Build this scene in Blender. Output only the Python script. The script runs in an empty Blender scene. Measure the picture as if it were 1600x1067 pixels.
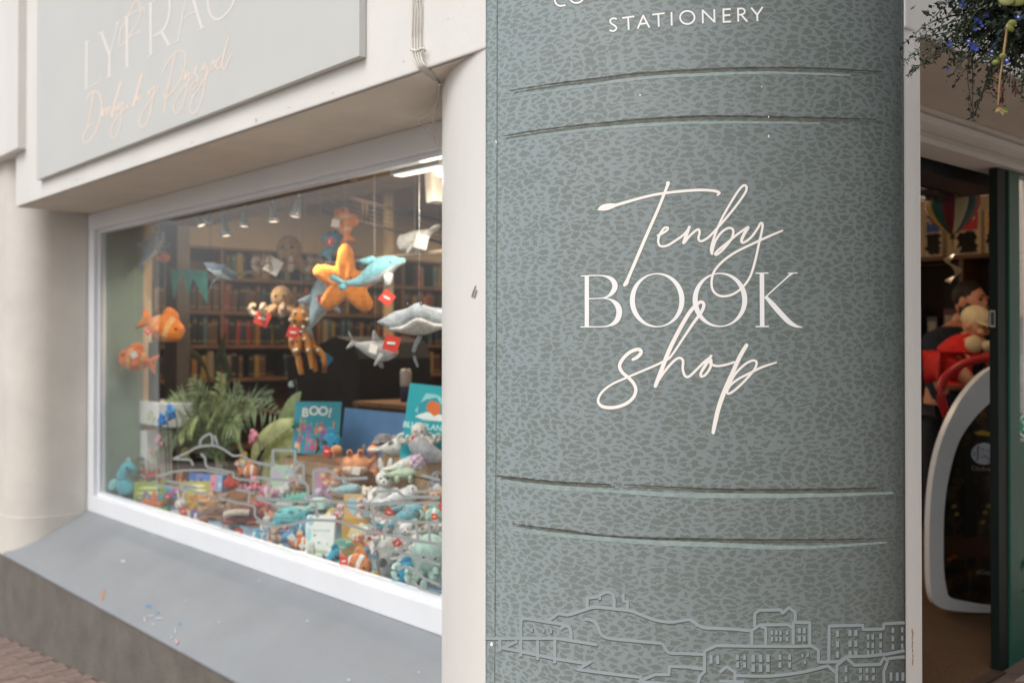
import bpy, bmesh, math, random
import numpy as np
from mathutils import Vector, Matrix, Euler
random.seed(7)
SC = bpy.context.scene
COL = SC.collection
R = math.radians
# ------------------------------------------------------------------ camera, sky, sun, exposure
F = 1556.0                       # focal length in photograph pixels (1600 wide): a 35 mm lens
YAW = R(42.0); PITCH = R(0.5)
CAM = Vector((1.283, -1.862, 1.29))
cd = bpy.data.cameras.new("camera"); cam = bpy.data.objects.new("camera", cd); COL.objects.link(cam)
cd.sensor_width = 36.0; cd.lens = 36.0 * F / 1600.0; cd.clip_start = 0.05; cd.clip_end = 800
cam.location = CAM
fwd = Vector((-math.sin(R(48)) * math.cos(PITCH), math.cos(R(48)) * math.cos(PITCH), math.sin(PITCH)))
cam.rotation_euler = fwd.to_track_quat('-Z', 'Y').to_euler()
SHIFT = 12.0
cd.shift_y = -SHIFT / 1600.0
cd.dof.use_dof = True; cd.dof.focus_distance = 2.60; cd.dof.aperture_fstop = 2.5
SC.camera = cam
w = bpy.data.worlds.new("World"); SC.world = w; w.use_nodes = True
nt = w.node_tree
sky = nt.nodes.new("ShaderNodeTexSky"); sky.sky_type = 'NISHITA'; sky.sun_disc = False
SUN_EL = R(52); SUN_AZ_DIR = Vector((0.15, -1.0, 0)).normalized()
sky.sun_elevation = SUN_EL
sky.sun_rotation = math.atan2(SUN_AZ_DIR.x, SUN_AZ_DIR.y)
sky.dust_density = 4.0; sky.air_density = 1.0; sky.ozone_density = 1.0
bg = nt.nodes["Background"]; bg.inputs[1].default_value = 0.13
# overcast: the blue of the clear sky is mostly hidden by an even cloud layer
hs = nt.nodes.new("ShaderNodeHueSaturation"); hs.inputs['Saturation'].default_value = 0.32
nt.links.new(sky.outputs[0], hs.inputs['Color']); nt.links.new(hs.outputs[0], bg.inputs[0])
sd = bpy.data.lights.new("sun", 'SUN'); sun = bpy.data.objects.new("sun", sd); COL.objects.link(sun)
sd.energy = 1.0; sd.angle = R(40); sd.color = (1.0, 0.98, 0.955)
to_sun = Vector((SUN_AZ_DIR.x * math.cos(SUN_EL), SUN_AZ_DIR.y * math.cos(SUN_EL), math.sin(SUN_EL)))
sun.rotation_euler = to_sun.to_track_quat('Z', 'Y').to_euler()
SC.view_settings.view_transform = 'Standard'; SC.view_settings.look = 'None'
SC.view_settings.exposure = 0.46; SC.view_settings.gamma = 1.0; SC.view_settings.use_curve_mapping = False
SC.render.engine = 'CYCLES'
SC.cycles.use_denoising = True
SC.cycles.max_bounces = 8; SC.cycles.transparent_max_bounces = 12
SC.cycles.caustics_reflective = False; SC.cycles.caustics_refractive = False
SC.cycles.sample_clamp_indirect = 6.0

# ------------------------------------------------------------------ measuring helpers: a photograph pixel as a sight line
bpy.context.view_layer.update()
MC = cam.rotation_euler.to_matrix()
CY = 533.5 - SHIFT
def ray(px, py):
    return MC @ Vector(((px - 800.0) / F, -(py - CY) / F, -1.0))     # depth 1 along the lens axis
def at_depth(px, py, d): return CAM + ray(px, py) * d
def on_y(px, py, y):
    r = ray(px, py); return CAM + r * ((y - CAM.y) / r.y)
def on_x(px, py, x):
    r = ray(px, py); return CAM + r * ((x - CAM.x) / r.x)
def on_z(px, py, z):
    r = ray(px, py); return CAM + r * ((z - CAM.z) / r.z)
def depth_of(p): return -(MC.inverted() @ (p - CAM)).z
CX, CYC, CR = -0.82, 0.82, 0.820                                       # the round corner column
def on_col(px, py, rad=CR):
    r = ray(px, py); ox, oy = CAM.x - CX, CAM.y - CYC
    a = r.x * r.x + r.y * r.y; b = 2 * (ox * r.x + oy * r.y); c = ox * ox + oy * oy - rad * rad
    t = (-b - math.sqrt(max(b * b - 4 * a * c, 0))) / (2 * a)
    return CAM + r * t
def col_angle(px, py=534, rad=CR):
    p = on_col(px, py, rad); return math.atan2(p.y - CYC, p.x - CX)

# ------------------------------------------------------------------ materials
MATS = {}
def lin(c):
    if isinstance(c, str):
        c = [int(c[i:i + 2], 16) / 255 for i in (0, 2, 4)]
        c = [x / 12.92 if x <= 0.04045 else ((x + 0.055) / 1.055) ** 2.4 for x in c]
    return (c[0], c[1], c[2], 1.0)
def pmat(name, col, rough=0.6, var=0.12, vscale=8.0, bump=0.0, bscale=60.0, spec=0.4, metal=0.0, detail=4.0, stretch=None, col2=None, emit=0.0):
    if name in MATS: return MATS[name]
    m = bpy.data.materials.new(name); m.use_nodes = True; t = m.node_tree; n = t.nodes; b = n["Principled BSDF"]
    b.inputs['Roughness'].default_value = rough; b.inputs['Specular IOR Level'].default_value = spec; b.inputs['Metallic'].default_value = metal
    tc = n.new("ShaderNodeTexCoord"); src = tc.outputs['Object']
    if stretch:
        mp = n.new("ShaderNodeMapping"); mp.inputs['Scale'].default_value = stretch; t.links.new(src, mp.inputs[0]); src = mp.outputs[0]
    nz = n.new("ShaderNodeTexNoise"); nz.inputs['Scale'].default_value = vscale; nz.inputs['Detail'].default_value = detail; nz.inputs['Roughness'].default_value = 0.6
    t.links.new(src, nz.inputs['Vector'])
    c = lin(col); c2 = lin(col2) if col2 else tuple(x * (1 - 2 * var) for x in c[:3]) + (1,)
    c1 = c if col2 else tuple(min(1, x * (1 + var)) for x in c[:3]) + (1,)
    rp = n.new("ShaderNodeValToRGB"); rp.color_ramp.elements[0].position = 0.3; rp.color_ramp.elements[1].position = 0.7
    rp.color_ramp.elements[0].color = c2; rp.color_ramp.elements[1].color = c1
    t.links.new(nz.outputs['Fac'], rp.inputs[0]); t.links.new(rp.outputs[0], b.inputs['Base Color'])
    if bump:
        nb = n.new("ShaderNodeTexNoise"); nb.inputs['Scale'].default_value = bscale; nb.inputs['Detail'].default_value = 5; t.links.new(src, nb.inputs['Vector'])
        bp = n.new("ShaderNodeBump"); bp.inputs['Strength'].default_value = bump; bp.inputs['Distance'].default_value = 0.01
        t.links.new(nb.outputs['Fac'], bp.inputs['Height']); t.links.new(bp.outputs[0], b.inputs['Normal'])
    if emit:
        b.inputs['Emission Color'].default_value = c; b.inputs['Emission Strength'].default_value = emit
    MATS[name] = m; return m
def plush(hexc):
    n_ = "plush_" + hexc; new = n_ not in MATS
    c = [int(hexc[i:i + 2], 16) for i in (0, 2, 4)]; k_ = .30 * (1 - (max(c) - min(c)) / max(c)); c = [min(245, int(v + (245 - v) * k_)) for v in c]
    m = pmat(n_, "%02x%02x%02x" % tuple(c), rough=0.95, var=0.17, vscale=38, bump=0.9, bscale=170, spec=0.05)
    if new: b = m.node_tree.nodes["Principled BSDF"]; b.inputs['Sheen Weight'].default_value = 0.2; b.inputs['Sheen Roughness'].default_value = 0.6
    return m
def card(hexc): return pmat("card_" + hexc, hexc, rough=0.45, var=0.05, vscale=14, spec=0.4)
def glass_mat(name, mix_boost=0.0, tint=(0.97, 0.985, 0.98, 1), base=0.0):
    m = bpy.data.materials.new(name); m.use_nodes = True; t = m.node_tree; n = t.nodes; n.remove(n["Principled BSDF"])
    tr = n.new("ShaderNodeBsdfTransparent"); tr.inputs[0].default_value = tint
    gl = n.new("ShaderNodeBsdfGlossy"); gl.inputs['Roughness'].default_value = 0.015
    fr = n.new("ShaderNodeFresnel"); fr.inputs[0].default_value = 1.5
    ad = n.new("ShaderNodeMath"); ad.operation = 'MULTIPLY_ADD'; ad.inputs[1].default_value = 1.0 + mix_boost; ad.inputs[2].default_value = base; ad.use_clamp = True
    mx = n.new("ShaderNodeMixShader")
    ge = n.new("ShaderNodeNewGeometry"); fb_ = n.new("ShaderNodeMath"); fb_.operation = 'SUBTRACT'; fb_.inputs[0].default_value = 1.0; t.links.new(ge.outputs['Backfacing'], fb_.inputs[1])
    ml = n.new("ShaderNodeMath"); ml.operation = 'MULTIPLY'; t.links.new(ad.outputs[0], ml.inputs[0]); t.links.new(fb_.outputs[0], ml.inputs[1])
    t.links.new(fr.outputs[0], ad.inputs[0]); t.links.new(ml.outputs[0], mx.inputs[0]); t.links.new(tr.outputs[0], mx.inputs[1]); t.links.new(gl.outputs[0], mx.inputs[2])
    t.links.new(mx.outputs[0], n["Material Output"].inputs[0]); return m

# ------------------------------------------------------------------ mesh builder
class MB:
    def __init__(s): s.v = []; s.f = []; s.m = []; s.sm = []
    def add(s, vs, fs, mi=0, smooth=True):
        o = len(s.v); s.v += [tuple(v) for v in vs]; s.f += [tuple(i + o for i in f) for f in fs]
        s.m += [mi] * len(fs); s.sm += [smooth] * len(fs); return s
    def ell(s, c, r, rot=None, mi=0, seg=12, rings=8):
        c = Vector(c); r = (r, r, r) if not hasattr(r, '__len__') else r
        M = Euler(rot).to_matrix() if rot else Matrix.Identity(3)
        vs = [c + M @ Vector((0, 0, -r[2]))]
        for j in range(1, rings):
            a = -math.pi / 2 + math.pi * j / rings
            for i in range(seg):
                b = 2 * math.pi * i / seg
                vs.append(c + M @ Vector((r[0] * math.cos(a) * math.cos(b), r[1] * math.cos(a) * math.sin(b), r[2] * math.sin(a))))
        vs.append(c + M @ Vector((0, 0, r[2]))); fs = []
        for i in range(seg):
            fs.append((0, 1 + (i + 1) % seg, 1 + i))
            for j in range(rings - 2):
                a = 1 + j * seg + i; b = 1 + j * seg + (i + 1) % seg; fs.append((a, b, b + seg, a + seg))
            q = 1 + (rings - 2) * seg; fs.append((q + i, q + (i + 1) % seg, len(vs) - 1))
        return s.add(vs, fs, mi)
    def loft(s, pts, rad, mi=0, seg=10, belly=None, up=Vector((0, 0, 1)), cap=True, smooth=True):
        """tube through pts with (sideways, upwards) radii; faces low on the section take material `belly`"""
        pts = [Vector(p) for p in pts]; rad = [(r, r) if not hasattr(r, '__len__') else r for r in rad]
        n = len(pts); vs = []; fs = []; mis = []
        for i in range(n):
            t = (pts[min(i + 1, n - 1)] - pts[max(i - 1, 0)]).normalized()
            u = up - t * up.dot(t)
            if u.length < 1e-3: u = Vector((1, 0, 0)) - t * t.x
            u.normalize(); sd_ = t.cross(u)
            for k in range(seg):
                a = 2 * math.pi * k / seg
                vs.append(pts[i] + sd_ * (rad[i][0] * math.cos(a)) + u * (rad[i][1] * math.sin(a)))
        for i in range(n - 1):
            for k in range(seg):
                k2 = (k + 1) % seg
                fs.append((i * seg + k, i * seg + k2, (i + 1) * seg + k2, (i + 1) * seg + k))
                am = 2 * math.pi * (k + 0.5) / seg
                mis.append(belly if belly is not None and math.sin(am) < -0.25 else mi)
        if cap:
            fs.append(tuple(range(seg - 1, -1, -1))); mis.append(mi); fs.append(tuple((n - 1) * seg + k for k in range(seg))); mis.append(mi)
        o = len(s.v); s.v += [tuple(v) for v in vs]; s.f += [tuple(i + o for i in f) for f in fs]; s.m += mis; s.sm += [smooth] * len(fs); return s
    def tube(s, pts, r, mi=0, seg=8, sub=4):
        pts = spline([Vector(p) for p in pts], sub) if len(pts) > 2 else [Vector(p) for p in pts]
        n = len(pts); rr = [r] * n if not hasattr(r, '__len__') else [r[0] + (r[1] - r[0]) * i / (n - 1) for i in range(n)]
        return s.loft(pts, rr, mi, seg)
    def box(s, lo, hi, mi=0, rot=None, c=None):
        x0, y0, z0 = lo; x1, y1, z1 = hi
        vs = [Vector(v) for v in ((x0, y0, z0), (x1, y0, z0), (x1, y1, z0), (x0, y1, z0), (x0, y0, z1), (x1, y0, z1), (x1, y1, z1), (x0, y1, z1))]
        if rot:
            M = Euler(rot).to_matrix(); cc = Vector(c) if c else Vector(((x0 + x1) / 2, (y0 + y1) / 2, (z0 + z1) / 2)); vs = [cc + M @ (v - cc) for v in vs]
        return s.add(vs, [(0, 3, 2, 1), (4, 5, 6, 7), (0, 1, 5, 4), (1, 2, 6, 5), (2, 3, 7, 6), (3, 0, 4, 7)], mi, False)
    def prism(s, poly, d0, d1, ax=1, mi=0, smooth=False):
        """polygon in the plane of two axes, given depth along axis ax"""
        def P(u, v, d): return ((u, d, v) if ax == 1 else (d, u, v) if ax == 0 else (u, v, d))
        n = len(poly); vs = [P(u, v, d0) for u, v in poly] + [P(u, v, d1) for u, v in poly]
        fs = [tuple(range(n)), tuple(range(2 * n - 1, n - 1, -1))] + [(i, i + n, (i + 1) % n + n, (i + 1) % n) for i in range(n)]
        return s.add(vs, fs, mi, smooth)
    def quad(s, a, b, c, d, mi=0): return s.add([a, b, c, d], [(0, 1, 2, 3)], mi, False)
    def lathe(s, prof, c=(0, 0, 0), seg=16, mi=0, axis=None):
        c = Vector(c); M = axis.to_track_quat('Z', 'Y').to_matrix() if axis else Matrix.Identity(3)
        vs = []; fs = []
        for r_, z in prof:
            for k in range(seg):
                a = 2 * math.pi * k / seg; vs.append(c + M @ Vector((r_ * math.cos(a), r_ * math.sin(a), z)))
        for i in range(len(prof) - 1):
            for k in range(seg): fs.append((i * seg + k, i * seg + (k + 1) % seg, (i + 1) * seg + (k + 1) % seg, (i + 1) * seg + k))
        return s.add(vs, fs, mi)
    def mesh(s, name, mats):
        me = bpy.data.meshes.new(name); me.from_pydata(s.v, [], s.f)
        me.polygons.foreach_set("material_index", s.m); me.polygons.foreach_set("use_smooth", s.sm)
        for m in (mats if isinstance(mats, (list, tuple)) else [mats]): me.materials.append(m)
        me.update(); return me
    def build(s, name, mats, parent=None, label=None, fix=False, bevel=0):
        me = s.mesh(name, mats)
        if fix or bevel:
            bm = bmesh.new(); bm.from_mesh(me); bmesh.ops.recalc_face_normals(bm, faces=bm.faces)
            if bevel: bmesh.ops.bevel(bm, geom=[e for e in bm.edges if e.calc_face_angle(0) > 0.6], offset=bevel, segments=2, affect='EDGES', profile=0.7)
            bm.to_mesh(me); bm.free()
        o = bpy.data.objects.new(name, me); COL.objects.link(o)
        if parent: o.parent = parent
        if label: o['label'] = label
        return o
def spline(pts, sub=8, closed=False):
    """Catmull-Rom through points of any dimension"""
    n = len(pts); out = []
    A = [np.array(p, dtype=float) for p in pts]
    for i in range(n if closed else n - 1):
        g = (lambda k: A[k % n]) if closed else (lambda k: A[min(max(k, 0), n - 1)])
        p0, p1, p2, p3 = g(i - 1), g(i), g(i + 1), g(i + 2)
        for k in range(sub):
            t = k / sub
            out.append(0.5 * ((2 * p1) + (p2 - p0) * t + (2 * p0 - 5 * p1 + 4 * p2 - p3) * t * t + (3 * p1 - p0 - 3 * p2 + p3) * t ** 3))
    if not closed: out.append(A[-1])
    return [Vector(p) if len(p) == 3 else tuple(p) for p in out]
def tag(o, label=None, cat=None, group=None, kind=None):
    if label: o['label'] = label
    if cat: o['category'] = cat
    if group: o['group'] = group
    if kind: o['kind'] = kind
    return o
def thing(name, label, cat, loc=(0, 0, 0), rz=0.0, group=None, rot=None):
    o = bpy.data.objects.new(name, None); COL.objects.link(o); o.empty_display_size = 0.05
    o.location = loc; o.rotation_euler = rot if rot else (0, 0, rz)
    return tag(o, label, cat, group)
def struct(name, mb, m, bevel=0): o = mb.build(name, m, bevel=bevel); o['kind'] = 'structure'; return o
def bx(name, lo, hi, m, parent=None, bevel=0.0, label=None, rot=None):
    return MB().box(lo, hi, rot=rot).build(name, m, parent, label, bevel=bevel)
# ---- flat strokes (print) laid on a surface: widths and points are given in the plane of the tracing
def stroke_pts(pts, sub=8, straight=False):
    """pts: (x, y) or (x, y, width)"""
    if straight:
        out = []
        for a, b in zip(pts[:-1], pts[1:]):
            k = max(1, int(math.hypot(b[0] - a[0], b[1] - a[1]) / 14))
            out += [tuple(a[i] + (b[i] - a[i]) * t / k for i in range(3)) for t in range(k)]
        return out + [tuple(pts[-1])]
    return spline(pts, sub)
def ribbon(mb, pts, wdt, fn, lift, closed=False, cap=True, grow=0.0, jit=0.0, mi=0, rng=None, sub=8, straight=False):
    P = [(p[0], p[1], (p[2] if len(p) > 2 else wdt) + grow) for p in pts]
    P = spline(P, sub, True) if closed else stroke_pts(P, sub, straight)
    n = len(P); vs = []; fs = []
    for i, (x, y, ww) in enumerate(P):
        a = P[(i - 1) % n] if closed else P[max(i - 1, 0)]; b = P[(i + 1) % n] if closed else P[min(i + 1, n - 1)]
        dx, dy = b[0] - a[0], b[1] - a[1]; l = math.hypot(dx, dy) or 1; nx, ny = -dy / l, dx / l
        ww = max(ww, 0.05); h = ww / 2; lf = lift + 0.00025 * i / n
        j1, j2 = ((rng.uniform(-jit, jit), rng.uniform(-jit, jit)) if rng else (0, 0))
        vs.append(fn(x + nx * (h + j1), y + ny * (h + j1), lf)); vs.append(fn(x - nx * (h + j2), y - ny * (h + j2), lf))
    m = n if closed else n - 1
    for i in range(m): fs.append((2 * i, 2 * i + 1, 2 * ((i + 1) % n) + 1, 2 * ((i + 1) % n)))
    if cap and not closed:
        for e, sgn in ((0, -1), (n - 1, 1)):
            x, y, ww = P[e]; q = P[1] if e == 0 else P[n - 2]; dx, dy = (x - q[0]), (y - q[1]); l = math.hypot(dx, dy) or 1
            dx, dy = dx / l, dy / l; a0 = math.atan2(dy, dx); h = ww / 2; o = len(vs); lf = lift + 0.00025 * e / n
            for k in range(7):
                a = a0 - math.pi / 2 + math.pi * k / 6; vs.append(fn(x + h * math.cos(a), y + h * math.sin(a), lf))
            fs.append(tuple(range(o, o + 7)))
    mb.add(vs, fs, mi, False); return mb
def text_mesh(txt, size, name, mat, parent, loc, rot, bold=0.0, align='CENTER', ext=0.0005):
    c = bpy.data.curves.new(name, 'FONT'); c.body = txt; c.size = size; c.align_x = align; c.align_y = 'CENTER'; c.offset = bold; c.extrude = ext
    o = bpy.data.objects.new("tmp_text", c); COL.objects.link(o)
    me = bpy.data.meshes.new_from_object(o.evaluated_get(bpy.context.evaluated_depsgraph_get()))
    bpy.data.objects.remove(o); bpy.data.curves.remove(c)
    me.name = name; me.materials.clear(); me.materials.append(mat)
    q = bpy.data.objects.new(name, me); COL.objects.link(q); q.parent = parent; q.location = loc; q.rotation_euler = rot; return q
# ------------------------------------------------------------------ shared materials
CREAM = pmat("cream_paint", "dcdad5", rough=0.5, var=0.03, vscale=2.2, bump=0.12, bscale=55, stretch=(1, 1, 0.5))
CREAM2 = pmat("cream_render", "d0cbc3", rough=0.6, var=0.045, vscale=3.0, bump=0.2, bscale=70)
SOFFIT = pmat("soffit_paint", "d3c9bc", rough=0.65, var=0.05, vscale=3, bump=0.1, bscale=40)
WHITE = pmat("white_gloss_paint", "dcdfe3", rough=0.35, var=0.02, vscale=4, bump=0.06, bscale=50)
SILLG = pmat("grey_sill_paint", "83878b", rough=0.45, var=0.05, vscale=2.4, bump=0.1, bscale=45)
RISER = pmat("grey_plinth_paint", "6c6761", rough=0.7, var=0.12, vscale=5, bump=0.25, bscale=60)
BOARD = pmat("sign_board_paint", "c6c7c3", rough=0.42, var=0.02, vscale=1.5, bump=0.03)
DGREEN = pmat("dark_green_paint", "24584a", rough=0.3, var=0.06, vscale=5, bump=0.08, bscale=35)
BLACKG = pmat("black_green_edge", "0d1c19", rough=0.5, var=0.1)
PAVER = pmat("paver_clay", "85736a", rough=0.85, var=0.16, vscale=9, bump=0.4, bscale=90)
JOINT = pmat("paver_joint", "5a4b42", rough=0.95, var=0.2, vscale=12, bump=0.3)
GLASS = glass_mat("window_glass", mix_boost=0.8, base=0.03)
DOORGLASS = glass_mat("door_glass", mix_boost=2.0, base=0.34)
WALLIN = pmat("shop_wall_paint", "c9b192", rough=0.8, var=0.05, vscale=2)
WOODD = pmat("dark_wood", "5a3c28", rough=0.5, var=0.18, vscale=5, stretch=(1, 1, 8))
WOODM = pmat("mid_wood", "8a6141", rough=0.55, var=0.16, vscale=5, stretch=(8, 1, 1))
PINK = lin("efe6e0")
LETTER = pmat("sign_letter_vinyl", "f3ece6", rough=0.4, var=0.01)
LETTERB = pmat("sign_serif_vinyl", "eeeceb", rough=0.4, var=0.01)

# ------------------------------------------------------------------ ground
GA, GX, GY = -0.125, 0.087, 0.045
def gz(x, y): return GA + GX * x + GY * y
g = MB()
g.add([(-60, -60, gz(-60, -60)), (60, -60, gz(60, -60)), (60, 60, gz(60, 60)), (-60, 60, gz(-60, 60))], [(0, 1, 2, 3)], 0, False)
PAVT = pmat("street_paving", "8f8076", rough=0.85, var=0.13, vscale=6, bump=0.3, bscale=50)
ground = struct("street_ground", g, PAVT)
ZF = -0.05
# shop floor (slightly above street outside at the window, level with it at the door)
fl = MB().box((-9.0, 0.55, -0.06), (-0.42, 8.2, ZF)); shop_floor = struct("shop_floor", fl, pmat("shop_carpet", "4a3324", rough=0.95, var=0.15, vscale=20))
rd = MB(); 
def rq(x0, y0, x1, y1): rd.add([(x0, y0, gz(x0, y0) + .004), (x1, y0, gz(x1, y0) + .004), (x1, y1, gz(x1, y1) + .004), (x0, y1, gz(x0, y1) + .004)], [(0, 1, 2, 3)], 0, False)
rq(-58, -9.0, 58, -2.2); rq(2.4, -2.2, 8.2, 58)
struct("road", rd, pmat("street_setts", "8b8581", rough=.85, var=.15, vscale=5, bump=.3, bscale=60))
# brick pavers that can be told apart at the foot of the window and before the door
PM = {}
def paver(x, y, a, L, W, par, k):
    if (L, W) not in PM:
        PM[(L, W)] = MB().box((-L / 2, -W / 2, -0.02), (L / 2, W / 2, 0.022)).build("paver", PAVER, None, bevel=0.004).data
        bpy.data.objects.remove([o for o in bpy.data.objects if o.data == PM[(L, W)]][0])
    o = bpy.data.objects.new("paver", PM[(L, W)]); COL.objects.link(o); o.parent = par
    o.location = (x, y, gz(x, y) + random.uniform(-0.002, 0.002))
    nrm = Vector((-GX, -GY, 1)).normalized(); ux = Vector((math.cos(a), math.sin(a), 0)); ux = (ux - nrm * ux.dot(nrm)).normalized(); uy = nrm.cross(ux); o.rotation_euler = Matrix((ux, uy, nrm)).transposed().to_euler()
patch = MB()
for (x0, y0, x1, y1) in ((-5.75, -0.8, -3.2, -0.001), (-0.39, 1.2, 1.15, 3.3)):
    patch.add([(x0, y0, gz(x0, y0) + .017), (x1, y0, gz(x1, y0) + .017), (x1, y1, gz(x1, y1) + .017), (x0, y1, gz(x0, y1) + .017)], [(0, 1, 2, 3)], 0, False)
joint = patch.build("paving_joint", JOINT, ground)
for i in range(24):
    for j in range(-1, 4):
        x = -5.7 + i * 0.106; y = -0.11 - j * 0.208 - (0.104 if i % 2 else 0)
        if x < -3.1 and -0.78 < y < 0.03: paver(x, y, R(90 + random.uniform(-.8, .8)), 0.200, 0.099, ground, 0)
for j in range(10):
    for i in range(6):
        x = -0.20 + j * 0.155; y = 1.30 + i * 0.36 + (0.15 if j % 2 else 0)
        if x < 1.1: paver(x - .03, y, R(90), 0.34, 0.145, ground, 0)

# ------------------------------------------------------------------ the shop front
bld = thing("shop_building", "cream painted corner shop front with a deep fascia above window and doorway", "building", (0, 0, 0))
ZS = 2.14                                   # underside of the fascia
XL = -5.53                                  # left reveal of the window bay
XJ = -0.06                                  # where the column is cut at the doorway
a_l = math.atan2(0.5 - CYC, -CR * math.sqrt(max(0, 1 - ((0.5 - CYC) / CR) ** 2))) % (2 * math.pi)
A_WL, A_WR = col_angle(760.5) % (2 * math.pi), col_angle(1411.5) % (2 * math.pi)
if A_WR < math.pi: A_WR += 2 * math.pi
A_END = col_angle(1439, 534) % (2 * math.pi)
if A_END < math.pi: A_END += 2 * math.pi
# fascia beams (left and over the doorway), each a beam with its soffit as a separate painted face
FH = 3.6
fb = MB().box((-5.44, 0.0, ZS), (CX + 0.03, 0.52, FH)); fb.build("fascia", CREAM, bld, bevel=0.006)
fb2 = MB().box((-0.52, on_col(1413, 534).y, ZS), (0.0, 6.5, FH)); fb2.build("fascia", CREAM, bld, bevel=0.006)
sf = MB(); sf.quad((-5.43, 0.012, ZS - .003), (-5.43, 0.5, ZS - .003), (-1.1, 0.5, ZS - .003), (-1.1, 0.012, ZS - .003))
sf.quad((-1.1, 0.012, ZS - .003), (-1.1, 0.5, ZS - .003), (-0.9, 0.3, ZS - .003), (-0.9, 0.012, ZS - .003))
sf.build("soffit", SOFFIT, bld)
sf = MB(); sf.quad((-0.5, 0.74, ZS - .003), (-0.012, 0.74, ZS - .003), (-0.012, 6.4, ZS - .003), (-0.5, 6.4, ZS - .003)); sf.build("soffit", SOFFIT, bld)
# left pier: reveal facing the window, and the face that runs on past the picture
def pier_poly(e, yf, rr_): return [(-7.6, 0.62), (-7.6, yf)] + [(XL + e - rr_ + rr_ * math.sin(k * math.pi / 36), yf + rr_ - rr_ * math.cos(k * math.pi / 36)) for k in range(19)] + [(XL + e, 0.62)]
pl = MB().prism(pier_poly(0, 0.02, 0.22), -0.9, 3.6, ax=2); pl.build("pier", CREAM2, bld, fix=True)
plinth = MB().prism(pier_poly(0.008, 0.012, 0.222), -0.9, 0.165, ax=2); plinth.build("pier_plinth", CREAM2, bld, fix=True)
p_cap = on_y(27, 232, -0.05)
cap = MB().box((-7.6, -0.05, p_cap.z), (p_cap.x, 0.3, 3.6)); cap.build("pier_head", CREAM, bld, bevel=0.008)
# grey sloping stall riser under the window
zs0, zs1 = -0.07, 0.178
sl = MB(); xs0, xs1 = XL - 0.17, -0.95
prof = [(0.0, zs0), (0.012, zs0 + 0.012), (0.47, zs1), (0.62, zs1), (0.62, -1.0), (0.06, -1.0), (0.06, zs0 - .03)]
sill = MB().prism([(y, z) for y, z in ((0.0, zs0), (0.03, zs0 + 0.02), (0.47, zs1), (0.62, zs1 + .001), (0.62, zs0 - 0.03), (0.0, zs0 - .012))], xs0, xs1, ax=0)
sill.build("sloping_sill", SILLG, bld, fix=True, bevel=0.006)
MB().box((-7.6, 0.006, -1.0), (xs1, 0.5, zs0 - .013)).build("stall_riser", RISER, bld)
# little scuffs of paint left on the sill
sc_ = MB(); rg = random.Random(3)
def on_sill(px, py, lift=0.0025):
    n = Vector((0, -(zs1 - zs0 - .02), 0.44)).normalized(); p0 = Vector((0, 0.03, zs0 + .02)); r = ray(px, py)
    t = (p0 - CAM).dot(n) / r.dot(n); return CAM + r * t + n * lift
for (x, y, w_, h_, mi) in ((160, 932, 5, 16, 0), (163, 925, 4, 8, 0), (233, 947, 10, 6, 1), (236, 962, 12, 2, 2), (246, 957, 8, 3, 1), (226, 968, 3, 10, 2), (248, 966, 12, 3, 2), (240, 975, 5, 3, 2), (281, 974, 6, 7, 1), (274, 985, 3, 12, 2), (268, 995, 2, 8, 2), (276, 1003, 6, 8, 3), (192, 877, 8, 5, 2), (240, 837, 10, 2, 2), (343, 972, 6, 4, 2), (290, 939, 4, 4, 2), (480, 970, 6, 5, 2), (545, 1062, 7, 5, 2), (655, 1050, 4, 3, 2), (405, 908, 6, 3, 2)):
    pts = [on_sill(x + w_ / 2 * math.cos(a) * rg.uniform(.6, 1.2), y + h_ / 2 * math.sin(a) * rg.uniform(.6, 1.2)) for a in [k * math.pi / 4 for k in range(8)]]
    sc_.add(pts, [tuple(range(8))], mi, False)
sc_.build("paint_scuff", [pmat("scuff_orange", "a57a58", var=.1), pmat("scuff_blue", "5f8aa8", var=.1), pmat("scuff_white", "a3a9ae", var=.1), pmat("scuff_pink", "a98f96", var=.1)], bld)['kind'] = 'stuff'
# doorway jamb, and the bulk of the building so that nothing is open from the side
pj = on_col(1439, 534); MB().box((-0.46, pj.y - .06, -0.3), (pj.x - .03, pj.y - .004, ZS)).build("door_jamb", CREAM, bld)
MB().box((-9.2, 8.2, -0.5), (0.0, 8.35, 3.6)).build("rear_wall", WALLIN, bld)
MB().box((-7.05, 0.66, -0.5), (-6.85, 8.2, 3.5)).build("side_wall", WALLIN, bld)
MB().box((-9.0, 0.53, 2.62), (-0.53, 8.2, 2.75)).build("shop_ceiling", pmat("ceiling_paint", "cfc3b2", rough=.8, var=.03), bld)
MB().box((-3.6, 5.35, 0.0), (-0.51, 5.45, 2.61)).build("partition_wall", WALLIN, bld)
MB().box((-9.0, 0.56, -0.5), (-5.56, 0.64, 3.0)).build("wall", WALLIN, bld)
MB().box((-0.50, 3.6, -0.4), (-0.02, 8.2, ZS - .004)).build("wall", CREAM, bld)
MB().box((-9.2, 0.0, 3.6), (0.0, 8.35, 3.75)).build("roof_slab", CREAM2, bld)
# inner back of the column between window and door (shop side)
arc = MB(); 
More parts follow.
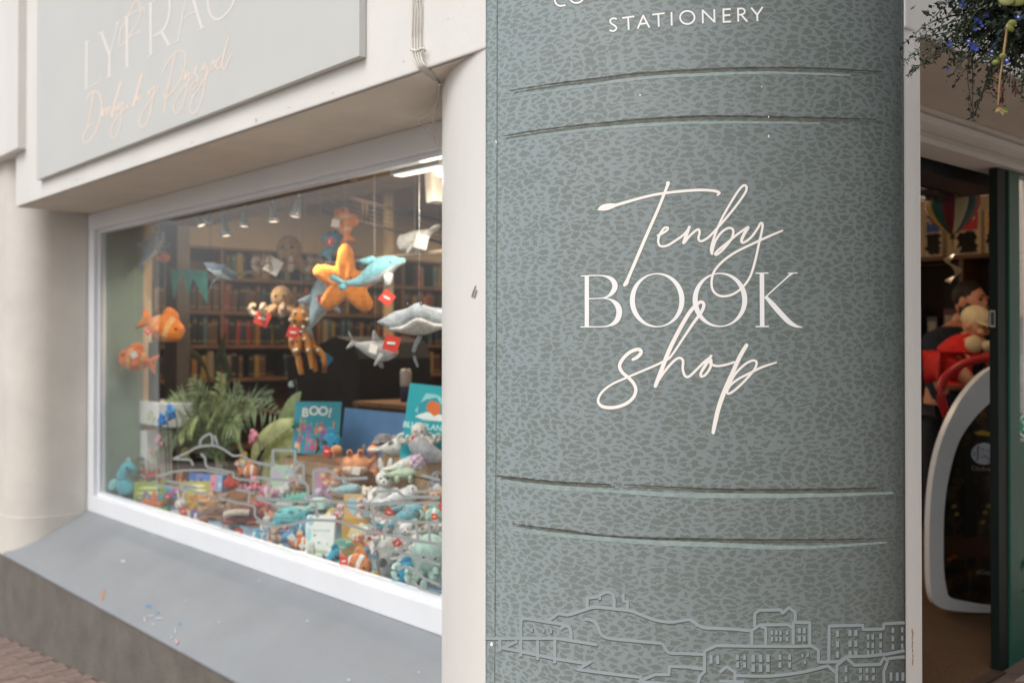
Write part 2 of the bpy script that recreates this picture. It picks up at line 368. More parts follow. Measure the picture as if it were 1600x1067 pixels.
# ------------------------------------------------------------------ corner column
colm = thing("corner_column", "wide round cream column on the shop corner carrying the tall book spine sign", "column", (CX, CYC, 0))
def colpt(a, z, rad): return Vector((rad * math.cos(a), rad * math.sin(a), z))
def arc_shell(a0, a1, z0, z1, r0, r1, n=72, nz=1):
    mb = MB(); vs = []; fs = []
    for i in range(n + 1):
        a = a0 + (a1 - a0) * i / n
        vs += [colpt(a, z0, r1), colpt(a, z1, r1), colpt(a, z1, r0), colpt(a, z0, r0)]
    for i in range(n):
        q = 4 * i; p = 4 * (i + 1)
        fs += [(q, p, p + 1, q + 1), (q + 1, p + 1, p + 2, q + 2), (q + 2, p + 2, p + 3, q + 3), (q + 3, p + 3, p, q)]
    mb.add(vs, fs, 0, True); mb.add(vs[:4], [(0, 1, 2, 3)], 0, False); mb.add(vs[-4:], [(3, 2, 1, 0)], 0, False); return mb
sh = arc_shell(math.pi * 0.86, A_END, -0.6, 3.6, CR - 0.12, CR, 96); shaft = sh.build("shaft", CREAM, colm)
em = shaft.modifiers.new("edges", 'EDGE_SPLIT'); em.split_angle = R(40)
# ------------------------------------------------------------------ book spine sign wrapped round the column
def wrap_material():
    m = bpy.data.materials.new("leather_print"); m.use_nodes = True; t = m.node_tree; n = t.nodes; b = n["Principled BSDF"]; L = t.links
    b.inputs['Roughness'].default_value = 0.34; b.inputs['Specular IOR Level'].default_value = 0.6
    uv = n.new("ShaderNodeUVMap"); uv.uv_map = "arc"
    wn = n.new("ShaderNodeTexNoise"); wn.inputs['Scale'].default_value = 26; wn.inputs['Detail'].default_value = 3; L.new(uv.outputs[0], wn.inputs['Vector'])
    sb = n.new("ShaderNodeVectorMath"); sb.operation = 'SUBTRACT'; sb.inputs[1].default_value = (.5, .5, .5); L.new(wn.outputs['Color'], sb.inputs[0])
    sc = n.new("ShaderNodeVectorMath"); sc.operation = 'SCALE'; sc.inputs['Scale'].default_value = 0.020; L.new(sb.outputs[0], sc.inputs[0])
    wn2 = n.new("ShaderNodeTexNoise"); wn2.inputs['Scale'].default_value = 105; wn2.inputs['Detail'].default_value = 2; L.new(uv.outputs[0], wn2.inputs['Vector'])
    sb2 = n.new("ShaderNodeVectorMath"); sb2.operation = 'SUBTRACT'; sb2.inputs[1].default_value = (.5, .5, .5); L.new(wn2.outputs['Color'], sb2.inputs[0])
    sc2 = n.new("ShaderNodeVectorMath"); sc2.operation = 'SCALE'; sc2.inputs['Scale'].default_value = 0.016; L.new(sb2.outputs[0], sc2.inputs[0])
    a1 = n.new("ShaderNodeVectorMath"); a1.operation = 'ADD'; L.new(uv.outputs[0], a1.inputs[0]); L.new(sc.outputs[0], a1.inputs[1])
    a2 = n.new("ShaderNodeVectorMath"); a2.operation = 'ADD'; L.new(a1.outputs[0], a2.inputs[0]); L.new(sc2.outputs[0], a2.inputs[1])
    mp = n.new("ShaderNodeMapping"); mp.inputs['Scale'].default_value = (28, 72, 1); L.new(a2.outputs[0], mp.inputs[0])
    vo = n.new("ShaderNodeTexVoronoi"); vo.feature = 'DISTANCE_TO_EDGE'; vo.inputs['Scale'].default_value = 1.0; vo.voronoi_dimensions = '2D'; L.new(mp.outputs[0], vo.inputs['Vector'])
    # the print's net is wider at the left, where the hide is finer
    vn = n.new("ShaderNodeTexNoise"); vn.inputs['Scale'].default_value = 14; L.new(uv.outputs[0], vn.inputs['Vector'])
    ma = n.new("ShaderNodeMath"); ma.operation = 'MULTIPLY_ADD'; ma.inputs[1].default_value = 0.34; ma.inputs[2].default_value = -0.17; L.new(vn.outputs['Fac'], ma.inputs[0])
    hn = n.new("ShaderNodeTexNoise"); hn.inputs['Scale'].default_value = 1.4; hn.inputs['Detail'].default_value = 3; hn.inputs['Roughness'].default_value = .6; L.new(mp.outputs[0], hn.inputs['Vector'])
    hm = n.new("ShaderNodeMath"); hm.operation = 'MULTIPLY_ADD'; hm.inputs[1].default_value = 0.5; hm.inputs[2].default_value = -0.25; L.new(hn.outputs['Fac'], hm.inputs[0])
    ad0 = n.new("ShaderNodeMath"); ad0.operation = 'ADD'; L.new(hm.outputs[0], ad0.inputs[0]); L.new(ma.outputs[0], ad0.inputs[1])
    ad = n.new("ShaderNodeMath"); ad.operation = 'ADD'; L.new(vo.outputs['Distance'], ad.inputs[0]); L.new(ad0.outputs[0], ad.inputs[1])
    rp = n.new("ShaderNodeMapRange"); rp.inputs[1].default_value = 0.15; rp.inputs[2].default_value = 0.185; L.new(ad.outputs[0], rp.inputs[0])
    mx = n.new("ShaderNodeMix"); mx.data_type = 'RGBA'
    big = n.new("ShaderNodeTexNoise"); big.inputs['Scale'].default_value = 2.5; L.new(uv.outputs[0], big.inputs['Vector'])
    cr = n.new("ShaderNodeValToRGB"); cr.color_ramp.elements[0].color = lin("656d68"); cr.color_ramp.elements[1].color = lin("6e7673"); L.new(big.outputs['Fac'], cr.inputs[0])
    mx.inputs[6].default_value = lin("7e8787"); L.new(cr.outputs[0], mx.inputs[7]); L.new(rp.outputs[0], mx.inputs[0])
    # gloss sheen painted in as a paler, bluer left; the near black right border is printed
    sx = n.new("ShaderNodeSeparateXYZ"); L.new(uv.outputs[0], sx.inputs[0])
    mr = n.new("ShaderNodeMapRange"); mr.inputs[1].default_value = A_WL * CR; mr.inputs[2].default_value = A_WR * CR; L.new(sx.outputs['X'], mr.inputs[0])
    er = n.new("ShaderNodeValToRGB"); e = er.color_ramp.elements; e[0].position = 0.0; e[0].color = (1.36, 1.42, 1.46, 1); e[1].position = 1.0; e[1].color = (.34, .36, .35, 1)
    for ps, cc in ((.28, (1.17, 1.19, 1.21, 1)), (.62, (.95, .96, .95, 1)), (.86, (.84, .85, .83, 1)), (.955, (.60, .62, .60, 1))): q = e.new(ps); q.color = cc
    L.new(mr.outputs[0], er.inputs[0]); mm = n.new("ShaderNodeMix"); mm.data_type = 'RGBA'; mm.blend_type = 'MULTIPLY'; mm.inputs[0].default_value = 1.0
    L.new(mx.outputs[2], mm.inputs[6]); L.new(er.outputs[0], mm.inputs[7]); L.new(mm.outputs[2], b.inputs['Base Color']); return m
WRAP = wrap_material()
sign = thing("column_sign", "tall grey green leather look book spine sign wrapped round the corner column", "shop sign", (CX, CYC, 0))
n = 90; WR = CR + 0.004; vs = []; fs = []; z0, z1 = -0.45, 3.55
for i in range(n + 1):
    a = A_WL + (A_WR - A_WL) * i / n; vs += [colpt(a, z0, WR), colpt(a, z1, WR), colpt(a, z1, CR + .0005), colpt(a, z0, CR + .0005)]
for i in range(n):
    q = 4 * i; p = q + 4; fs += [(q, p, p + 1, q + 1)]
me = bpy.data.meshes.new("panel"); 
fs2 = [(0, 1, 2, 3), (4 * n + 3, 4 * n + 2, 4 * n + 1, 4 * n)]
me.from_pydata(vs, [], fs + fs2); uvl = me.uv_layers.new(name="arc")
for poly in me.polygons:
    poly.use_smooth = poly.index < n
    for li in poly.loop_indices:
        vi = me.loops[li].vertex_index; v = me.vertices[vi].co; aa = math.atan2(v.y, v.x) % (2 * math.pi)
        if aa < math.pi: aa += 2 * math.pi
        uvl.data[li].uv = (aa * CR, v.z)
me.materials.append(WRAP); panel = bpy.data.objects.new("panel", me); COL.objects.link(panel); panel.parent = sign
def colfn(sx, sy, ox, oy):
    def f(x, y, lift):
        px, py = ox + x / sx, oy + y / sy; rr = WR + 0.0002 + lift * 0.3
        p = on_col(px, py, rr); return (p.x - CX, p.y - CYC, p.z)
    return f
OUT = pmat("letter_outline_print", "5c6058", rough=.4, var=.03)
HALO = pmat("letter_halo_print", "78857f", rough=.38, var=.03)
def lettering(name, strokes, scale, org, mat, label=None, outline=3.4, halo=13, sub=8, parent=None, fnmaker=None):
    fn = fnmaker(scale, scale, *org) if fnmaker else colfn(scale, scale, *org); mb = MB(); ob = MB(); hb = MB()
    for k, s in enumerate(strokes):
        st = s.get('straight', False); cl = s.get('closed', False); cp = s.get('cap', True)
        ribbon(mb, s['p'], s.get('w', 16), fn, 0.0016 + 0.0003 * k / max(1, len(strokes)) , cl, cp, sub=sub, straight=st)
        if outline: ribbon(ob, s['p'], s.get('w', 16), fn, 0.0008 + 0.0003 * k / len(strokes), cl, cp, grow=outline, sub=sub, straight=st)
        if halo: ribbon(hb, s['p'], s.get('w', 16), fn, 0.0 + 0.0003 * k / len(strokes), cl, True, grow=halo, sub=sub, straight=st)
    p = parent or sign
    if halo: hb.build("lettering_halo", HALO, p)
    if outline: ob.build("lettering_outline", OUT, p)
    return mb.build(name, mat, p, label)
# "Tenby" (traced in a view enlarged 4 times)
tenby = [
 dict(p=[(218, 272, 8), (240, 262, 34), (275, 254, 42), (312, 246, 30), (335, 241, 20), (450, 208, 17), (560, 180, 17), (650, 166, 17), (750, 155, 17), (850, 149, 17), (920, 151, 17), (960, 158, 18), (976, 168, 17), (964, 180, 12)]),
 dict(p=[(655, 106, 26), (648, 130, 19), (590, 275, 19), (530, 410, 20), (470, 550, 21), (410, 690, 20), (395, 726, 26), (383, 742, 20)]),
 dict(w=15, p=[(592, 432), (622, 418), (650, 398), (652, 384), (630, 388), (602, 430), (594, 470), (608, 498), (650, 495), (702, 464), (752, 428), (786, 388), (788, 380, 18), (772, 425, 20), (752, 480, 18), (788, 438), (828, 402), (848, 396), (852, 418), (845, 452), (862, 468), (905, 446), (958, 392), (1020, 322), (1090, 235), (1140, 160), (1144, 126), (1124, 122), (1090, 160), (1040, 240), (990, 330), (948, 430), (926, 510, 18), (930, 545, 18)]),
 dict(w=15, p=[(930, 540), (950, 470), (990, 412), (1034, 386), (1062, 398), (1054, 448), (1010, 508), (964, 550), (950, 546), (976, 518), (1030, 474), (1082, 430), (1130, 396), (1156, 382, 18), (1130, 425, 20), (1114, 466, 18), (1130, 476), (1174, 444), (1214, 390), (1234, 356), (1246, 366), (1240, 412), (1222, 490), (1200, 590), (1168, 690), (1120, 756), (1062, 798), (1002, 812), (956, 798), (930, 758), (930, 700), (950, 646), (1004, 588), (1082, 534), (1180, 486), (1280, 440), (1370, 402, 11)]),
]
lettering("script_lettering", tenby, 4.0, (880, 260), LETTER, "cream handwritten word Tenby")
S2 = 3.9525
shop = [
 dict(w=21, p=[(430, 560, 18), (458, 545, 22), (480, 520, 22), (474, 500, 22), (446, 500, 22), (402, 522, 22), (364, 562, 22), (348, 602, 22), (366, 640), (408, 676), (440, 716), (448, 756), (428, 800), (380, 836), (312, 856), (250, 852), (220, 830, 18), (218, 798, 16), (244, 756, 15), (302, 712, 14), (390, 672, 14), (480, 634, 14), (560, 600, 14), (606, 578, 14), (662, 544, 14), (740, 430, 15), (800, 340, 18), (850, 272, 20), (869, 226, 20), (856, 205, 20), (830, 216, 22), (780, 270, 24), (720, 372, 25), (660, 490, 26), (620, 590, 26), (586, 680, 26), (569, 724, 22)]),
 dict(w=16, p=[(572, 716), (620, 642), (680, 572), (718, 550), (740, 568), (738, 618), (752, 660), (778, 664), (822, 624), (870, 576), (906, 548), (914, 536), (884, 586, 20), (852, 640, 18), (852, 664, 16), (878, 654), (908, 610), (914, 566), (900, 556), (912, 586), (950, 600, 14), (1004, 592, 14), (1056, 576, 13)]),
 dict(w=24, p=[(1132, 472, 24), (1092, 540, 26), (1050, 632, 26), (1002, 740, 28), (962, 850, 28), (938, 950, 26), (926, 1010, 22)]),
 dict(w=15, p=[(1020, 728), (1062, 650), (1122, 590), (1170, 566), (1194, 578), (1180, 622), (1122, 690), (1062, 746), (1024, 770), (1012, 758), (1032, 720), (1082, 680), (1160, 640), (1230, 606), (1316, 578, 10)]),
]
lettering("script_lettering", shop, S2, (880, 420), LETTER, "cream handwritten word shop")
def oval(cx, cy, rx, ry, thick, thin, tilt=0.0, k=28):
    out = []
    for i in range(k):
        a = 2 * math.pi * i / k; out.append((cx + rx * math.cos(a), cy + ry * math.sin(a), thin + (thick - thin) * abs(math.cos(a + tilt)) ** 1.6))
    return out
book = [
 dict(p=[(146, 44, 27), (146, 358, 27)], straight=True, cap=False), dict(p=[(108, 45, 8), (200, 41, 8)], straight=True, cap=False), dict(p=[(106, 359, 8), (200, 358, 8)], straight=True, cap=False),
 dict(p=[(190, 42, 7), (250, 44, 10), (298, 64, 26), (320, 104, 34), (302, 148, 26), (262, 176, 10), (200, 184, 7), (158, 184, 7)], cap=False),
 dict(p=[(240, 181, 6), (290, 190, 12), (332, 222, 32), (346, 270, 36), (328, 322, 30), (280, 352, 12), (220, 358, 7), (180, 358, 7)], cap=False),
 dict(p=oval(580, 194, 153, 163, 32, 8, 0.12), closed=True), dict(p=oval(968, 192, 153, 163, 32, 8, 0.12), closed=True),
 dict(p=[(1227, 28, 28), (1229, 356, 28)], straight=True, cap=False), dict(p=[(1188, 28, 8), (1268, 27, 8)], straight=True, cap=False), dict(p=[(1189, 357, 8), (1270, 356, 8)], straight=True, cap=False),
 dict(p=[(1243, 182, 9), (1300, 128, 9), (1360, 74, 9), (1398, 40, 12), (1416, 28, 14)], cap=False), dict(p=[(1388, 28, 7), (1446, 26, 7)], straight=True, cap=False),
 dict(p=[(1248, 170, 18), (1290, 216, 30), (1340, 272, 32), (1390, 324, 30), (1430, 350, 20), (1456, 358, 11), (1478, 360, 5)], cap=False),
]
lettering("serif_lettering", book, S2, (880, 420), LETTERB, "cream capital letters BOOK", outline=3.0, halo=12)
T = 13
def ln(*pts, w=T): return dict(p=[(x, y, w) for x, y in pts], straight=True, cap=False)
def cv(*pts, w=T): return dict(p=[(x, y, w) for x, y in pts], cap=False)
stat = [
 cv((505, 136), (490, 130), (470, 133), (459, 148), (468, 166), (490, 180), (503, 196), (493, 213), (472, 218), (455, 210)),
 ln((543, 128), (627, 116)), ln((584, 122), (588, 210)), ln((650, 202), (690, 108)), ln((687, 107), (732, 194)), ln((668, 170), (714, 163)),
 ln((752, 104), (838, 94)), ln((794, 99), (797, 188)), ln((885, 86), (887, 181)), dict(p=[(995 + 50 * math.cos(i * math.pi / 10), 124 + 45 * math.sin(i * math.pi / 10), T) for i in range(20)], closed=True),
 ln((1103, 165), (1101, 70)), ln((1102, 74), (1184, 156)), ln((1184, 160), (1182, 66)), ln((1247, 160), (1246, 62)), ln((1246, 68), (1297, 65)), ln((1246, 110), (1293, 107)), ln((1246, 155), (1299, 152)),
 ln((1349, 154), (1347, 57)), cv((1347, 63), (1376, 62), (1393, 74), (1390, 94), (1370, 104), (1348, 106), w=12), ln((1368, 104), (1412, 153)), ln((1438, 56), (1481, 106)), ln((1518, 51), (1480, 106)), ln((1480, 100), (1482, 150)),
 cv((155, -45), (125, -52), (90, -40), (74, -5), (84, 28), (110, 43), (150, 38)), dict(p=[(225 + 50 * math.cos(i * math.pi / 10), -22 + 45 * math.sin(i * math.pi / 10), T) for i in range(20)], closed=True),
 ln((320, -95), (322, 2)), ln((316, -2), (368, -8)),
]
lettering("list_lettering", stat[-4:], 4.444, (850, 0), LETTERB, "cut off capitals COL at the top", outline=4, halo=12); lettering("list_lettering", stat[:-4], 4.444, (850, 0), LETTERB, "small cream capitals STATIONERY", outline=4, halo=12)
# printed creases across the spine
CRD = pmat("crease_dark_print", "4f5049", rough=.5, var=.3, vscale=60); CRM = pmat("crease_shade_print", "666a62", rough=.45, var=.2, vscale=50); CRL = pmat("crease_light_print", "92a19f", rough=.4, var=.1, vscale=60)
rg = random.Random(11); f1 = colfn(1, 1, 0, 0)
cr_d, cr_l, cr_m = MB(), MB(), MB()
def crease(mb, pts, w0, seed, lift):
    n_ = len(pts); P = [(x, y, w0 * (0.25 + 0.75 * math.sin(math.pi * (i + .35) / (n_ - .3)))) for i, (x, y) in enumerate(pts)]
    ribbon(mb, P, w0, f1, lift, cap=False, jit=0.55, rng=rg, sub=14)
D = [[(797, 142), (860, 132), (940, 122), (1000, 115), (1100, 109), (1200, 106), (1300, 108), (1380, 113)], [(785, 213), (870, 200), (1000, 187), (1100, 182), (1200, 183), (1300, 185), (1370, 187)], [(777, 743), (860, 752), (955, 757)], [(975, 757), (1100, 763), (1200, 765), (1300, 764), (1375, 762)], [(800, 818), (880, 828), (960, 838), (1100, 842), (1250, 843), (1380, 841)]]
Lg = [[(780, 155), (870, 141), (1000, 123), (1100, 117), (1200, 114), (1330, 118)], [(782, 221), (900, 205), (1000, 196), (1100, 192), (1280, 193)], [(775, 751), (860, 761), (960, 767)], [(930, 765), (1000, 770), (1100, 774), (1250, 774), (1396, 770)], [(790, 825), (880, 836), (1000, 846), (1120, 851), (1250, 855), (1385, 847)]]
for k, p in enumerate(D):
    q = MB(); crease(q, p, 3.4, k, 0.0006); q.build("crease_print", CRD, sign); q = MB(); crease(q, [(x + 6, y + 3.4) for x, y in p], 5.0, k, 0.0002); q.build("crease_print", CRM, sign)
for k, p in enumerate(Lg): q = MB(); crease(q, p, 8.0 if k > 1 else 5.2, k, 0.0009); q.build("crease_print", CRL, sign)
for pts in ([(777, 0), (776, 500), (773, 1067)], [(1398, 0), (1400, 500), (1402, 1067)]): eb = MB(); ribbon(eb, pts, 1.5, f1, 0.0003, cap=False, sub=3); eb.build("border_print", CRM, sign)
# printed townscape at the foot of the spine
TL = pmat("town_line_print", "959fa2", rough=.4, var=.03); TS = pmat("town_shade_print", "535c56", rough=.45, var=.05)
s4 = 4.7059; A4 = (750, 900); B4 = (1080, 900)
townA = [ln((38, 455), (140, 456), (560, 454), (865, 502)), ln((146, 460), (146, 552)), ln((300, 588), (300, 350)), cv((300, 360), (306, 320), (340, 310), (480, 332), (600, 352), (650, 372), (668, 410), (668, 468)), cv((590, 392), (604, 374), (626, 366)), ln((424, 470), (424, 614)), ln((550, 460), (550, 638)), ln((158, 524), (300, 552), (550, 604), (780, 640)), ln((275, 476), (165, 526)), ln((818, 624), (716, 684), (960, 715), (1190, 742)),
 cv((480, 332), (540, 300), (576, 274), (650, 282), (760, 248), (850, 226), (1000, 240), (1110, 254), (1180, 280), (1290, 320), (1400, 336), (1480, 326), (1540, 318), (1580, 340), (1600, 366)), ln((788, 246), (788, 160), (880, 148), (880, 172)), cv((876, 140), (930, 116), (972, 130), (986, 170), (986, 240)), ln((1050, 130), (1056, 182), (1084, 186), (1084, 250)), cv((770, 312), (830, 326), (868, 372), (890, 424), (940, 452), (1100, 470), (1340, 492)), cv((1340, 492), (1358, 520), (1390, 560), (1480, 566), (1600, 568)), ln((1600, 668), (1392, 660), (1390, 722), (1290, 720), (1160, 772), (1330, 786), (1460, 800))]
townB = [cv((0, 326), (60, 362), (110, 378), (300, 386), (440, 400)), ln((0, 570), (90, 572)), ln((0, 672), (96, 680)), ln((44, 800), (66, 730), (98, 700), (98, 548), (184, 508), (450, 512), (780, 514), (880, 510)), ln((446, 500), (446, 398), (500, 360), (548, 382), (548, 500)), ln((466, 372), (468, 272), (500, 248), (660, 246), (672, 272), (720, 228), (765, 266), (765, 336)), ln((500, 356), (712, 354), (742, 376)), ln((750, 500), (750, 338), (872, 340), (872, 500), (936, 545), (936, 630), (1090, 626), (1140, 590), (1300, 585), (1440, 570), (1568, 545)), ln((1012, 620), (1014, 364), (1262, 358), (1264, 390), (1414, 386), (1416, 348), (1570, 340)), ln((208, 704), (262, 664), (322, 704), (322, 770)), ln((205, 768), (390, 776)), cv((322, 728), (560, 732), (760, 712), (900, 684), (1006, 656)), ln((1000, 654), (1070, 712), (1070, 800)), ln((1070, 700), (1072, 654), (1140, 598), (1200, 652), (1390, 646), (1416, 596), (1444, 620), (1416, 700), (1418, 800)), ln((1444, 604), (1570, 590))]
tl, tsd = MB(), MB()
for strokes, org in ((townA, A4), (townB, B4)):
    fn = colfn(s4, s4, *org)
    for k, s in enumerate(strokes):
        ribbon(tl, s['p'], 22, fn, 0.0012 + .0003 * k / 20, cap=False, grow=10, straight=s.get('straight', False), sub=6)
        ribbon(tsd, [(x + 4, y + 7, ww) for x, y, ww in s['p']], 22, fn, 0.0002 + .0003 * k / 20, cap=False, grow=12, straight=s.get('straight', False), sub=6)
wb = MB(); wsd = MB()
def wins(org, items):
    fn = colfn(s4, s4, *org)
    for x, y, ww, hh in items:
        for mb, d, gr, lf in ((wb, 0, 0, .0016), (wsd, 5, 6, .0006)):
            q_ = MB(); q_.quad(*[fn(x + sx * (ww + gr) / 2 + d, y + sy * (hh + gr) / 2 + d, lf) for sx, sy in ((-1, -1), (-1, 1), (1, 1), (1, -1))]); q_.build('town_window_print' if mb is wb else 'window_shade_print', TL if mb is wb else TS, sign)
wins(A4, [(380, 396, 16, 26), (467, 400, 16, 26), (522, 404, 16, 26)])
wins(B4, [(x, y, 18, 32) for x in (594, 626, 657, 706) for y in (414, 461)] + [(x, y, 22, 42) for x in (796, 831) for y in (398, 457)] + [(146, 609, 22, 62), (195, 612, 22, 62)] + [(x, y, 20, 40) for x in (341, 393, 653, 724) for y in (594, 650)] + [(x, y, 26, 54) for x in (456, 510, 564) for y in (602, 674)] + [(818, 582, 16, 26), (857, 578, 16, 26), (837, 630, 16, 26)] + [(1076, y, 24, 46) for y in (421, 498, 574)] + [(x, y, 24, 46) for x in (1168, 1211) for y in (416, 494, 568)] + [(x, y, 18, 40) for x in (1301, 1335) for y in (444, 506, 562)] + [(1393, y, 20, 42) for y in (438, 502, 560)] + [(1483, y, 20, 38) for y in (396, 457, 518)] + [(1551, y, 16, 36) for y in (392, 453, 512)] + [(1138, y, 20, 44) for y in (682, 754)] + [(x, y, 20, 36) for x in (1245, 1293, 1340) for y in (690, 747)] + [(x, 736, 20, 62) for x in (1469, 1515, 1556)])
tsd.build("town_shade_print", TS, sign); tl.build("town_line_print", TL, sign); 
# two small chips in the print
ch = MB(); 
for x, y, s_ in ((768, 1006, 4.0), (775, 222, 2.2), (1000, 149, 2), (1190, 136, 1.4), (1201, 213, 2.2), (1201, 183, 1.6)):
    pts = [f1(x + s_ * math.cos(a) * rg.uniform(.4, 1), y + s_ * math.sin(a) * rg.uniform(.5, 1.2), 0.001) for a in [k * math.pi / 3 for k in range(6)]]; ch.add(pts, [tuple(range(6))], 0, False)
ch.build("paint_chip", LETTERB, sign)['kind'] = 'stuff'
# small mark and scratch on the cream part of the column
mk = MB(); 
def shaftfn(px, py, rr=CR + .0012): p = on_col(px, py, rr); return (p.x - CX, p.y - CYC, p.z)
for pts in ([(736, 464), (738, 457), (742, 447), (744, 446), (741, 458), (739, 465)], [(740, 466), (744, 452), (746, 455), (742, 466)]): mk.add([shaftfn(*p) for p in pts], [tuple(range(len(pts)))], 0, False)
mk.build("paint_chip", pmat("chip_grey", "8b8377", var=.2), colm)
mk = MB()
for y in (985, 990, 996, 1003, 1009, 1016, 1024, 1031, 1036): 
    x = 1426 + rg.uniform(-1.3, 1.3); mk.add([shaftfn(x, y - 4), shaftfn(x + 1, y - 2), shaftfn(x + .8, y + 3), shaftfn(x - .4, y + 2)], [(0, 1, 2, 3)], 0, False)
mk.build("paint_chip", pmat("chip_brown", "a5805c", var=.2), colm)

# ------------------------------------------------------------------ shop sign on the left fascia
YB = -0.030
fs_ = thing("fascia_sign", "flat pale grey board sign with faded cream lettering on the left fascia", "shop sign", (0, 0, 0))
pA, pB = on_y(561, 93, YB), on_y(57, 279, YB)
zb = (pA.z + pB.z) / 2
brd = MB().box((pB.x, YB, zb), (pA.x, -0.002, 3.5)); brd.build("sign_board", BOARD, fs_, bevel=0.003)
def ffn(sx, sy, ox, oy):
    def f(x, y, lift): p = on_y(ox + x / sx, oy + y / sy, YB - 0.0002 - lift * 0.3); return (p.x, p.y, p.z)
    return f
s6 = 6.154
lyf = [ln((95, 395), (92, 858), w=24), ln((70, 412), (124, 388), w=9), ln((75, 862), (216, 784), w=10), ln((208, 796), (236, 718), w=8),
 ln((235, 312), (316, 535), w=27), ln((205, 330), (266, 300), w=9), ln((396, 215), (318, 530), w=12), ln((370, 235), (420, 204), w=9), ln((316, 525), (312, 738), w=23), ln((280, 756), (341, 724), w=9),
 ln((481, 165), (484, 648), w=25), ln((450, 672), (510, 640), w=9), ln((450, 180), (640, 76), w=11), ln((638, 66), (654, 132), w=9), ln((490, 362), (600, 300), w=10), ln((594, 276), (607, 330), w=9),
 ln((709, 30), (712, 530), w=27), ln((678, 48), (750, 8), w=9), ln((676, 548), (745, 512), w=9), cv((745, 8, ), (810, -55), (870, -60), (893, 40), (880, 180), (830, 290), (732, 356), w=20), ln((815, 310), (886, 436), w=28), ln((858, 442), (914, 428), w=10),
 ln((1075, -150), (970, 405), w=12), ln((930, 420), (1000, 386), w=9), ln((1075, -160), (1205, 282), w=28), ln((1155, 302), (1240, 260), w=9), ln((1010, 182), (1152, 104), w=10),
 cv((1265, -140), (1262, 50), (1290, 150), (1340, 190), (1400, 170), (1480, 80), (1515, -20), (1535, -200), w=20)]
lettering("serif_lettering", lyf, s6, (120, 0), pmat("faded_letter", "e0dcd5", rough=.45, var=.02), "pale capital letters LYFRAU", outline=0, halo=0, parent=fs_, fnmaker=ffn)
sc6 = [cv((600, -160), (590, -20), (560, 20), (500, 140), (430, 280), (408, 400), (420, 446), (450, 420), (530, 310), (600, 180), (614, 80), (590, 20), (550, -10), (470, 0), w=13)]
lettering("script_lettering", sc6, s6, (120, 0), pmat("faded_script", "e4d4c7", rough=.45, var=.02), "tail of the handwritten word above", outline=0, halo=0, parent=fs_, fnmaker=ffn)
din = [cv((85, 540), (120, 480), (170, 450), (215, 470), (235, 540), (235, 640), (210, 760), (160, 870), (110, 930), (70, 942), (56, 922), (75, 850), (120, 780), (165, 750), w=15), cv((160, 458), (136, 620), (104, 790), w=15),
 cv((235, 690), (255, 615), (245, 690), (282, 605), (290, 680), (314, 596), (330, 690), w=13), cv((335, 700), (372, 540), (425, 360), w=24), cv((340, 690), (384, 590), (376, 676), (345, 694), w=12),
 cv((404, 560), (396, 625), (440, 555), (430, 640), (420, 760), (380, 880), (345, 895), (325, 860), (345, 770), (410, 670), (480, 600), w=14), cv((506, 556), (480, 604), (520, 590), w=12), cv((540, 600), (590, 420), (630, 275), w=24), cv((556, 570), (590, 496), (592, 545), (636, 474), w=12),
 cv((690, 440), (690, 482), (740, 398), (735, 500), (710, 640), (670, 760), (625, 796), (600, 760), (620, 670), (700, 540), (792, 400), w=14),
 cv((830, 270), (860, 190), (920, 110), (990, 65), (1040, 80), (1048, 140), (1030, 250), (980, 370), (900, 480), (850, 516), (840, 480), (880, 390), (905, 350), w=14), cv((958, 50), (920, 220), (880, 420), (855, 540), (840, 662), w=14),
 cv((1020, 340), (1060, 250), (1036, 345), (1082, 270), (1060, 420), (1030, 560), (970, 660), (935, 640), (940, 560), (1010, 440), (1110, 310), w=13), cv((1120, 300), (1165, 195), (1130, 260), (1170, 330), (1140, 420), (1095, 446), (1085, 420), (1170, 330), w=13),
 cv((1240, 175), (1200, 252), (1254, 210), (1240, 330), (1215, 480), (1160, 630), (1115, 660), (1090, 620), (1120, 500), (1200, 380), (1290, 230), w=14), cv((1310, 150), (1290, 232), (1330, 210), (1312, 158), (1360, 165), w=12), cv((1390, 108), (1345, 182), (1350, 236), (1392, 198), (1440, 0), (1466, -70), w=14), cv((1440, 0), (1402, 150), (1414, 242), (1450, 180), (1492, 88), w=13)]
lettering("script_lettering", din, s6, (120, 70), pmat("faded_script", "e4d4c7"), "handwritten words Dinbych y Pysgod", outline=0, halo=0, parent=fs_, fnmaker=ffn)

# small blemishes in the fascia paint
bl = MB(); rg = random.Random(5)
for x, y, w_, h_ in ((400, 188, 2.0, 4), (452, 168, 3, 1.5), (520, 146, 1.5, 2), (300, 222, 2, 2), (700, 30, 1.4, 1.2), (630, 96, 2, 1.2), (120, 281, 2.4, 1.2)):
    pts = [on_y(x + w_ * math.cos(a) * rg.uniform(.5, 1), y + h_ * math.sin(a) * rg.uniform(.5, 1), -.0012) for a in [k * math.pi / 3 for k in range(6)]]; bl.add(pts, [tuple(range(6))], 0, False)
bl.build("paint_blemish", pmat("blemish", "bdb4a8", var=.2), bld)['kind'] = 'stuff'
# ------------------------------------------------------------------ display window
YW = 0.47                                   # front face of the frame
win = thing("display_window", "large white framed shop window full of sea creature toys and books", "window", (0, 0, 0))
xl, xr = XL + 0.010, -1.575
zt, zbm = ZS - .004, zs1 + .001
FW = 0.105
def rail(name, lo, hi): MB().box(lo, hi).build(name, WHITE, win, bevel=0.006)
rail("frame_rail", (xl, YW, zbm), (xr, YW + .07, zbm + FW)); rail("frame_rail", (xl, YW, zt - FW), (xr, YW + .07, zt)); rail("frame_stile", (xl, YW + .002, zbm + FW), (xl + FW, YW + .068, zt - FW))
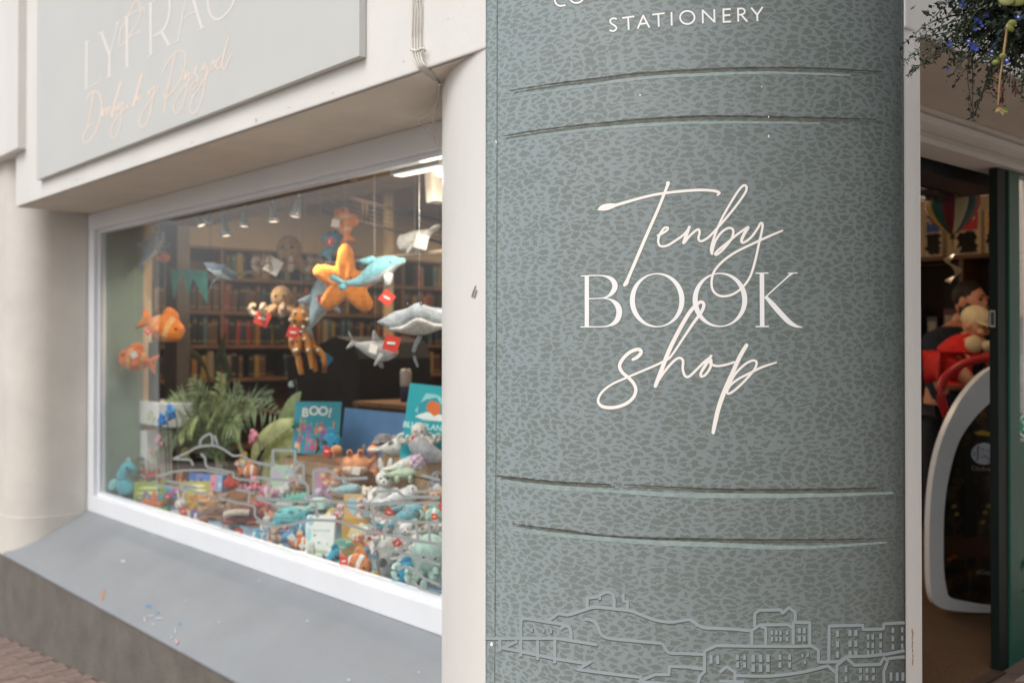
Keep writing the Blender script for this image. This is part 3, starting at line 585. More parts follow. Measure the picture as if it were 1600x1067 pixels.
# inner glazing bead, set back
for lo, hi in (((xl + FW, YW + .03, zbm + FW), (xr, YW + .075, zbm + FW + .022)), ((xl + FW, YW + .03, zt - FW - .022), (xr, YW + .075, zt - FW)), ((xl + FW, YW + .032, zbm + FW + .022), (xl + FW + .025, YW + .073, zt - FW - .022))): MB().box(lo, hi).build("glazing_bead", WHITE, win, bevel=.003)
YG = YW + 0.055
pane = MB().box((xl + FW + .01, YG, zbm + FW + .005), (xr, YG + .006, zt - FW - .005)).build("pane", GLASS, win)
rail("frame_stile", (xr, YW + .002, zbm), (xr + .05, YW + .068, zt))
# white line drawing of the harbour town stuck on the glass
def gfn(sx, sy, ox, oy):
    def f(x, y, lift): p = on_y(ox + x / sx, oy + y / sy, YG - 0.0003 - lift * 0.4); return (p.x, p.y, p.z)
    return f
gl = MB(); f7 = gfn(5.081, 5.081, 160, 650); f8 = gfn(3.443, 3.443, 400, 640)
k7 = [cv((560, 340), (670, 290), (760, 245), (880, 233), (960, 262), (1040, 313), (1110, 310), (1150, 340), (1250, 372), (1340, 390), (1372, 365)), cv((775, 232), (785, 182), (850, 140), (870, 170), (872, 228)), ln((890, 150), (912, 222)), cv((780, 298), (812, 330), (832, 402), (940, 425), (1036, 450), (1050, 490), (1180, 510), (1250, 520)), ln((420, 480), (560, 442), (640, 430), (800, 428), (1000, 458)), ln((500, 510), (620, 534), (750, 570)), ln((560, 338), (700, 346), (722, 392)), cv((930, 650), (1060, 684), (1200, 716), (1212, 790), (1270, 830), (1372, 862)), ln((1060, 582), (1210, 612)), ln((1170, 600), (1160, 690)), ln((1230, 660), (1372, 700)), ln((420, 545), (640, 575), (900, 640))]
k8 = [ln((90, 292), (90, 217), (210, 222), (210, 280), (256, 297), (256, 390)), cv((256, 385), (276, 410), (280, 440), (280, 482)), ln((205, 285), (205, 372), (262, 396)), ln((310, 470), (310, 326), (422, 332), (426, 366), (500, 371), (600, 366)), ln((0, 285), (95, 300)), ln((0, 362), (70, 372), (205, 380)), ln((0, 470), (150, 490), (340, 492), (640, 506), (990, 500)), ln((0, 600), (100, 632), (300, 592), (440, 597), (600, 652), (990, 726)), ln((630, 742), (760, 762), (990, 832)), ln((320, 500), (332, 580)), ln((620, 512), (642, 655)), ln((890, 352), (990, 378)), ln((840, 442), (990, 434)), ln((770, 764), (830, 702), (990, 722)), ln((65, 372), (70, 480)), ln((650, 440), (760, 436), (800, 470), (990, 468)), ln((480, 520), (640, 560), (800, 600), (990, 608)), ln((760, 860), (800, 840), (860, 868), (900, 904), (990, 944)), ln((840, 920), (880, 960), (990, 1000)), ln((880, 790), (862, 868)), ln((700, 600), (690, 700)), ln((860, 600), (872, 700)), ln((930, 610), (935, 715))]
for kk, ff, ww in ((k7, f7, 24), (k8, f8, 21)):
    for i, s in enumerate(kk): ribbon(gl, [(x, y) for x, y, _ in s['p']], ww * .74, ff, 0.0002 + .0003 * i / 25, cap=False, straight=False if not s.get('straight') else False, sub=6) if not s.get('straight') else ribbon(gl, [(x, y, ww * .74) for x, y, _ in s['p']], ww, ff, 0.0002 + .0003 * i / 25, cap=False, straight=True)
for x, y in ((680, 560), (700, 590), (728, 566), (744, 600), (690, 740), (712, 752), (900, 760), (925, 766), (950, 772), (760, 500), (790, 520), (820, 530)): gl.quad(f8(x, y, .0004), f8(x, y + 26, .0004), f8(x + 14, y + 28, .0004), f8(x + 14, y + 2, .0004))
gl.build("town_line_decal", pmat("glass_vinyl", "8d9290", rough=.6, var=.03), win, "pale line drawing of harbour houses along the foot of the glass")

# ------------------------------------------------------------------ doorway: moulded head, closed leaf, mat
XD = -0.40
dh = thing("door_canopy", "cream moulded timber head above the open shop doorway", "door surround", (0, 0, 0))
zt2 = 2.135; zb2 = on_x(1439, 228, XD).z
prof = [(XD - .10, zb2), (XD + .035, zb2), (XD + .035, zb2 + .022), (XD + .02, zb2 + .03), (XD + .02, zb2 + .042), (XD + .004, zb2 + .06), (XD + .004, zb2 + .075), (XD + .02, zb2 + .085), (XD + .03, zb2 + .105), (XD + .012, zb2 + .115), (XD + .012, zt2 - .02), (XD + .03, zt2 - .012), (XD + .03, zt2), (XD - .10, zt2)]
MB().prism(prof, 1.0, 3.6, ax=1).build("moulding", CREAM, dh, fix=True)
MB().box((-1.1, 1.0, 2.08), (XD - .101, 3.6, 2.62)).build("bulkhead", SOFFIT, dh)
p0, p1 = on_x(1558, 534, XD), on_x(1573, 534, XD)
door = thing("shop_door", "dark green glazed timber door leaf standing closed beside the open doorway", "door", (0, 0, 0))
y0 = p0.y; y1d = y0 + 0.80; zd0 = ZF + 0.01; zd1 = zb2 - .004
yg = on_x(1589, 480, XD).y
MB().box((XD - .03, y0, zd0), (XD + .004, p1.y - .002, zd1)).build("door_edge", BLACKG, door)
st = p1.y
MB().box((XD - .03, st, zd0), (XD + .012, yg, zd1)).build("stile", DGREEN, door, bevel=.004)
MB().box((XD - .03, y1d - .1, zd0), (XD + .012, y1d, zd1)).build("stile", DGREEN, door, bevel=.004)
zr = on_x(1595, 276, XD).z; zm = on_x(1595, 690, XD).z
MB().box((XD - .03, yg, zr), (XD + .011, y1d - .1, zd1)).build("top_rail", DGREEN, door, bevel=.004)
MB().box((XD - .03, yg, zm - .3), (XD + .011, y1d - .1, zm)).build("lock_rail", DGREEN, door, bevel=.004)
MB().box((XD - .03, yg, zd0), (XD + .011, y1d - .1, zd0 + .28)).build("bottom_rail", DGREEN, door, bevel=.004)
MB().box((XD - .025, yg, zd0 + .28), (XD - .004, y1d - .1, zm - .3)).build("door_panel", DGREEN, door)
MB().box((XD - .012, yg, zm), (XD - .006, y1d - .1, zr)).build("pane", DOORGLASS, door)
stick = thing("round_sticker", "green and white round sticker low on the glass of the green door", "sticker", on_x(1597, 665, XD - .004), rot=(0, R(90), 0))
MB().lathe([(0, .004), (.052, .004), (.052, .002)], seg=24).build("sticker_disc", card("3b9a70"), stick); MB().lathe([(.036, .005), (.045, .0055), (.047, .005)], seg=24).build("sticker_ring", card("d9e4dd"), stick)
q = MB().loft([(-.02, -.012, .006), (0, .014, .006), (.02, -.01, .006)], [(.006, .001)] * 3, seg=6); q.build("sticker_mark", card("d9e4dd"), stick)
lp = on_x(1547, 498, XD - .004); keep = thing("latch_keep", "small pale metal latch keep on the dark door edge", "latch", (lp.x + .004, lp.y, lp.z))
MB().box((-.002, -.022, -.034), (.004, .03, -.026)).box((-.002, -.022, .026), (.004, .03, .034)).box((-.002, -.022, -.026), (.004, -.014, .026)).box((-.002, .022, -.026), (.004, .03, .026)).build("keep_plate", pmat("dull_brass", "9a938c", rough=.4, metal=.3), keep)
MB().box((-.001, -.014, -.026), (.002, .022, .026)).build("keep_slot", BLACKG, keep)
# weatherboard mark on the door and mat
MB().box((XD + .0125, yg + .03, .33), (XD + .02, y1d - .12, .36)).build("drip_bar", pmat("teal_bar", "5c8d88", rough=.4), door)
mat_ = tag(MB().box((-3.2, 1.05, ZF + .002), (XD - .02, 6.0, ZF + .016)).build("door_mat", pmat("coir_mat", "523a22", rough=.95, var=.28, vscale=140, bump=.6, bscale=160), None, bevel=.004), "tan coir entrance mat filling the floor inside the open doorway", "door mat")
tag(MB().box((XD - .018, 1.0, -.16), (XD + .03, y0, ZF + 0.018)).build("threshold", pmat("dark_threshold", "3a2a22", rough=.6), None), "dark timber threshold strip at the shop doorway", "threshold")

# ------------------------------------------------------------------ cables on the fascia
CAB = pmat("painted_cable", "cfcac1", rough=.5, var=.05)
for k, dx in enumerate((0, 4.2, 8.6, 13)):
    pts = [on_y(645 + dx, -60, -.008), on_y(645 + dx, 20, -.008), on_y(644 + dx, 62, -.008), on_y(646 + dx * .9, 88, -.010 - .002 * k)]
    pts += [on_y(656 + dx * .7, 108 - k, -.004 - .004 * k), on_y(672 + dx * .4, 122 - 2 * k, .05), on_y(686, 131 - k, .12)]
    if k == 0: pts += [on_y(686, 140, .18), on_y(684, 158, .22), on_y(670, 178, .26), on_y(655, 188, .30), on_y(667, 201, .36), on_y(679, 216, .40), on_y(686, 234, .44)]
    if k == 1: pts += [on_y(685, 150, .2), on_y(682, 166, .26), on_y(677, 186, .33), on_y(681, 206, .40), on_y(686, 224, .44)]
    cb = thing("cable", ["outermost painted cable of the fascia bundle looping down to the window frame", "second painted cable of the bundle running down to the window corner", "third painted cable of the bundle ending at the column corner", "innermost painted cable of the bundle nearest the column"][k], "cable", (0, 0, 0), group="painted cables on the fascia")
    MB().tube(pts, 0.0031, seg=8, sub=6).build("cable_run", CAB, cb)
    if k == 0:
        for q in ((648, 80, 6), (690, 132, 10)):
            c = on_y(q[0] + 3, q[1], -.012 if q[0] < 680 else .12); c2 = on_y(q[0] + 13, q[1] - 4, -.02 if q[0] < 680 else .13)
            MB().tube([on_y(q[0] - 6, q[1] - 2, -.01 if q[0] < 680 else .12), c, c2, on_y(q[0] + 17, q[1] + 1, -.014 if q[0] < 680 else .12)], .004, sub=4).build("cable_tie", CAB, cb)
# ================================================================== inside the shop
def wpx(px, d): return px * d / F
VR = R(48)                                   # local X of things that face the camera = picture right
# display floor, side panel, posts
tag(MB().box((-5.43, 0.545, 0.02), (-1.45, 1.75, 0.2)).build("display_platform", pmat("display_cloth", "8fb0cf", rough=.9, var=.08, vscale=6, bump=.2), None, bevel=.01), "low platform covered with pale blue cloth inside the display window", "platform")
yp = on_x(224, 500, -5.42).y
MB().box((-5.50, 0.545, 0.0), (-5.42, yp, 2.62)).build("side_panel", pmat("sage_panel", "7f9489", rough=.7, var=.04), bld)
MB().box((-5.52, yp + .002, 0.0), (-5.425, yp + .06, 2.62)).build("side_post", WALLIN, bld)
MB().box((-5.5, 0.545, zt - .10), (-1.2, 0.62, zt - .02)).build("window_lining", pmat("lining_paint", "b9b09f", rough=.6), bld)
MB().box((-5.5, 0.62, zt - .02), (-1.2, 1.25, zt + .02)).build("window_lining", pmat("lining_board", "a88a66", rough=.6), bld)
MB().box((-5.5, 0.545, zt + .021), (-1.2, 0.60, 2.62)).build("bulkhead", SOFFIT, bld)
# lamps
lampm = pmat("lamp_glow", "ffdcae", emit=6.0)
def lamp(name, label, loc, power, size, group=None, r_=.07, col=(1, .80, .58)):
    t = thing(name, label, "lamp", loc, group=group)
    MB().lathe([(0, 0), (r_, 0), (r_, .025), (r_ * 1.15, .03), (r_ * 1.15, .045), (0, .045)], seg=16).build("added_lamp_body", WHITE, t)
    MB().lathe([(0, -.004), (r_ * .85, -.002), (r_ * .85, .0)], seg=16).build("diffuser", lampm, t)
    l = bpy.data.lights.new("added_lamp_light", 'AREA'); l.shape = 'DISK'; l.size = size; l.energy = power; l.color = col
    o = bpy.data.objects.new("added_lamp_light", l); COL.objects.link(o); o.parent = t; o.location = (0, 0, -.02); return t
for k, (x, y, p) in enumerate(((-5.0, 1.9, 34), (-4.2, 3.6, 24), (-5.6, 5.2, 24))):  # ceiling lamps added as fill, to brighten the shop interior
    lamp("added_ceiling_lamp", ["added round fill lamp on the ceiling nearest the back bookcase", "added round fill lamp on the ceiling over the till desk", "added round fill lamp on the ceiling deep in the shop"][k], (x, y, 2.57), p, .25, "added fill lamps on the shop ceiling")
b = on_y(688, 266, 0.72); wl = thing("wall_lamp", "small warm glowing lamp at the top corner of the display window by the column", "lamp", b)
MB().ell((0, 0, 0), .028).build("bulb", lampm, wl); MB().lathe([(.012, .02), (.02, .06), (.02, .09)], seg=10).build("lamp_holder", WHITE, wl)
l = bpy.data.lights.new("bulb_light", 'POINT'); l.energy = 4; l.color = (1, .88, .72); l.shadow_soft_size = .06; o = bpy.data.objects.new("bulb_light", l); COL.objects.link(o); o.parent = wl; o.location = (-.03, -.01, -.05)
# strip light at the top right of the window
c = on_y(655, 259, 0.60); sl_ = thing("strip_light", "white strip light fitting at the top of the display window near the column", "light fitting", c)
MB().box((-.17, -.03, -.022), (.17, .03, .022)).build("fitting_body", WHITE, sl_, bevel=.008); MB().box((-.15, -.025, .024), (.15, .025, .035)).build("fitting_mount", WOODD, sl_)
MB().box((-.15, -.022, -.027), (.15, .022, -.0225)).build("diffuser", pmat("tube_glow", "fff0dc", emit=1.0), sl_)
l = bpy.data.lights.new("strip_glow", 'AREA'); l.shape = 'RECTANGLE'; l.size = .3; l.size_y = .05; l.energy = 8; l.color = (1, .93, .84); o = bpy.data.objects.new("strip_glow", l); COL.objects.link(o); o.parent = sl_; o.location = (0, 0, -.03)
c = on_y(681, 292, 0.9); sp = thing("wall_speaker", "small white speaker box high beside the column inside the window", "speaker", c)
MB().box((-.03, -.04, -.075), (.03, .04, .075), rot=(0, R(-6), 0)).build("speaker_case", SOFFIT, sp, bevel=.01); MB().lathe([(0, 0), (.025, 0)], c=(0, -.042, .01), axis=Vector((0, -1, 0))).build("speaker_grille", SOFFIT, sp)
# spotlight track
ty = 0.60
a, b2 = on_y(235, 352, ty), on_y(552, 282, ty)
zt_ = (on_y(420, 312, ty).z)
trk = thing("light_track", "dark ceiling track carrying small silver spotlights along the top of the window", "light track", ((a.x + b2.x) / 2, ty, zt_))
hl = abs(b2.x - a.x) / 2
MB().box((-hl, -.018, 0), (hl, .018, .03)).build("track_rail", pmat("track_dark", "3b2f26", rough=.5), trk)
for k in range(4): MB().box((-hl + .2 + k * .5, -.012, .03), (-hl + .22 + k * .5, .012, max(.05, zt - .02 - zt_))).build("track_bracket", pmat("track_dark", "3b2f26"), trk)
SIL = pmat("brushed_silver", "b9bbba", rough=.35, metal=.6)
for k, (px, py, tl_) in enumerate(((348, 352, 8), (383, 338, -3), (425, 330, 4), (467, 322, -10), (309, 345, 20), (330, 342, -20))):
    p = on_y(px, py, ty); s_ = thing("spotlight", "silver spotlight on the window track, " + ["first from the left of the long heads, tilted", "second long head, hanging straight", "third long head, above the brown octopus", "fourth long head, leaning away", "short stub head at the dark post", "short head between stub and long heads"][k], "spotlight", (p.x, ty, zt_), rz=VR, group="spotlights along the window track")
    L_ = max(.03, zt_ - p.z + .03) if k < 4 else .05
    ax = Vector((math.sin(R(tl_)), 0, -math.cos(R(tl_))))
    MB().tube([(0, 0, 0), ax * L_ * .3], .006).build("spot_arm", SIL, s_)
    MB().lathe([(.0, L_ * .25), (.016, L_ * .26), (.018, L_ * .9), (.027, L_ * 1.05), (.030, L_ * 1.25), (.024, L_ * 1.26), (0, L_ * 1.2)], axis=ax, seg=14).build("spot_can", SIL, s_)
    if True:
        MB().lathe([(0, L_ * 1.265), (.022, L_ * 1.262)], axis=ax, seg=12).build("spot_lens", pmat('spot_glow', 'ffe8c8', emit=1.5), s_)
        l = bpy.data.lights.new("spot_light", 'SPOT'); l.energy = (34, 30, 34, 34, 20, 20)[k]; l.spot_size = R((80, 80, 80, 95, 70, 70)[k]); l.spot_blend = 1.0; l.shadow_soft_size = .03; l.color = (1, .90, .76)
        o = bpy.data.objects.new("spot_light", l); COL.objects.link(o); o.parent = s_; o.location = ax * L_ * 1.35
        tg = on_y(*((325, 690, .80), (420, 820, .72), (560, 850, .70), (530, 420, .76), (205, 565, .68), (262, 512, .70))[k]); wd = Vector((p.x, ty, zt_)) + Matrix.Rotation(VR, 3, 'Z') @ (ax * L_ * 1.35) - tg; wd = Matrix.Rotation(-VR, 3, 'Z') @ wd; o.rotation_euler = wd.to_track_quat('Z', 'Y').to_euler()
# ---- bookcase on the far side wall
XB = -6.84
BKW = pmat("bookcase_wood", "6e4c34", rough=.55, var=.16, vscale=5, stretch=(8, 1, 1))
bc = thing("bookcase", "long brown wooden bookcase full of books on the back wall of the shop", "bookcase", (XB, 0, 0))
yb0, yb1 = 1.0, 6.6
zsh = [0.12, 0.41, 0.70, 0.99, 1.27, 1.555, 1.84]
for z in zsh: MB().box((0.0, yb0, z - .03), (.27, yb1, z)).build("shelf", BKW, bc)
for y in np.linspace(yb0, yb1, 7): MB().box((0.002, y - .015, 0), (.262, y + .015, 2.07)).build("upright", BKW, bc)
MB().box((0.0, yb0, 2.07), (.28, yb1, 2.09)).build("cornice", BKW, bc); MB().box((0.0, yb0, 0), (.012, yb1, 2.07)).build("back_panel", WOODD, bc)
bm_cache = {}
bcol = {"red": "9a3a30", "orange": "b0703a", "brown": "6a4a36", "green": "3f6a50", "navy": "2c3846", "cream": "a08c72", "teal": "4a6a6e", "yellow": "ac873e", "black": "25211f", "maroon": "5e2c28"}
def book_mesh(w_, h_, d_, key):
    kk = (round(w_, 3), round(h_, 3), key)
    if kk not in bm_cache:
        mb = MB(); mb.box((-d_, -w_ / 2, 0), (-.004, -w_ / 2 + .003, h_)).box((-d_, w_ / 2 - .003, 0), (-.004, w_ / 2, h_)).box((-.004, -w_ / 2, 0), (0, w_ / 2, h_)).box((-d_ + .006, -w_ / 2 + .003, .004), (-.005, w_ / 2 - .003, h_ - .005), mi=1)
        for zz in (.12, .82): mb.box((-.003, -w_ / 2 + .003, h_ * zz), (.0006, w_ / 2 - .003, h_ * (zz + .04)), mi=2)
        bm_cache[kk] = mb.mesh("book", [card('%02x%02x%02x' % tuple(int(int(bcol[key][i:i + 2], 16) * .8) for i in (0, 2, 4))), card("a89f8d"), card("8f7d58")])
    return bm_cache[kk]
rb = random.Random(21); nb = 0; placed = []
ordw = {1: "top", 2: "second", 3: "third", 4: "fourth", 5: "fifth"}
for si, z in enumerate(zsh[::-1][:4]):
    y = yb0 + .03
    while y < 5.3 and nb < 290:
        if rb.random() < .10: y += rb.uniform(.06, .2); continue
        key = rb.choice(["red", "orange", "brown", "green", "navy", "cream", "teal", "yellow", "brown", "navy", "black", "maroon", "brown", "black"])
        w_ = rb.choice((.028, .036, .044, .055)); h_ = rb.choice((.19, .21, .23))
        if any(abs(y + w_ / 2 - u) < .018 + w_ / 2 for u in np.linspace(yb0, yb1, 7)): y += .02; continue
        o = bpy.data.objects.new("book", book_mesh(w_, h_, .17, key)); COL.objects.link(o)
        o.location = (XB + .235 + rb.uniform(-.02, .015), y + w_ / 2, z + .001); o.rotation_euler = (R(rb.choice((0, 0, 0, 0, 3, -4))), 0, 0)
        placed.append((o, key, si, int((y - yb0) / ((yb1 - yb0) / 6)), h_)); y += w_ + .003; nb += 1
for i, (o, key, si, bay, h_) in enumerate(placed):
    L_ = placed[i - 1][1] if i and placed[i - 1][2] == si else "shelf end"; R_ = placed[i + 1][1] if i + 1 < len(placed) and placed[i + 1][2] == si else "shelf end"
    tag(o, f"{ {.19: 'short', .21: 'medium', .23: 'tall'}[h_]} {key} book between {L_} and {R_}, {ordw[si + 1]} shelf, {ordw.get(bay + 1, 'last').replace('top', 'first')} bay of back bookcase", "book", "books on the back bookcase")
seen_ = {}
for o, *_ in placed:
    L_ = o['label']; n_ = seen_.get(L_, 0); seen_[L_] = n_ + 1
    if n_: o['label'] = L_.replace(" of back bookcase", ", further right one")
# display shelf rack with red/orange spines seen near the column edge
# dark rack frame on the upper wall
rk = thing("wire_rack", "dark metal wire rack frame mounted high on the tan wall", "rack", (0, 0, 0))
DK = pmat("dark_metal", "2b211a", rough=.8, spec=.1)
P = lambda px, py: on_y(px, py, 2.3)
for a_, b_ in (((503, 298), (692, 346)), ((504, 330), (692, 380)), ((503, 298), (504, 330)), ((568, 314), (569, 347)), ((574, 316), (575, 349)), ((650, 335), (652, 368))): MB().tube([P(*a_), P(*b_)], .011).build("rack_bar", DK, rk)
for k in range(4): MB().tube([P(506, 302 + 7 * k), P(692, 352 + 7 * k)], .003, seg=5).build("rack_wire", DK, rk)
rp = thing("ceiling_hanger", "dark hanger rods holding the wire rack from the shop ceiling", "rod", (0, 0, 0))
for px in (505, 571): q = P(px, 300); MB().tube([(q.x, q.y, q.z), (q.x, q.y, 2.62)], .006).build("hanger_rod", DK, rp)
pst = thing("white_post", "slim pale post standing in the shop behind the hanging toys", "post", on_y(607, 400, 2.9)[:2] + (0,) if False else (on_y(607, 400, 2.9).x, 2.9, 0))
MB().box((-.03, -.03, 0), (.03, .03, 2.62)).build("post_shaft", pmat("post_paint", "a8916f", rough=.6), pst, bevel=.005)
for k, (px, py, sx, sy) in enumerate(((560, 287, 22, 42), (652, 318, 20, 34), (491, 322, 20, 30))):
    q = on_x(px, py, -6.83); d = depth_of(q); t = tag(MB().box((0, -wpx(sx, d) / 2, -wpx(sy, d) / 2), (.012, wpx(sx, d) / 2, wpx(sy, d) / 2)).build("orange_notice", card(["b5763a", "a8692f", "b58a66"][k]), None), ["orange paper notice on the tan wall near the track", "dark orange notice on the tan wall near the column", "pale peach notice on the tan wall above the bookcase"][k], "notice"); t.location = (-6.845, q.y, q.z)
# dark post and dark hanging banner at the left of the display
q = on_y(277, 420, 1.25); t = thing("dark_post", "tall dark brown post inside the left end of the window", "post", (q.x, 1.25, 0)); MB().box((-.11, -.05, 0), (.11, .05, 2.61)).build("post_shaft", pmat("post_dark", "4a3f37", rough=.7, var=.15), t, bevel=.006)
q0, q1 = on_y(241, 345, .80), on_y(256, 448, .80); t = thing("hanging_banner", "narrow navy banner hanging at the left end of the window", "banner", (0, .80, 0))
MB().box((q0.x, -.004, q1.z), (q1.x + .03, .004, q0.z)).build("banner_cloth", pmat("navy_cloth", "1d2733", rough=.9, var=.2), t); MB().tube([(q0.x - .01, 0, q0.z), (q1.x + .04, 0, q0.z)], .008).build("banner_rod", WOODD, t)
q0, q1 = on_y(233, 535, .83), on_y(246, 640, .83); t = thing("teal_banner", "narrow dark teal banner below the orange fish", "banner", (0, .83, 0)); MB().box((q0.x, -.004, q1.z), (q1.x + .03, .004, q0.z)).build("banner_cloth", pmat("teal_cloth", "1f3b40", rough=.9, var=.2), t)
# pale bar the toys hang from
q0, q1 = on_y(318, 434, 1.05), on_y(688, 392, 1.05); zbar = (q0.z + q1.z) / 2
t = thing("hanging_bar", "thin pale wooden bar crossing the display behind the hanging toys", "bar", (0, 0, 0)); MB().tube([(q0.x - .2, 1.05, zbar), (q1.x + .3, 1.05, zbar)], .010).build("bar_rod", pmat("pale_wood", "b59d86", rough=.5), t)
for x in (q0.x + .1, (q0.x + q1.x) / 2, q1.x): MB().tube([(x, 1.05, zbar), (x, 1.05, zt - .02)], .0015, seg=5).build("bar_wire", DK, t)
# till desk, monitor back and bottle in the shade behind the display
q = on_y(540, 615, 1.95); d = depth_of(q)
t = thing("till_counter", "dark brown till counter standing in the shade behind the display", "counter", (q.x, 2.1, 0)); zc = on_y(540, 548, 1.95).z
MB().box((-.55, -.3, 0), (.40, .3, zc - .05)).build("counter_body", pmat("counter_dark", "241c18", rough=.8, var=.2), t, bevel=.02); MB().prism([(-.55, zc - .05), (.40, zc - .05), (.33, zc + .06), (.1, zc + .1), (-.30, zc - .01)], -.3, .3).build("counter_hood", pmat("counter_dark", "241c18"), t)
q = on_y(640, 628, 1.9); t = thing("desk", "mid brown wooden desk top seen between dark counter and blue planet book", "desk", (q.x, 2.0, 0))
MB().box((-.35, -.3, q.z - .03), (.6, .3, q.z)).build("desk_top", WOODM, t, bevel=.004)
for x in (-.32, .57):
    for y in (-.27, .27): MB().box((x - .025, y - .025, 0), (x + .025, y + .025, q.z - .031)).build("leg", WOODD, t)
MB().box((-.3, -.26, q.z - .35), (.52, -.24, q.z - .031)).build("apron", WOODD, t)
qd = q
q = on_y(634, 620, 1.9); t = thing("bottle", "white topped dark blue flask standing on the brown desk", "flask", (q.x, 1.9, qd.z)); r_ = .035
MB().lathe([(0, 0), (r_, 0), (r_, .09), (r_, .1)], seg=16).build("flask_body", card("2f3a63"), t); MB().lathe([(r_, .1), (r_ * 1.02, .1), (r_ * 1.05, .19), (r_ * .8, .21), (0, .21)], seg=16).build("flask_cup", card("cfcac6"), t)

# ================================================================== soft toy builders (X = picture right, Y = away, Z = up, unit = about 1 across)
BLK = pmat("bead_black", "0c0c0e", rough=.15, spec=.6)
def toy(name, label, px, py, size, y, rz=0, tilt=0, group="sea creature soft toys in the window", string=False, cat="soft toy"):
    p = on_y(px, py, y); d = depth_of(p)
    t = thing(name, label, cat, p, rot=Euler((0, R(tilt), VR + R(rz))), group=group)
    t['s'] = wpx(size, d); S = t['s']; del t['s']
    if string:
        M = t.rotation_euler.to_matrix().inverted(); e = M @ Vector((0, 0, zt - .02 - p.z))
        MB().tube([M @ Vector((0, 0, S * .12)), e], .0006, seg=5).build("string", pmat("clear_string", "c9c3b8"), t)
    return t, S
def sc(mb, S): mb.v = [(x * S, y * S, z * S) for x, y, z in mb.v]; return mb
def eyes(t, S, pts, r=.03, white=0):
    for p in pts:
        if white: sc(MB().ell(p, (r * 1.7, r, r * 1.7), seg=8, rings=6), S).build("eye_patch", plush("e8e6e0"), t); p = (p[0], p[1] - r * .9, p[2])
        sc(MB().ell(p, r, seg=8, rings=6), S).build("eye", BLK, t)
TAGR = card("d8402f"); TAGW = card("efe9e2")
def swing_tag(t, S, p, r=.1, rot=20, m=TAGR, second=True):
    sc(MB().box((p[0] - r, p[1] - .008, p[2] - r), (p[0] + r, p[1] + .0, p[2] + r), rot=(0, R(rot), 0)), S).build("tag", m, t)
    if second: sc(MB().box((p[0] - r * .55, p[1] - .014, p[2] - r * .12), (p[0] + r * .5, p[1] - .010, p[2] + r * .18), rot=(0, R(rot - 14), 0)), S).build("tag_print", TAGW, t)
def fin(t, S, poly, y0=-.03, y1=.03, m=None, name="fin", rot=None, at=(0, 0, 0)):
    mb = MB(); P = spline([tuple(map(float, p)) for p in poly], 4, True); n = len(P); cx = sum(p[0] for p in P) / n; cz = sum(p[1] for p in P) / n
    vs = [(x, (y0 + y1) / 2, z) for x, z in P] + [(cx + (x - cx) * .6, y0, cz + (z - cz) * .6) for x, z in P] + [(cx + (x - cx) * .6, y1, cz + (z - cz) * .6) for x, z in P]
    fs = [(i, (i + 1) % n, n + (i + 1) % n, n + i) for i in range(n)] + [((i + 1) % n, i, 2 * n + i, 2 * n + (i + 1) % n) for i in range(n)] + [tuple(range(n, 2 * n)), tuple(range(3 * n - 1, 2 * n - 1, -1))]
    if rot:
        M = Euler(rot).to_matrix(); vs = [M @ Vector(v) for v in vs]
    vs = [tuple(Vector(v) + Vector(at)) for v in vs]
    mb.add(vs, fs); return sc(mb, S).build(name, m, t)
def starfish(t, S, col):
    m = plush(col); k = 60; NR = 9; vs = []; fs = []; R_ = []
    tips = [(0.0, .62, .13), (-.52, .20, .135), (-.36, -.44, .14), (.40, -.46, .15), (.50, .06, .13)]
    def rad(a):
        best = .22
        for tx, tz, wd in tips:
            L_ = math.hypot(tx, tz); da = (a - math.atan2(tz, tx) + math.pi) % (2 * math.pi) - math.pi
            # distance along ray inside a tapered capsule
            for q in np.linspace(L_, .1, 26):
                off = abs(math.sin(da)) * q; al = math.cos(da) * q; ww = wd * (1.55 - .75 * al / L_)
                end = L_ - ww * .35
                if al > 0 and ((al <= end and off < ww) or (al > end and math.hypot(off, al - end) < ww * .9)): best = max(best, q); break
        return best
    rs = [rad(2 * math.pi * i / k) for i in range(k)]
    rs = [(rs[i - 1] + 2 * rs[i] + rs[(i + 1) % k]) / 4 for i in range(k)]
    for sgn in (-1, 1):
        o = len(vs); vs.append((0, sgn * .17, 0))
        for j in range(1, NR + 1):
            f = j / NR
            for i in range(k):
                a = 2 * math.pi * i / k; h = .17 * math.sqrt(max(0, 1 - f ** 2.6)) * (.45 + .55 * min(1, .33 / rs[i]))* (1 - .0 * f)
                vs.append((rs[i] * f * math.cos(a), sgn * h, rs[i] * f * math.sin(a)))
        for i in range(k):
            i2 = (i + 1) % k; fs.append((o, o + 1 + i, o + 1 + i2) if sgn < 0 else (o, o + 1 + i2, o + 1 + i))
            for j in range(NR - 1):
                q = o + 1 + j * k; fs.append((q + i, q + k + i, q + k + i2, q + i2) if sgn < 0 else (q + i, q + i2, q + k + i2, q + k + i))
    sc(MB().add(vs, fs), S).build("body", m, t)
    for (x, z) in ((-.05, .05), (.07, .05)): sc(MB().ell((x * 1.6, -.168, z), .018, seg=6, rings=5), S).build("eye", BLK, t)
def loftbody(t, S, pts, rads, c, belly, name="body", seg=14):
    P = spline([tuple(map(float, p)) + (r[0], r[1]) for p, r in zip(pts, rads)], 4)
    sc(MB().loft([p[:3] for p in P], [(max(p[3], .002), max(p[4], .002)) for p in P], 0, seg, belly=1 if belly else None), S).build(name, [plush(c)] + ([plush(belly)] if belly else []), t)
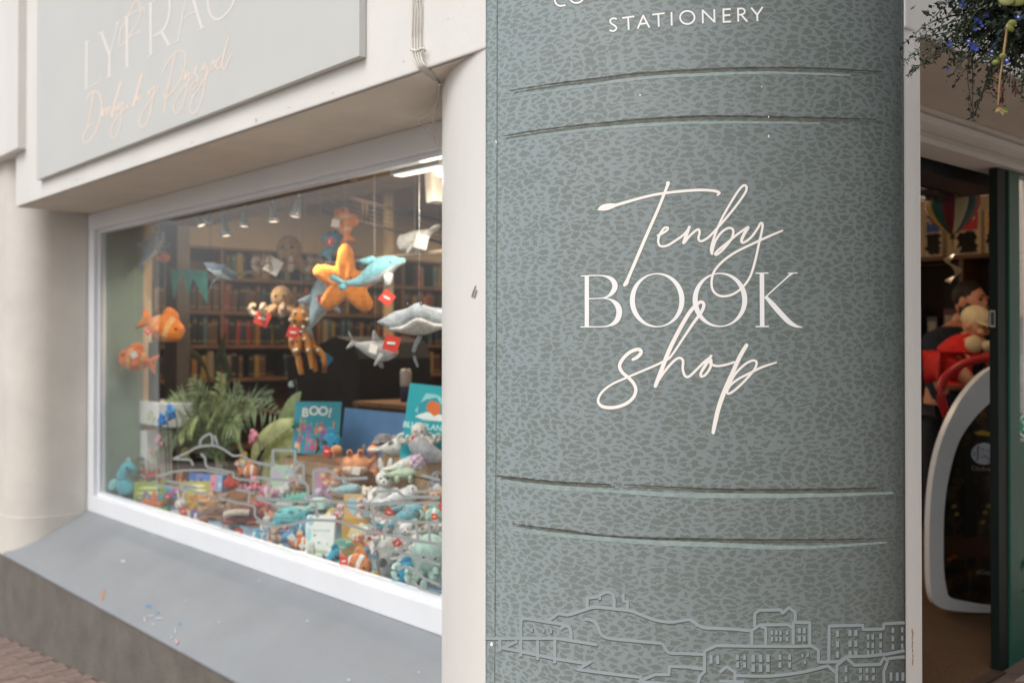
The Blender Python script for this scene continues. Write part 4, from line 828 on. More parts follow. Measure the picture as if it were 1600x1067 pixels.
def dolphin(t, S, c="76c6d2", b="d5d6d2"):
    loftbody(t, S, [(-.52, 0, -.15), (-.4, 0, -.18), (-.22, 0, -.16), (-.02, 0, -.05), (.16, 0, .07), (.30, 0, .13), (.40, -.01, .145), (.47, -.02, .165), (.5, -.02, .17)], [(.02, .02), (.05, .04), (.09, .085), (.15, .15), (.16, .165), (.12, .12), (.07, .065), (.05, .05), (.01, .01)], c, b)
    fin(t, S, [(-.62, -.05), (-.40, -.20), (-.48, -.2), (-.68, -.13)], m=plush(c), name="tail_fluke"); fin(t, S, [(-.55, -.2), (-.40, -.17), (-.42, -.27), (-.52, -.29)], m=plush(c), name="tail_fluke")
    fin(t, S, [(-.12, .10), (.05, .17), (-.02, .24), (-.16, .20), (-.26, .16)], m=plush(c), name="dorsal_fin"); fin(t, S, [(.17, -.06), (.31, -.04), (.29, -.2), (.22, -.26), (.18, -.2)], -.17, -.09, plush(b), "flipper")
    eyes(t, S, [(.265, -.115, .13)], .022)
def fish(t, S, c, stripe=None, tail=None, flip=1, tall=.33, mask=None, finc=None):
    f = flip; finc = finc or c
    P = [(-.36 * f, 0, 0), (-.28 * f, 0, 0), (-.12 * f, 0, 0), (.1 * f, 0, 0), (.27 * f, 0, -.01), (.36 * f, 0, -.02), (.39 * f, 0, -.02)]
    Rr = [(.05, .06), (.09, .14), (.16, tall * .9), (.2, tall), (.17, tall * .75), (.09, .13), (.01, .01)]
    Q = spline([p + r for p, r in zip(P, Rr)], 4); n = len(Q)
    mb = MB(); pts = [q[:3] for q in Q]; mb.loft(pts, [(max(q[3], .004), max(q[4], .004)) for q in Q], 0, 14)
    if stripe:
        fi = 0
        for i in range(n - 1):
            x = (Q[i][0] + Q[i + 1][0]) / 2 * f
            for kq in range(14):
                if .02 < x < .13 or -.24 < x < -.15: mb.m[i * 14 + kq] = 1
    sc(mb, S).build("body", [plush(c)] + ([plush(stripe)] if stripe else []), t)
    fin(t, S, [(-.3 * f, .05), (-.55 * f, .24), (-.5 * f, 0), (-.55 * f, -.24), (-.3 * f, -.05)], m=plush(tail or c), name="tail"); fin(t, S, [(-.15 * f, tall * .8), (-.1 * f, tall + .14), (.12 * f, tall + .1), (.2 * f, tall * .8)], m=plush(finc), name="dorsal_fin")
    fin(t, S, [(-.02 * f, -.05), (-.16 * f, .02), (-.2 * f, -.12), (-.06 * f, -.14)], -.24, -.18, plush(finc), "side_fin")
    if mask: sc(MB().ell((-.05 * f, -.16, .1), (.17, .04, .06), (0, R(20 * f), 0)), S).build("mask_patch", plush(mask), t); sc(MB().ell((-.2 * f, -.11, -.02), (.05, .05, .12)), S).build("mask_patch", plush(mask), t)
    eyes(t, S, [(.26 * f, -.16, .07)], .03)
def shark(t, S, c, b, ham=False):
    loftbody(t, S, [(-.5, 0, .06), (-.36, 0, .02), (-.1, 0, 0), (.15, 0, 0), (.35, 0, .02), (.47, 0, .03), (.5, 0, .03)], [(.02, .03), (.05, .06), (.14, .15), (.19, .2), (.15, .15), (.06, .06), (.01, .01)], c, b)
    fin(t, S, [(-.45, .05), (-.62, .26), (-.5, .1), (-.6, -.1), (-.42, .0)], m=plush(c), name="tail"); fin(t, S, [(-.08, .15), (-.1, .36), (.02, .26), (.12, .16)], m=plush(c), name="dorsal_fin")
    fin(t, S, [(.12, -.08), (.0, -.3), (-.06, -.3), (.02, -.08)], -.2, -.12, plush(c), "side_fin"); fin(t, S, [(.12, -.02), (.32, -.28), (.22, -.3), (.02, -.04)], .1, .18, plush(c), "side_fin"); eyes(t, S, [(.32, -.12, .09)], .03)
def octopus(t, S, c, c2=None, legs=8, head=(0, 0, .18), hr=.2, spots=None):
    sc(MB().ell(head, (hr, hr, hr * 1.15), seg=16, rings=10), S).build("head", plush(c), t); rr = random.Random(int(S * 1e4))
    for k in range(legs):
        a = 2 * math.pi * k / legs + .2; dx, dy = math.cos(a), math.sin(a) * .75; o_ = rr.uniform(.9, 1.1)
        pts = [(head[0] + dx * .08, head[1] + dy * .08, head[2] - hr * .7), (dx * .25 + head[0], dy * .25, -.06), (dx * .42 * o_ + head[0], dy * .4, -.14), (dx * .52 * o_ + head[0], dy * .5, -.06), (dx * .50 * o_ + head[0], dy * .48, .04), (dx * .43 * o_ + head[0], dy * .42, .03)]
        sc(MB().tube(pts, [.075, .032], sub=4), S).build("tentacle", plush(c), t)
        if c2: sc(MB().tube([Vector(p) + Vector((0, -.02, -.02)) for p in pts[2:]], [.05, .03], sub=3), S).build("sucker_strip", plush(c2), t)
    if spots:
        for k in range(9):
            a, e = rr.uniform(0, 6.28), rr.uniform(-.6, 1.2); sc(MB().ell((head[0] + hr * .93 * math.cos(e) * math.cos(a), -abs(hr * .93 * math.cos(e) * math.sin(a)), head[2] + hr * 1.07 * math.sin(e)), .035, seg=7, rings=5), S).build("spot", plush(spots), t)
    eyes(t, S, [(head[0] - .07, -hr * .92, head[2] + .02), (head[0] + .08, -hr * .92, head[2] + .02)], .025)
def squid(t, S, c, spots):
    rr = random.Random(5); sc(MB().ell((0, 0, .32), (.17, .16, .2), seg=14).ell((0, 0, .14), (.14, .13, .12)), S).build("head", plush(c), t)
    for k in range(7):
        a = .9 * k; x, y = .11 * math.cos(a), .09 * math.sin(a); L_ = rr.uniform(.42, .62); w_ = rr.uniform(-.1, .12)
        sc(MB().tube([(x, y, .12), (x * 1.5 + .03, y * 1.5, -.08), (x * 1.7 + w_ + .1, y * 1.6, -.24), (x * 1.5 + w_ + .14, y * 1.5, .08 - L_)], [.07, .035]), S).build("tentacle", plush(c), t)
        sc(MB().ell((x * 1.6 + w_ * .6 + .06, y * 1.6 - .05, -.15), .03, seg=7, rings=5).ell((x * 1.2, y * 1.2 - .06, .02), .028, seg=7, rings=5), S).build("spot", plush(spots), t)
    for k in range(6): a = k * 1.05; sc(MB().ell((.13 * math.cos(a), -.13, .32 + .13 * math.sin(a)), .032, seg=7, rings=5), S).build("spot", plush(spots), t)
    eyes(t, S, [(-.06, -.155, .3), (.07, -.155, .3)], .022)
def ray_toy(t, S, c, b):
    fin(t, S, [(0, .3), (.25, .12), (.55, .02), (.3, -.14), (0, -.22), (-.3, -.14), (-.55, .02), (-.25, .12)], -.14, .14, plush(c), "body", rot=(R(56), 0, R(12))); sc(MB().tube([(0, 0, -.2), (-.1, .0, -.4), (-.06, 0, -.6)], [.035, .015]), S).build("tail", plush(c), t)
    fin(t, S, [(0, .22), (.2, .08), (.4, .02), (.2, -.1), (0, -.16), (-.2, -.1), (-.4, .02), (-.2, .08)], -.165, -.09, plush(b), "belly", rot=(R(56), 0, R(12))); eyes(t, S, [(-.09, -.17, .2), (.09, -.17, .2)], .025)
def turtle(t, S, c, shell):
    sc(MB().ell((0, 0, .08), (.34, .30, .2), seg=16), S).build("shell", plush(shell), t); sc(MB().ell((0, 0, .02), (.38, .34, .09), seg=16), S).build("body", plush(c), t); sc(MB().ell((.40, -.1, .12), (.16, .13, .13)), S).build("head", plush(c), t)
    for x, y, r_ in ((.25, -.32, 30), (-.25, -.3, -30), (.2, .3, 150), (-.25, .28, -150)): sc(MB().ell((x, y, -.02), (.17, .09, .04), (0, 0, R(r_))), S).build("flipper", plush(c), t)
    eyes(t, S, [(.44, -.22, .16)], .03)
    for k in range(5): a = k * 1.26; sc(MB().ell((.2 * math.cos(a), .17 * math.sin(a) - .03, .22), (.08, .07, .03)), S).build("shell_patch", plush(c), t)
def penguin(t, S, c, b, beak="d98a3a"):
    sc(MB().ell((0, 0, 0), (.26, .24, .36), seg=14), S).build("body", plush(c), t); sc(MB().ell((0, 0, .38), (.2, .19, .19), seg=14), S).build("head", plush(c), t); sc(MB().ell((0, -.1, -.04), (.19, .17, .28)), S).build("belly", plush(b), t); sc(MB().ell((0, -.17, .40), (.05, .1, .035)), S).build("beak", plush(beak), t)
    for s in (-1, 1): sc(MB().ell((s * .27, 0, .02), (.06, .12, .24), (0, R(-s * 18), 0)), S).build("wing", plush(c), t); sc(MB().ell((s * .12, -.12, -.36), (.1, .14, .05)), S).build("foot", plush(beak), t)
    eyes(t, S, [(-.08, -.175, .43), (.08, -.175, .43)], .025)
def seal(t, S, c, b, patch=None):
    loftbody(t, S, [(-.5, 0, -.1), (-.3, 0, -.08), (-.05, 0, -.03), (.18, -.03, .06), (.32, -.08, .18), (.38, -.1, .24)], [(.06, .03), (.13, .11), (.2, .2), (.19, .2), (.16, .17), (.02, .02)], c, b)
    sc(MB().ell((.36, -.22, .15), (.09, .08, .06)), S).build("muzzle", plush(b), t)
    for s, y in ((-1, -.18), (1, .16)): sc(MB().ell((.12, y, -.16), (.2, .08, .04), (0, R(20), R(s * 30))), S).build("flipper", plush(c), t); sc(MB().ell((-.55, y * .5, -.1), (.14, .07, .03), (0, 0, R(s * 25))), S).build("tail_flipper", plush(c), t)
    if patch:
        for p, r_ in (((.05, -.17, .08), .09), ((-.2, -.1, .02), .08), ((.3, -.2, .28), .06)): sc(MB().ell(p, (r_, .05, r_ * .8)), S).build("dark_patch", plush(patch), t)
    eyes(t, S, [(.28, -.24, .24), (.42, -.2, .24)], .024)
def crab(t, S, c, b):
    sc(MB().ell((0, 0, 0), (.36, .24, .24), seg=16), S).build("body", plush(c), t); sc(MB().ell((0, -.1, -.08), (.3, .17, .14)), S).build("belly", plush(b), t)
    for s in (-1, 1):
        sc(MB().tube([(s * .3, -.05, .05), (s * .45, -.1, .18), (s * .42, -.12, .3)], [.06, .05]).ell((s * .40, -.14, .34), (.13, .08, .11)), S).build("claw", plush(c), t)
        for k in range(3): sc(MB().tube([(s * .28, -.02, -.1), (s * (.42 + .03 * k), .05 * k - .1, -.14), (s * (.46 + .03 * k), .05 * k - .1, -.26)], [.05, .03]), S).build("leg", plush(c), t)
        sc(MB().ell((s * .12, -.1, .28), .07), S).build("eye_stalk", plush(c), t)
    eyes(t, S, [(-.12, -.17, .3), (.12, -.17, .3)], .03)
def animal(t, S, c, b, ear="round", acc=None):
    sc(MB().ell((0, 0, -.12), (.24, .2, .27), seg=14), S).build("body", plush(c), t); sc(MB().ell((0, -.04, .24), (.22, .2, .2), seg=14), S).build("head", plush(c), t); sc(MB().ell((0, -.2, .19), (.12, .09, .09)), S).build("muzzle", plush(b), t); sc(MB().ell((0, -.13, -.12), (.15, .1, .19)), S).build("belly", plush(b), t)
    for s in (-1, 1):
        sc(MB().tube([(s * .18, -.03, 0), (s * .32, -.12, -.1), (s * .3, -.2, -.2)], [.085, .07]).ell((s * .3, -.2, -.22), .08), S).build("arm", plush(c), t); sc(MB().tube([(s * .13, -.05, -.3), (s * .22, -.26, -.34)], .09).ell((s * .22, -.28, -.33), (.1, .08, .11)), S).build("leg", plush(c), t)
        if ear == "long": sc(MB().ell((s * .1, 0, .55), (.06, .04, .2), (0, R(s * 10), 0)), S).build("ear", plush(c), t)
        else: sc(MB().ell((s * .18, 0, .4), (.085, .05, .085)), S).build("ear", plush(acc or c), t)
    eyes(t, S, [(-.08, -.22, .28), (.08, -.22, .28)], .026); sc(MB().ell((0, -.285, .21), (.035, .02, .025)), S).build("nose", BLK, t)
def seahorse(t, S, c, b):
    P = [(.16, 0, .3), (.04, 0, .36), (-.05, 0, .25), (-.06, 0, .1), (.04, 0, -.06), (.03, 0, -.22), (-.06, 0, -.34), (-.16, 0, -.3), (-.14, 0, -.22)]
    sc(MB().tube(P, .1, sub=5), S); rad = [.04, .1, .1, .13, .16, .11, .07, .05, .02]
    Q = spline([tuple(map(float, p)) + (r,) for p, r in zip(P, rad)], 4); sc(MB().loft([q[:3] for q in Q], [q[3] for q in Q], seg=12), S).build("body", plush(c), t)
    fin(t, S, [(-.16, .16), (-.3, .1), (-.28, -.06), (-.1, 0)], m=plush(b), name="back_fin"); fin(t, S, [(-.02, .42), (.04, .54), (.1, .44)], m=plush(b), name="crest"); eyes(t, S, [(.05, -.09, .36)], .025)
def croc(t, S, c, b):
    loftbody(t, S, [(-.5, 0, 0), (-.2, 0, .02), (.05, 0, .04), (.25, 0, .08), (.42, 0, .05), (.5, 0, .05)], [(.02, .02), (.1, .09), (.14, .13), (.12, .11), (.07, .05), (.02, .02)], c, b)
    for x, y in ((.15, -.14), (-.15, -.13), (.15, .14), (-.15, .13)): sc(MB().ell((x, y, -.08), (.06, .06, .09)), S).build("leg", plush(c), t)
    for k in range(5): sc(MB().ell((-.35 + .13 * k, 0, .1 + .02 * k), (.04, .02, .05), seg=7, rings=5), S).build("back_scale", plush(b), t)
    eyes(t, S, [(.27, -.1, .16), (.27, .1, .16)], .035)
def flower_ball(t, S, c, c2):
    rr = random.Random(4)
    for k in range(22):
        z = 1 - 2 * (k + .5) / 22; a = k * 2.4; r_ = math.sqrt(1 - z * z); sc(MB().ell((.34 * r_ * math.cos(a), .34 * r_ * math.sin(a), .34 * z), .13, seg=8, rings=6), S).build("petal", plush(c if k % 3 else c2), t)
    sc(MB().ell((0, 0, 0), .34), S).build("core", plush(c2), t)
# ================================================================== toys placed in the window
TR = random.Random(44)
def put(fn, args, name, label, px, py, size, y, rz=0, tilt=0, string=False, group="sea creature soft toys in the window", tagp=None, post=None):
    t, S = toy(name, label, px, py, size * (1.05 if string else 1.14), y, rz, tilt, group, string); fn(t, S, *args)
    if tagp: swing_tag(t, S, *tagp)
    elif size > 25 and fn is not starfish and TR.random() < .5: swing_tag(t, S, (TR.uniform(-.3, .3), -.32, TR.uniform(-.2, .15)), min(.12, .02 / S), TR.uniform(-40, 40), TR.choice((TAGR, TAGR, TAGW, TAGW, card("e8c8b0"))), TR.random() < .6)
    return t, S
HG = "soft toys hanging on strings in the window"
def hang(*a, **k): return put(*a, string=True, group=HG, **k)
hang(starfish, ("ff8a16",), "starfish_toy", "big bright orange starfish soft toy hanging in the middle of the window", 540, 440, 92, .78)
hang(dolphin, (), "dolphin_toy", "turquoise dolphin soft toy with white belly hanging beside the orange starfish", 584, 424, 96, .70, tagp=((.23, -.2, -.42), .10, 38))
hang(shark, ("9fc4d4", "dcdedc"), "shark_toy", "pale blue and grey shark soft toy hanging half behind the orange starfish", 500, 474, 92, .88, rz=30, tilt=-70)
hang(fish, ("ee8526", "e8b078", "ee8526", -1, .25), "fish_toy", "upright orange fish soft toy hanging above the starfish", 537, 347, 58, .90, tilt=78)
hang(fish, ("4f9ec0", None, "4f9ec0", 1, .22), "fish_toy", "small sky blue fish soft toy hanging beside the upright orange fish", 522, 378, 52, .92, tilt=-60)
hang(octopus, ("b08256", "d0bda4"), "octopus_toy", "tan octopus soft toy with curled arms, higher of the two tan ones", 452, 408, 94, .90, tagp=((-.18, -.3, -.1), .12, 30, TAGW, False))
hang(octopus, ("b88753", "c9b49a"), "octopus_toy", "tan octopus soft toy with red swing tag, lower of the two tan ones", 440, 480, 80, .84, tagp=((-.28, -.3, -.22), .13, 25))
hang(squid, ("cc7f2c", "e8d8b8"), "squid_toy", "orange brown squid soft toy with white spots hanging head up", 470, 532, 96, .80, tagp=((-.05, -.3, .12), .09, 20))
hang(shark, ("8f8c90", "cfd0d0"), "shark_toy", "grey reef shark soft toy with raised fin hanging beside the mottled ray", 586, 546, 78, .74, rz=35, tilt=10)
hang(ray_toy, ("7d858c", "cfc8c0"), "seal_toy", "mottled grey ray soft toy with long pale flippers beside the column", 655, 500, 116, .74, rz=-10, tilt=-4, tagp=((-.28, -.35, -.28), .10, 22))
hang(seal, ("d0cac2", "d9d3cb", "5f6a78"), "seal_toy", "cream seal pup soft toy with dark patches hanging high beside the column", 648, 374, 66, .98, rz=160, tilt=35, tagp=((-.2, .3, -.25), .16, 40, TAGW, False))
hang(fish, ("f2700f", "efa555", "f2700f", -1, .27), "fish_toy", "orange clownfish soft toy hanging lowest at the left end of the window", 211, 562, 62, .69, tilt=12)
hang(fish, ("f58210", "f0ad60", "f58210", 1, .27), "fish_toy", "orange clownfish soft toy hanging just above the lowest orange one", 258, 512, 74, .71, tilt=22)
hang(shark, ("5f7896", "c7d9dc"), "whale_toy", "slate blue whale soft toy with white belly hanging at the far end", 238, 388, 62, .72, rz=20, tilt=-62)
hang(fish, ("c45a20", "b5482a", "c45a20", 1, .3), "fish_toy", "tiny dark orange fish soft toy hanging beside the slate blue whale", 256, 403, 24, .76)
hang(ray_toy, ("5b7391", "bcd2d8"), "ray_toy", "slate blue ray soft toy hanging over the teal bunting", 346, 424, 52, .90, tilt=25)
# teal bunting
bt = thing("bunting", "teal fabric bunting pennants strung behind the slate blue ray", "bunting", (0, 0, 0)); TEAL = pmat("teal_bunting", "2f7a72", rough=.8, var=.12, vscale=14)
bp_ = [on_y(x, y, .84) for x, y in ((262, 418), (285, 424), (305, 427), (330, 430))]
MB().tube([tuple(p) for p in bp_], .003, seg=5).build("bunting_cord", TEAL, bt)
for k, (a, b, c) in enumerate(((264, 284, (272, 468)), (284, 304, (292, 462)), (292, 322, (322, 474)))):
    A, B, C = on_y(a, 420, .84), on_y(b, 424, .84), on_y(*c, .84); MB().prism([(A.x, A.z), (B.x, B.z), (C.x, C.z)], .838 + .004 * k, .841 + .004 * k).build("pennant", TEAL, bt)

CRW = pmat("crate_wood", "a08363", rough=.65, var=.14, vscale=6, stretch=(6, 1, 6))
# ---- crates and steps the display stands on
def crate(name, label, x0p, x1p, ytop, y0, y1, zbase=.2):
    A = on_y(x0p, ytop, y0); B = on_y(x1p, ytop, y0); x0, x1, z1 = A.x, B.x, (A.z + B.z) / 2
    t = thing(name, label, "crate", ((x0 + x1) / 2, (y0 + y1) / 2, zbase), group="wooden crates of the display"); W, D, H = x1 - x0, y1 - y0, z1 - zbase
    n = max(3, int(H / .085)); ph = H / n
    for k in range(n):
        for yy in (-D / 2, D / 2 - .012): MB().box((-W / 2, yy, k * ph + .004), (W / 2, yy + .012, (k + 1) * ph - .004)).build("plank", CRW, t)
        for xx in (-W / 2, W / 2 - .012): MB().box((xx, -D / 2 + .013, k * ph + .004), (xx + .012, D / 2 - .013, (k + 1) * ph - .004)).build("plank", CRW, t)
    for xx in (-W / 2 + .013, W / 2 - .037):
        for yy in (-D / 2 + .013, D / 2 - .037): MB().box((xx, yy, 0), (xx + .024, yy + .024, H)).build("corner_post", WOODD, t)
    MB().box((-W / 2 + .014, -D / 2 + .014, H - .018), (W / 2 - .014, D / 2 - .014, H - .006)).build("crate_top", WOODM, t); return z1
zc1 = crate("crate", "brown slatted crate under the coral reef picture book", 440, 560, 722, 1.02, 1.42)
zc2 = crate("crate", "brown slatted crate under the grey seals near the column", 596, 700, 716, 1.0, 1.4)
zc3 = crate("crate", "low brown slatted crate carrying the row of small books", 262, 430, 772, .92, 1.16)
st1 = on_y(560, 812, .88).z
tag(MB().box((on_y(430, 812, .84).x, .84, .201), (-1.55, 1.0, st1)).build("display_step", pmat("step_cloth", "a9b7b6", rough=.9, var=.1, vscale=8), None, bevel=.01), "long cloth covered step in front of the crates", "step")

# ---- picture books on show
def show_book(label, px, py, wpx_, hpx_, y, cover, rz=0, lean=-12, art=None, thick=.012, roll=0):
    p = on_y(px, py, y); d = depth_of(p); W, H = wpx(wpx_, d), wpx(hpx_, d)
    t = thing("picture_book", label, "book", p, rot=Euler((R(lean), R(roll), VR + R(rz))), group="picture books on show in the window")
    MB().box((-W / 2, -.002, -H / 2), (W / 2, 0, H / 2)).box((-W / 2, thick, -H / 2), (W / 2, thick + .002, H / 2)).box((-W / 2, 0, -H / 2), (-W / 2 + .003, thick, H / 2)).build("cover", card(cover), t, bevel=.0008)
    MB().box((-W / 2 + .004, .0005, -H / 2 + .004), (W / 2 - .004, thick - .0005, H / 2 - .004)).build("pages", card("e9e4d8"), t)
    if art: art(t, W, H)
    return t
def blot(t, W, H, x, z, rx, rz_, col, lift, name="cover_print", k=9, seed=0):
    rr = random.Random(seed); pts = [(x * W + rx * W * math.cos(2 * math.pi * i / k) * rr.uniform(.75, 1.15), -.002 - lift, z * H + rz_ * H * math.sin(2 * math.pi * i / k) * rr.uniform(.75, 1.15)) for i in range(k)]
    MB().add(pts, [tuple(range(k))], 0, False).build(name, card(col), t)
def title(t, W, H, txt, x, z, size, col, bold=.0, arc=0):
    text_mesh(txt, size * H, "title_lettering", card(col), t, (x * W, -.0042, z * H), (R(90), R(arc), 0), bold)
def art_boo(t, W, H):
    rr = random.Random(5)
    for k, (ch_, dx, dz, r_) in enumerate((("B", -.27, .28, 0), ("O", -.08, .315, -4), ("O", .12, .31, 4), ("!", .27, .28, 10))): title(t, W, H, ch_, dx, dz, .24, "f2efe6", .0016, r_)
    cols = ["e0805a", "d96a8a", "c8589a", "e8a24a", "8a6ab0", "58b0a8", "e7b7a0", "d9564a"]
    for k in range(34): blot(t, W, H, rr.uniform(-.42, .42), rr.uniform(-.45, .10), rr.uniform(.03, .09), rr.uniform(.02, .08), rr.choice(cols), .0004 + .00006 * k, seed=k)
    for x, h in ((-.36, .2), (-.2, .05), (.0, .1), (.2, .0), (.36, .12)):
        mb = MB(); mb.quad((x * W - .004, -.0030, -.47 * H), (x * W + .006, -.0030, -.47 * H), (x * W + .004, -.0030, h * H), (x * W - .002, -.0030, h * H)); mb.build("cover_print", card(cols[int(abs(x) * 10) % 8]), t)
show_book("square teal coral reef picture book titled BOO!", 495, 668, 74, 82, 1.12, "2f93a6", rz=-6, art=art_boo)
def art_planet(t, W, H):
    blot(t, W, H, .06, .2, .36, .2, "8fd0d6", .0003, seed=1); blot(t, W, H, .06, .17, .33, .17, "1f97a8", .0004, seed=2); blot(t, W, H, .08, .08, .34, .06, "e6eeee", .0006, seed=3); blot(t, W, H, .1, .2, .17, .1, "d9702f", .0008, seed=4)
    title(t, W, H, "BLUE PLANET", .0, -.06, .105, "bfe6e6", .001); title(t, W, H, "THE", .0, .03, .05, "bfe6e6")
    for k, (x, z) in enumerate(((-.25, -.3), (.1, -.34), (.3, -.24))): blot(t, W, H, x, z, .1, .05, "0f7f96", .0004, seed=9 + k)
show_book("tall turquoise picture book titled BLUE PLANET beside the column", 668, 660, 72, 118, 1.10, "17a0ae", rz=-4, art=art_planet, roll=6)
t = show_book("plain sky blue display board behind the grey seals", 588, 688, 116, 92, 1.46, "6f9fd6", rz=-14, lean=-4, roll=4)
def art_white(t, W, H):
    rr = random.Random(8)
    for k in range(5): blot(t, W, H, -.2 + .12 * k, .12, .045, .02, "9fb0b8", .0004, seed=k + 50)
    blot(t, W, H, -.36, .36, .12, .12, "8fd0e0", .0004, seed=2); blot(t, W, H, -.38, .0, .1, .2, "a8dbe6", .0004, seed=3); blot(t, W, H, .05, -.42, .3, .06, "b9d0a8", .0004, seed=5)
    for k in range(8): blot(t, W, H, rr.uniform(-.35, .35), rr.uniform(-.35, .0), .04, .03, rr.choice(["3f6a78", "6fb09a", "88a8c0", "d8c8a0"]), .0005, seed=k + 20)
show_book("white picture book with pale blue corner art at the front of the window", 500, 836, 46, 62, .70, "e9ece9", rz=-8, art=art_white)
def art_gold(t, W, H):
    blot(t, W, H, 0, .1, .3, .25, "e6d2a0", .0004, seed=1); blot(t, W, H, -.1, -.25, .25, .12, "b9823e", .0005, seed=2); blot(t, W, H, .2, .3, .12, .08, "f0e6d0", .0006, seed=6)
show_book("golden yellow picture book leaning behind the white one", 556, 838, 44, 56, .80, "c99b4a", rz=6, art=art_gold)
show_book("tan and white picture book standing over the golden one", 560, 794, 46, 44, .88, "cba66a", rz=0, art=lambda t, W, H: (blot(t, W, H, -.2, .1, .18, .3, "8fc3d8", .0004, seed=4), blot(t, W, H, .15, -.25, .2, .15, "e8d6e0", .0005, seed=5)))
def art_green(t, W, H):
    for z in (.25, .05, -.15): blot(t, W, H, 0, z, .4, .04, "d8deb0", .0004, seed=int(z * 100))
show_book("olive green book lying open beside the cyan seahorse", 234, 772, 48, 40, .72, "8a9a3c", rz=8, art=art_green)
def art_yellow(t, W, H):
    rr = random.Random(2)
    for k in range(12): blot(t, W, H, rr.uniform(-.4, .1), rr.uniform(-.42, .1), .08, .06, rr.choice(["d98a4a", "e0a060", "c8763a", "7f8a4a"]), .0004 + k * 1e-5, seed=k)
    for z in (.36, .22): blot(t, W, H, .12, z, .3, .045, "f0ecd0", .0006, seed=int(z * 90))
    blot(t, W, H, -.25, .35, .14, .07, "6f88b8", .0006, seed=40)
show_book("yellow green picture book with orange animals on the cover", 303, 778, 46, 52, .74, "b9b45a", rz=10, art=art_yellow)
show_book("pastel green picture book behind the cyan turtle", 448, 752, 52, 52, 1.0, "a9bfae", art=lambda t, W, H: [blot(t, W, H, random.uniform(-.35, .35), random.uniform(-.35, .35), .12, .1, random.choice(["b9a8cc", "8fb8d0", "cfd8c0"]), .0004 + i * 2e-5, seed=i) for i in range(7)])
show_book("purple and pink patterned picture book in front of the brown crate", 508, 752, 30, 44, 1.0, "b088a0", art=lambda t, W, H: [blot(t, W, H, random.uniform(-.35, .35), random.uniform(-.4, .4), .12, .09, random.choice(["e8c8b0", "c86a6a", "8a6a9a", "e0b070"]), .0004 + i * 2e-5, seed=i) for i in range(12)])
# row of small boxed books, coloured
for k, (px, c, nm) in enumerate(((278, "c8702f", "orange"), (287, "5a3326", "dark brown"), (298, "3f78c8", "bright blue with green figure"), (309, "6f8fd8", "pale blue with white figure"), (320, "4f8fe0", "sky blue"), (331, "e0a0b0", "pink"), (342, "8fb8e8", "light blue"), (350, "2c3558", "navy"))):
    show_book(f"{nm} pocket book in the row on the low crate", px + 2, 753 + (k - 4) * .8, 10, 26, .93, c, art=lambda t, W, H, k=k: blot(t, W, H, 0, -.1, .25, .18, ["f0d060", "c87a50", "9fd870", "f4efe0", "f0b0c0", "d86a90", "c8e0f4", "8f9ac8"][k], .0004, seed=k))

# ---- toys on the display
def sit(*a, **k): return put(*a, **k)
sit(seahorse, ("3fa9bd", "6fc3c9"), "seahorse_toy", "tall cyan seahorse soft toy standing at the left end of the display", 197, 762, 78, .64)
sit(seal, ("cfd6d6", "dfe3e2"), "seal_toy", "small white seal soft toy at the foot of the cyan seahorse", 184, 782, 30, .62)
sit(animal, ("b9c4a4", "d3d8c4"), "dinosaur_toy", "pale green soft toy sitting behind the olive book", 218, 742, 30, .80)
sit(crab, ("c43020", "1c1716"), "ladybird_toy", "red and black crab soft toy under the blue flowers", 237, 744, 24, .78)
sit(fish, ("5f4a78", "8fa04a", "5f4a78", 1), "fish_toy", "purple fish soft toy lying below the olive book", 228, 782, 26, .66)
sit(starfish, ("d95f18",), "starfish_toy", "small vivid orange starfish soft toy on the display corner", 241, 790, 32, .63)
sit(turtle, ("3f9a3c", "2f8a34"), "turtle_toy", "small bright green turtle soft toy at the front of the display", 250, 799, 26, .62)
sit(octopus, ("3fa0c0", None, 6), "octopus_toy", "blue octopus soft toy beside the yellow green picture book", 266, 772, 32, .68)
sit(flower_ball, ("c070b0", "b860a8"), "flower_toy", "violet flower ball resting on the blue octopus", 274, 768, 17, .64)
sit(animal, ("d8cfc8", "e4dcd8", "long"), "rabbit_toy", "white and lilac rabbit soft toy below the yellow green picture book", 283, 798, 38, .64)
sit(fish, ("4f4a90", "e0dcd8", "5a58a8", 1), "fish_toy", "indigo and white fish soft toy lying at the glass", 303, 812, 30, .62)
sit(animal, ("c8834a", "d9b088"), "monkey_toy", "ginger orange monkey soft toy beside the brown turtle", 316, 790, 38, .70)
sit(turtle, ("7a5238", "5a3a28"), "turtle_toy", "brown turtle soft toy with cream collar at the glass", 336, 806, 50, .64)
t, S = sit(turtle, ("7a2a24", "54201e"), "turtle_toy", "large dark red turtle soft toy with cream edging", 384, 810, 74, .68)
sc(MB().tube([(-.3, -.3, .12), (-.1, -.36, .18), (.15, -.32, .16)], .06), S).build("shell_edging", plush("c9b8a4"), t)
sit(penguin, ("d9d4cc", "e4e0da"), "penguin_toy", "cream penguin soft toy leaning on the dark red turtle", 361, 818, 34, .62)
sit(fish, ("bb2a20", None, "bb2a20", -1, .3), "fish_toy", "bright red fish soft toy at the end of the row of small books", 360, 756, 26, .86)
sit(octopus, ("cf7f9a", None), "octopus_toy", "rose pink octopus soft toy above the dark red turtle", 398, 760, 36, .86)
sit(octopus, ("cf5f62", None), "octopus_toy", "coral red octopus soft toy just below the rose pink one", 406, 786, 30, .78)
sit(fish, ("d9783f", "e0ddd6", "d9783f", 1), "fish_toy", "orange and white clownfish soft toy above the rose pink octopus", 391, 737, 32, .96)
sit(penguin, ("d9a042", "e6dcc8"), "duck_toy", "yellow duck soft toy behind the orange and white clownfish", 381, 722, 26, 1.02)
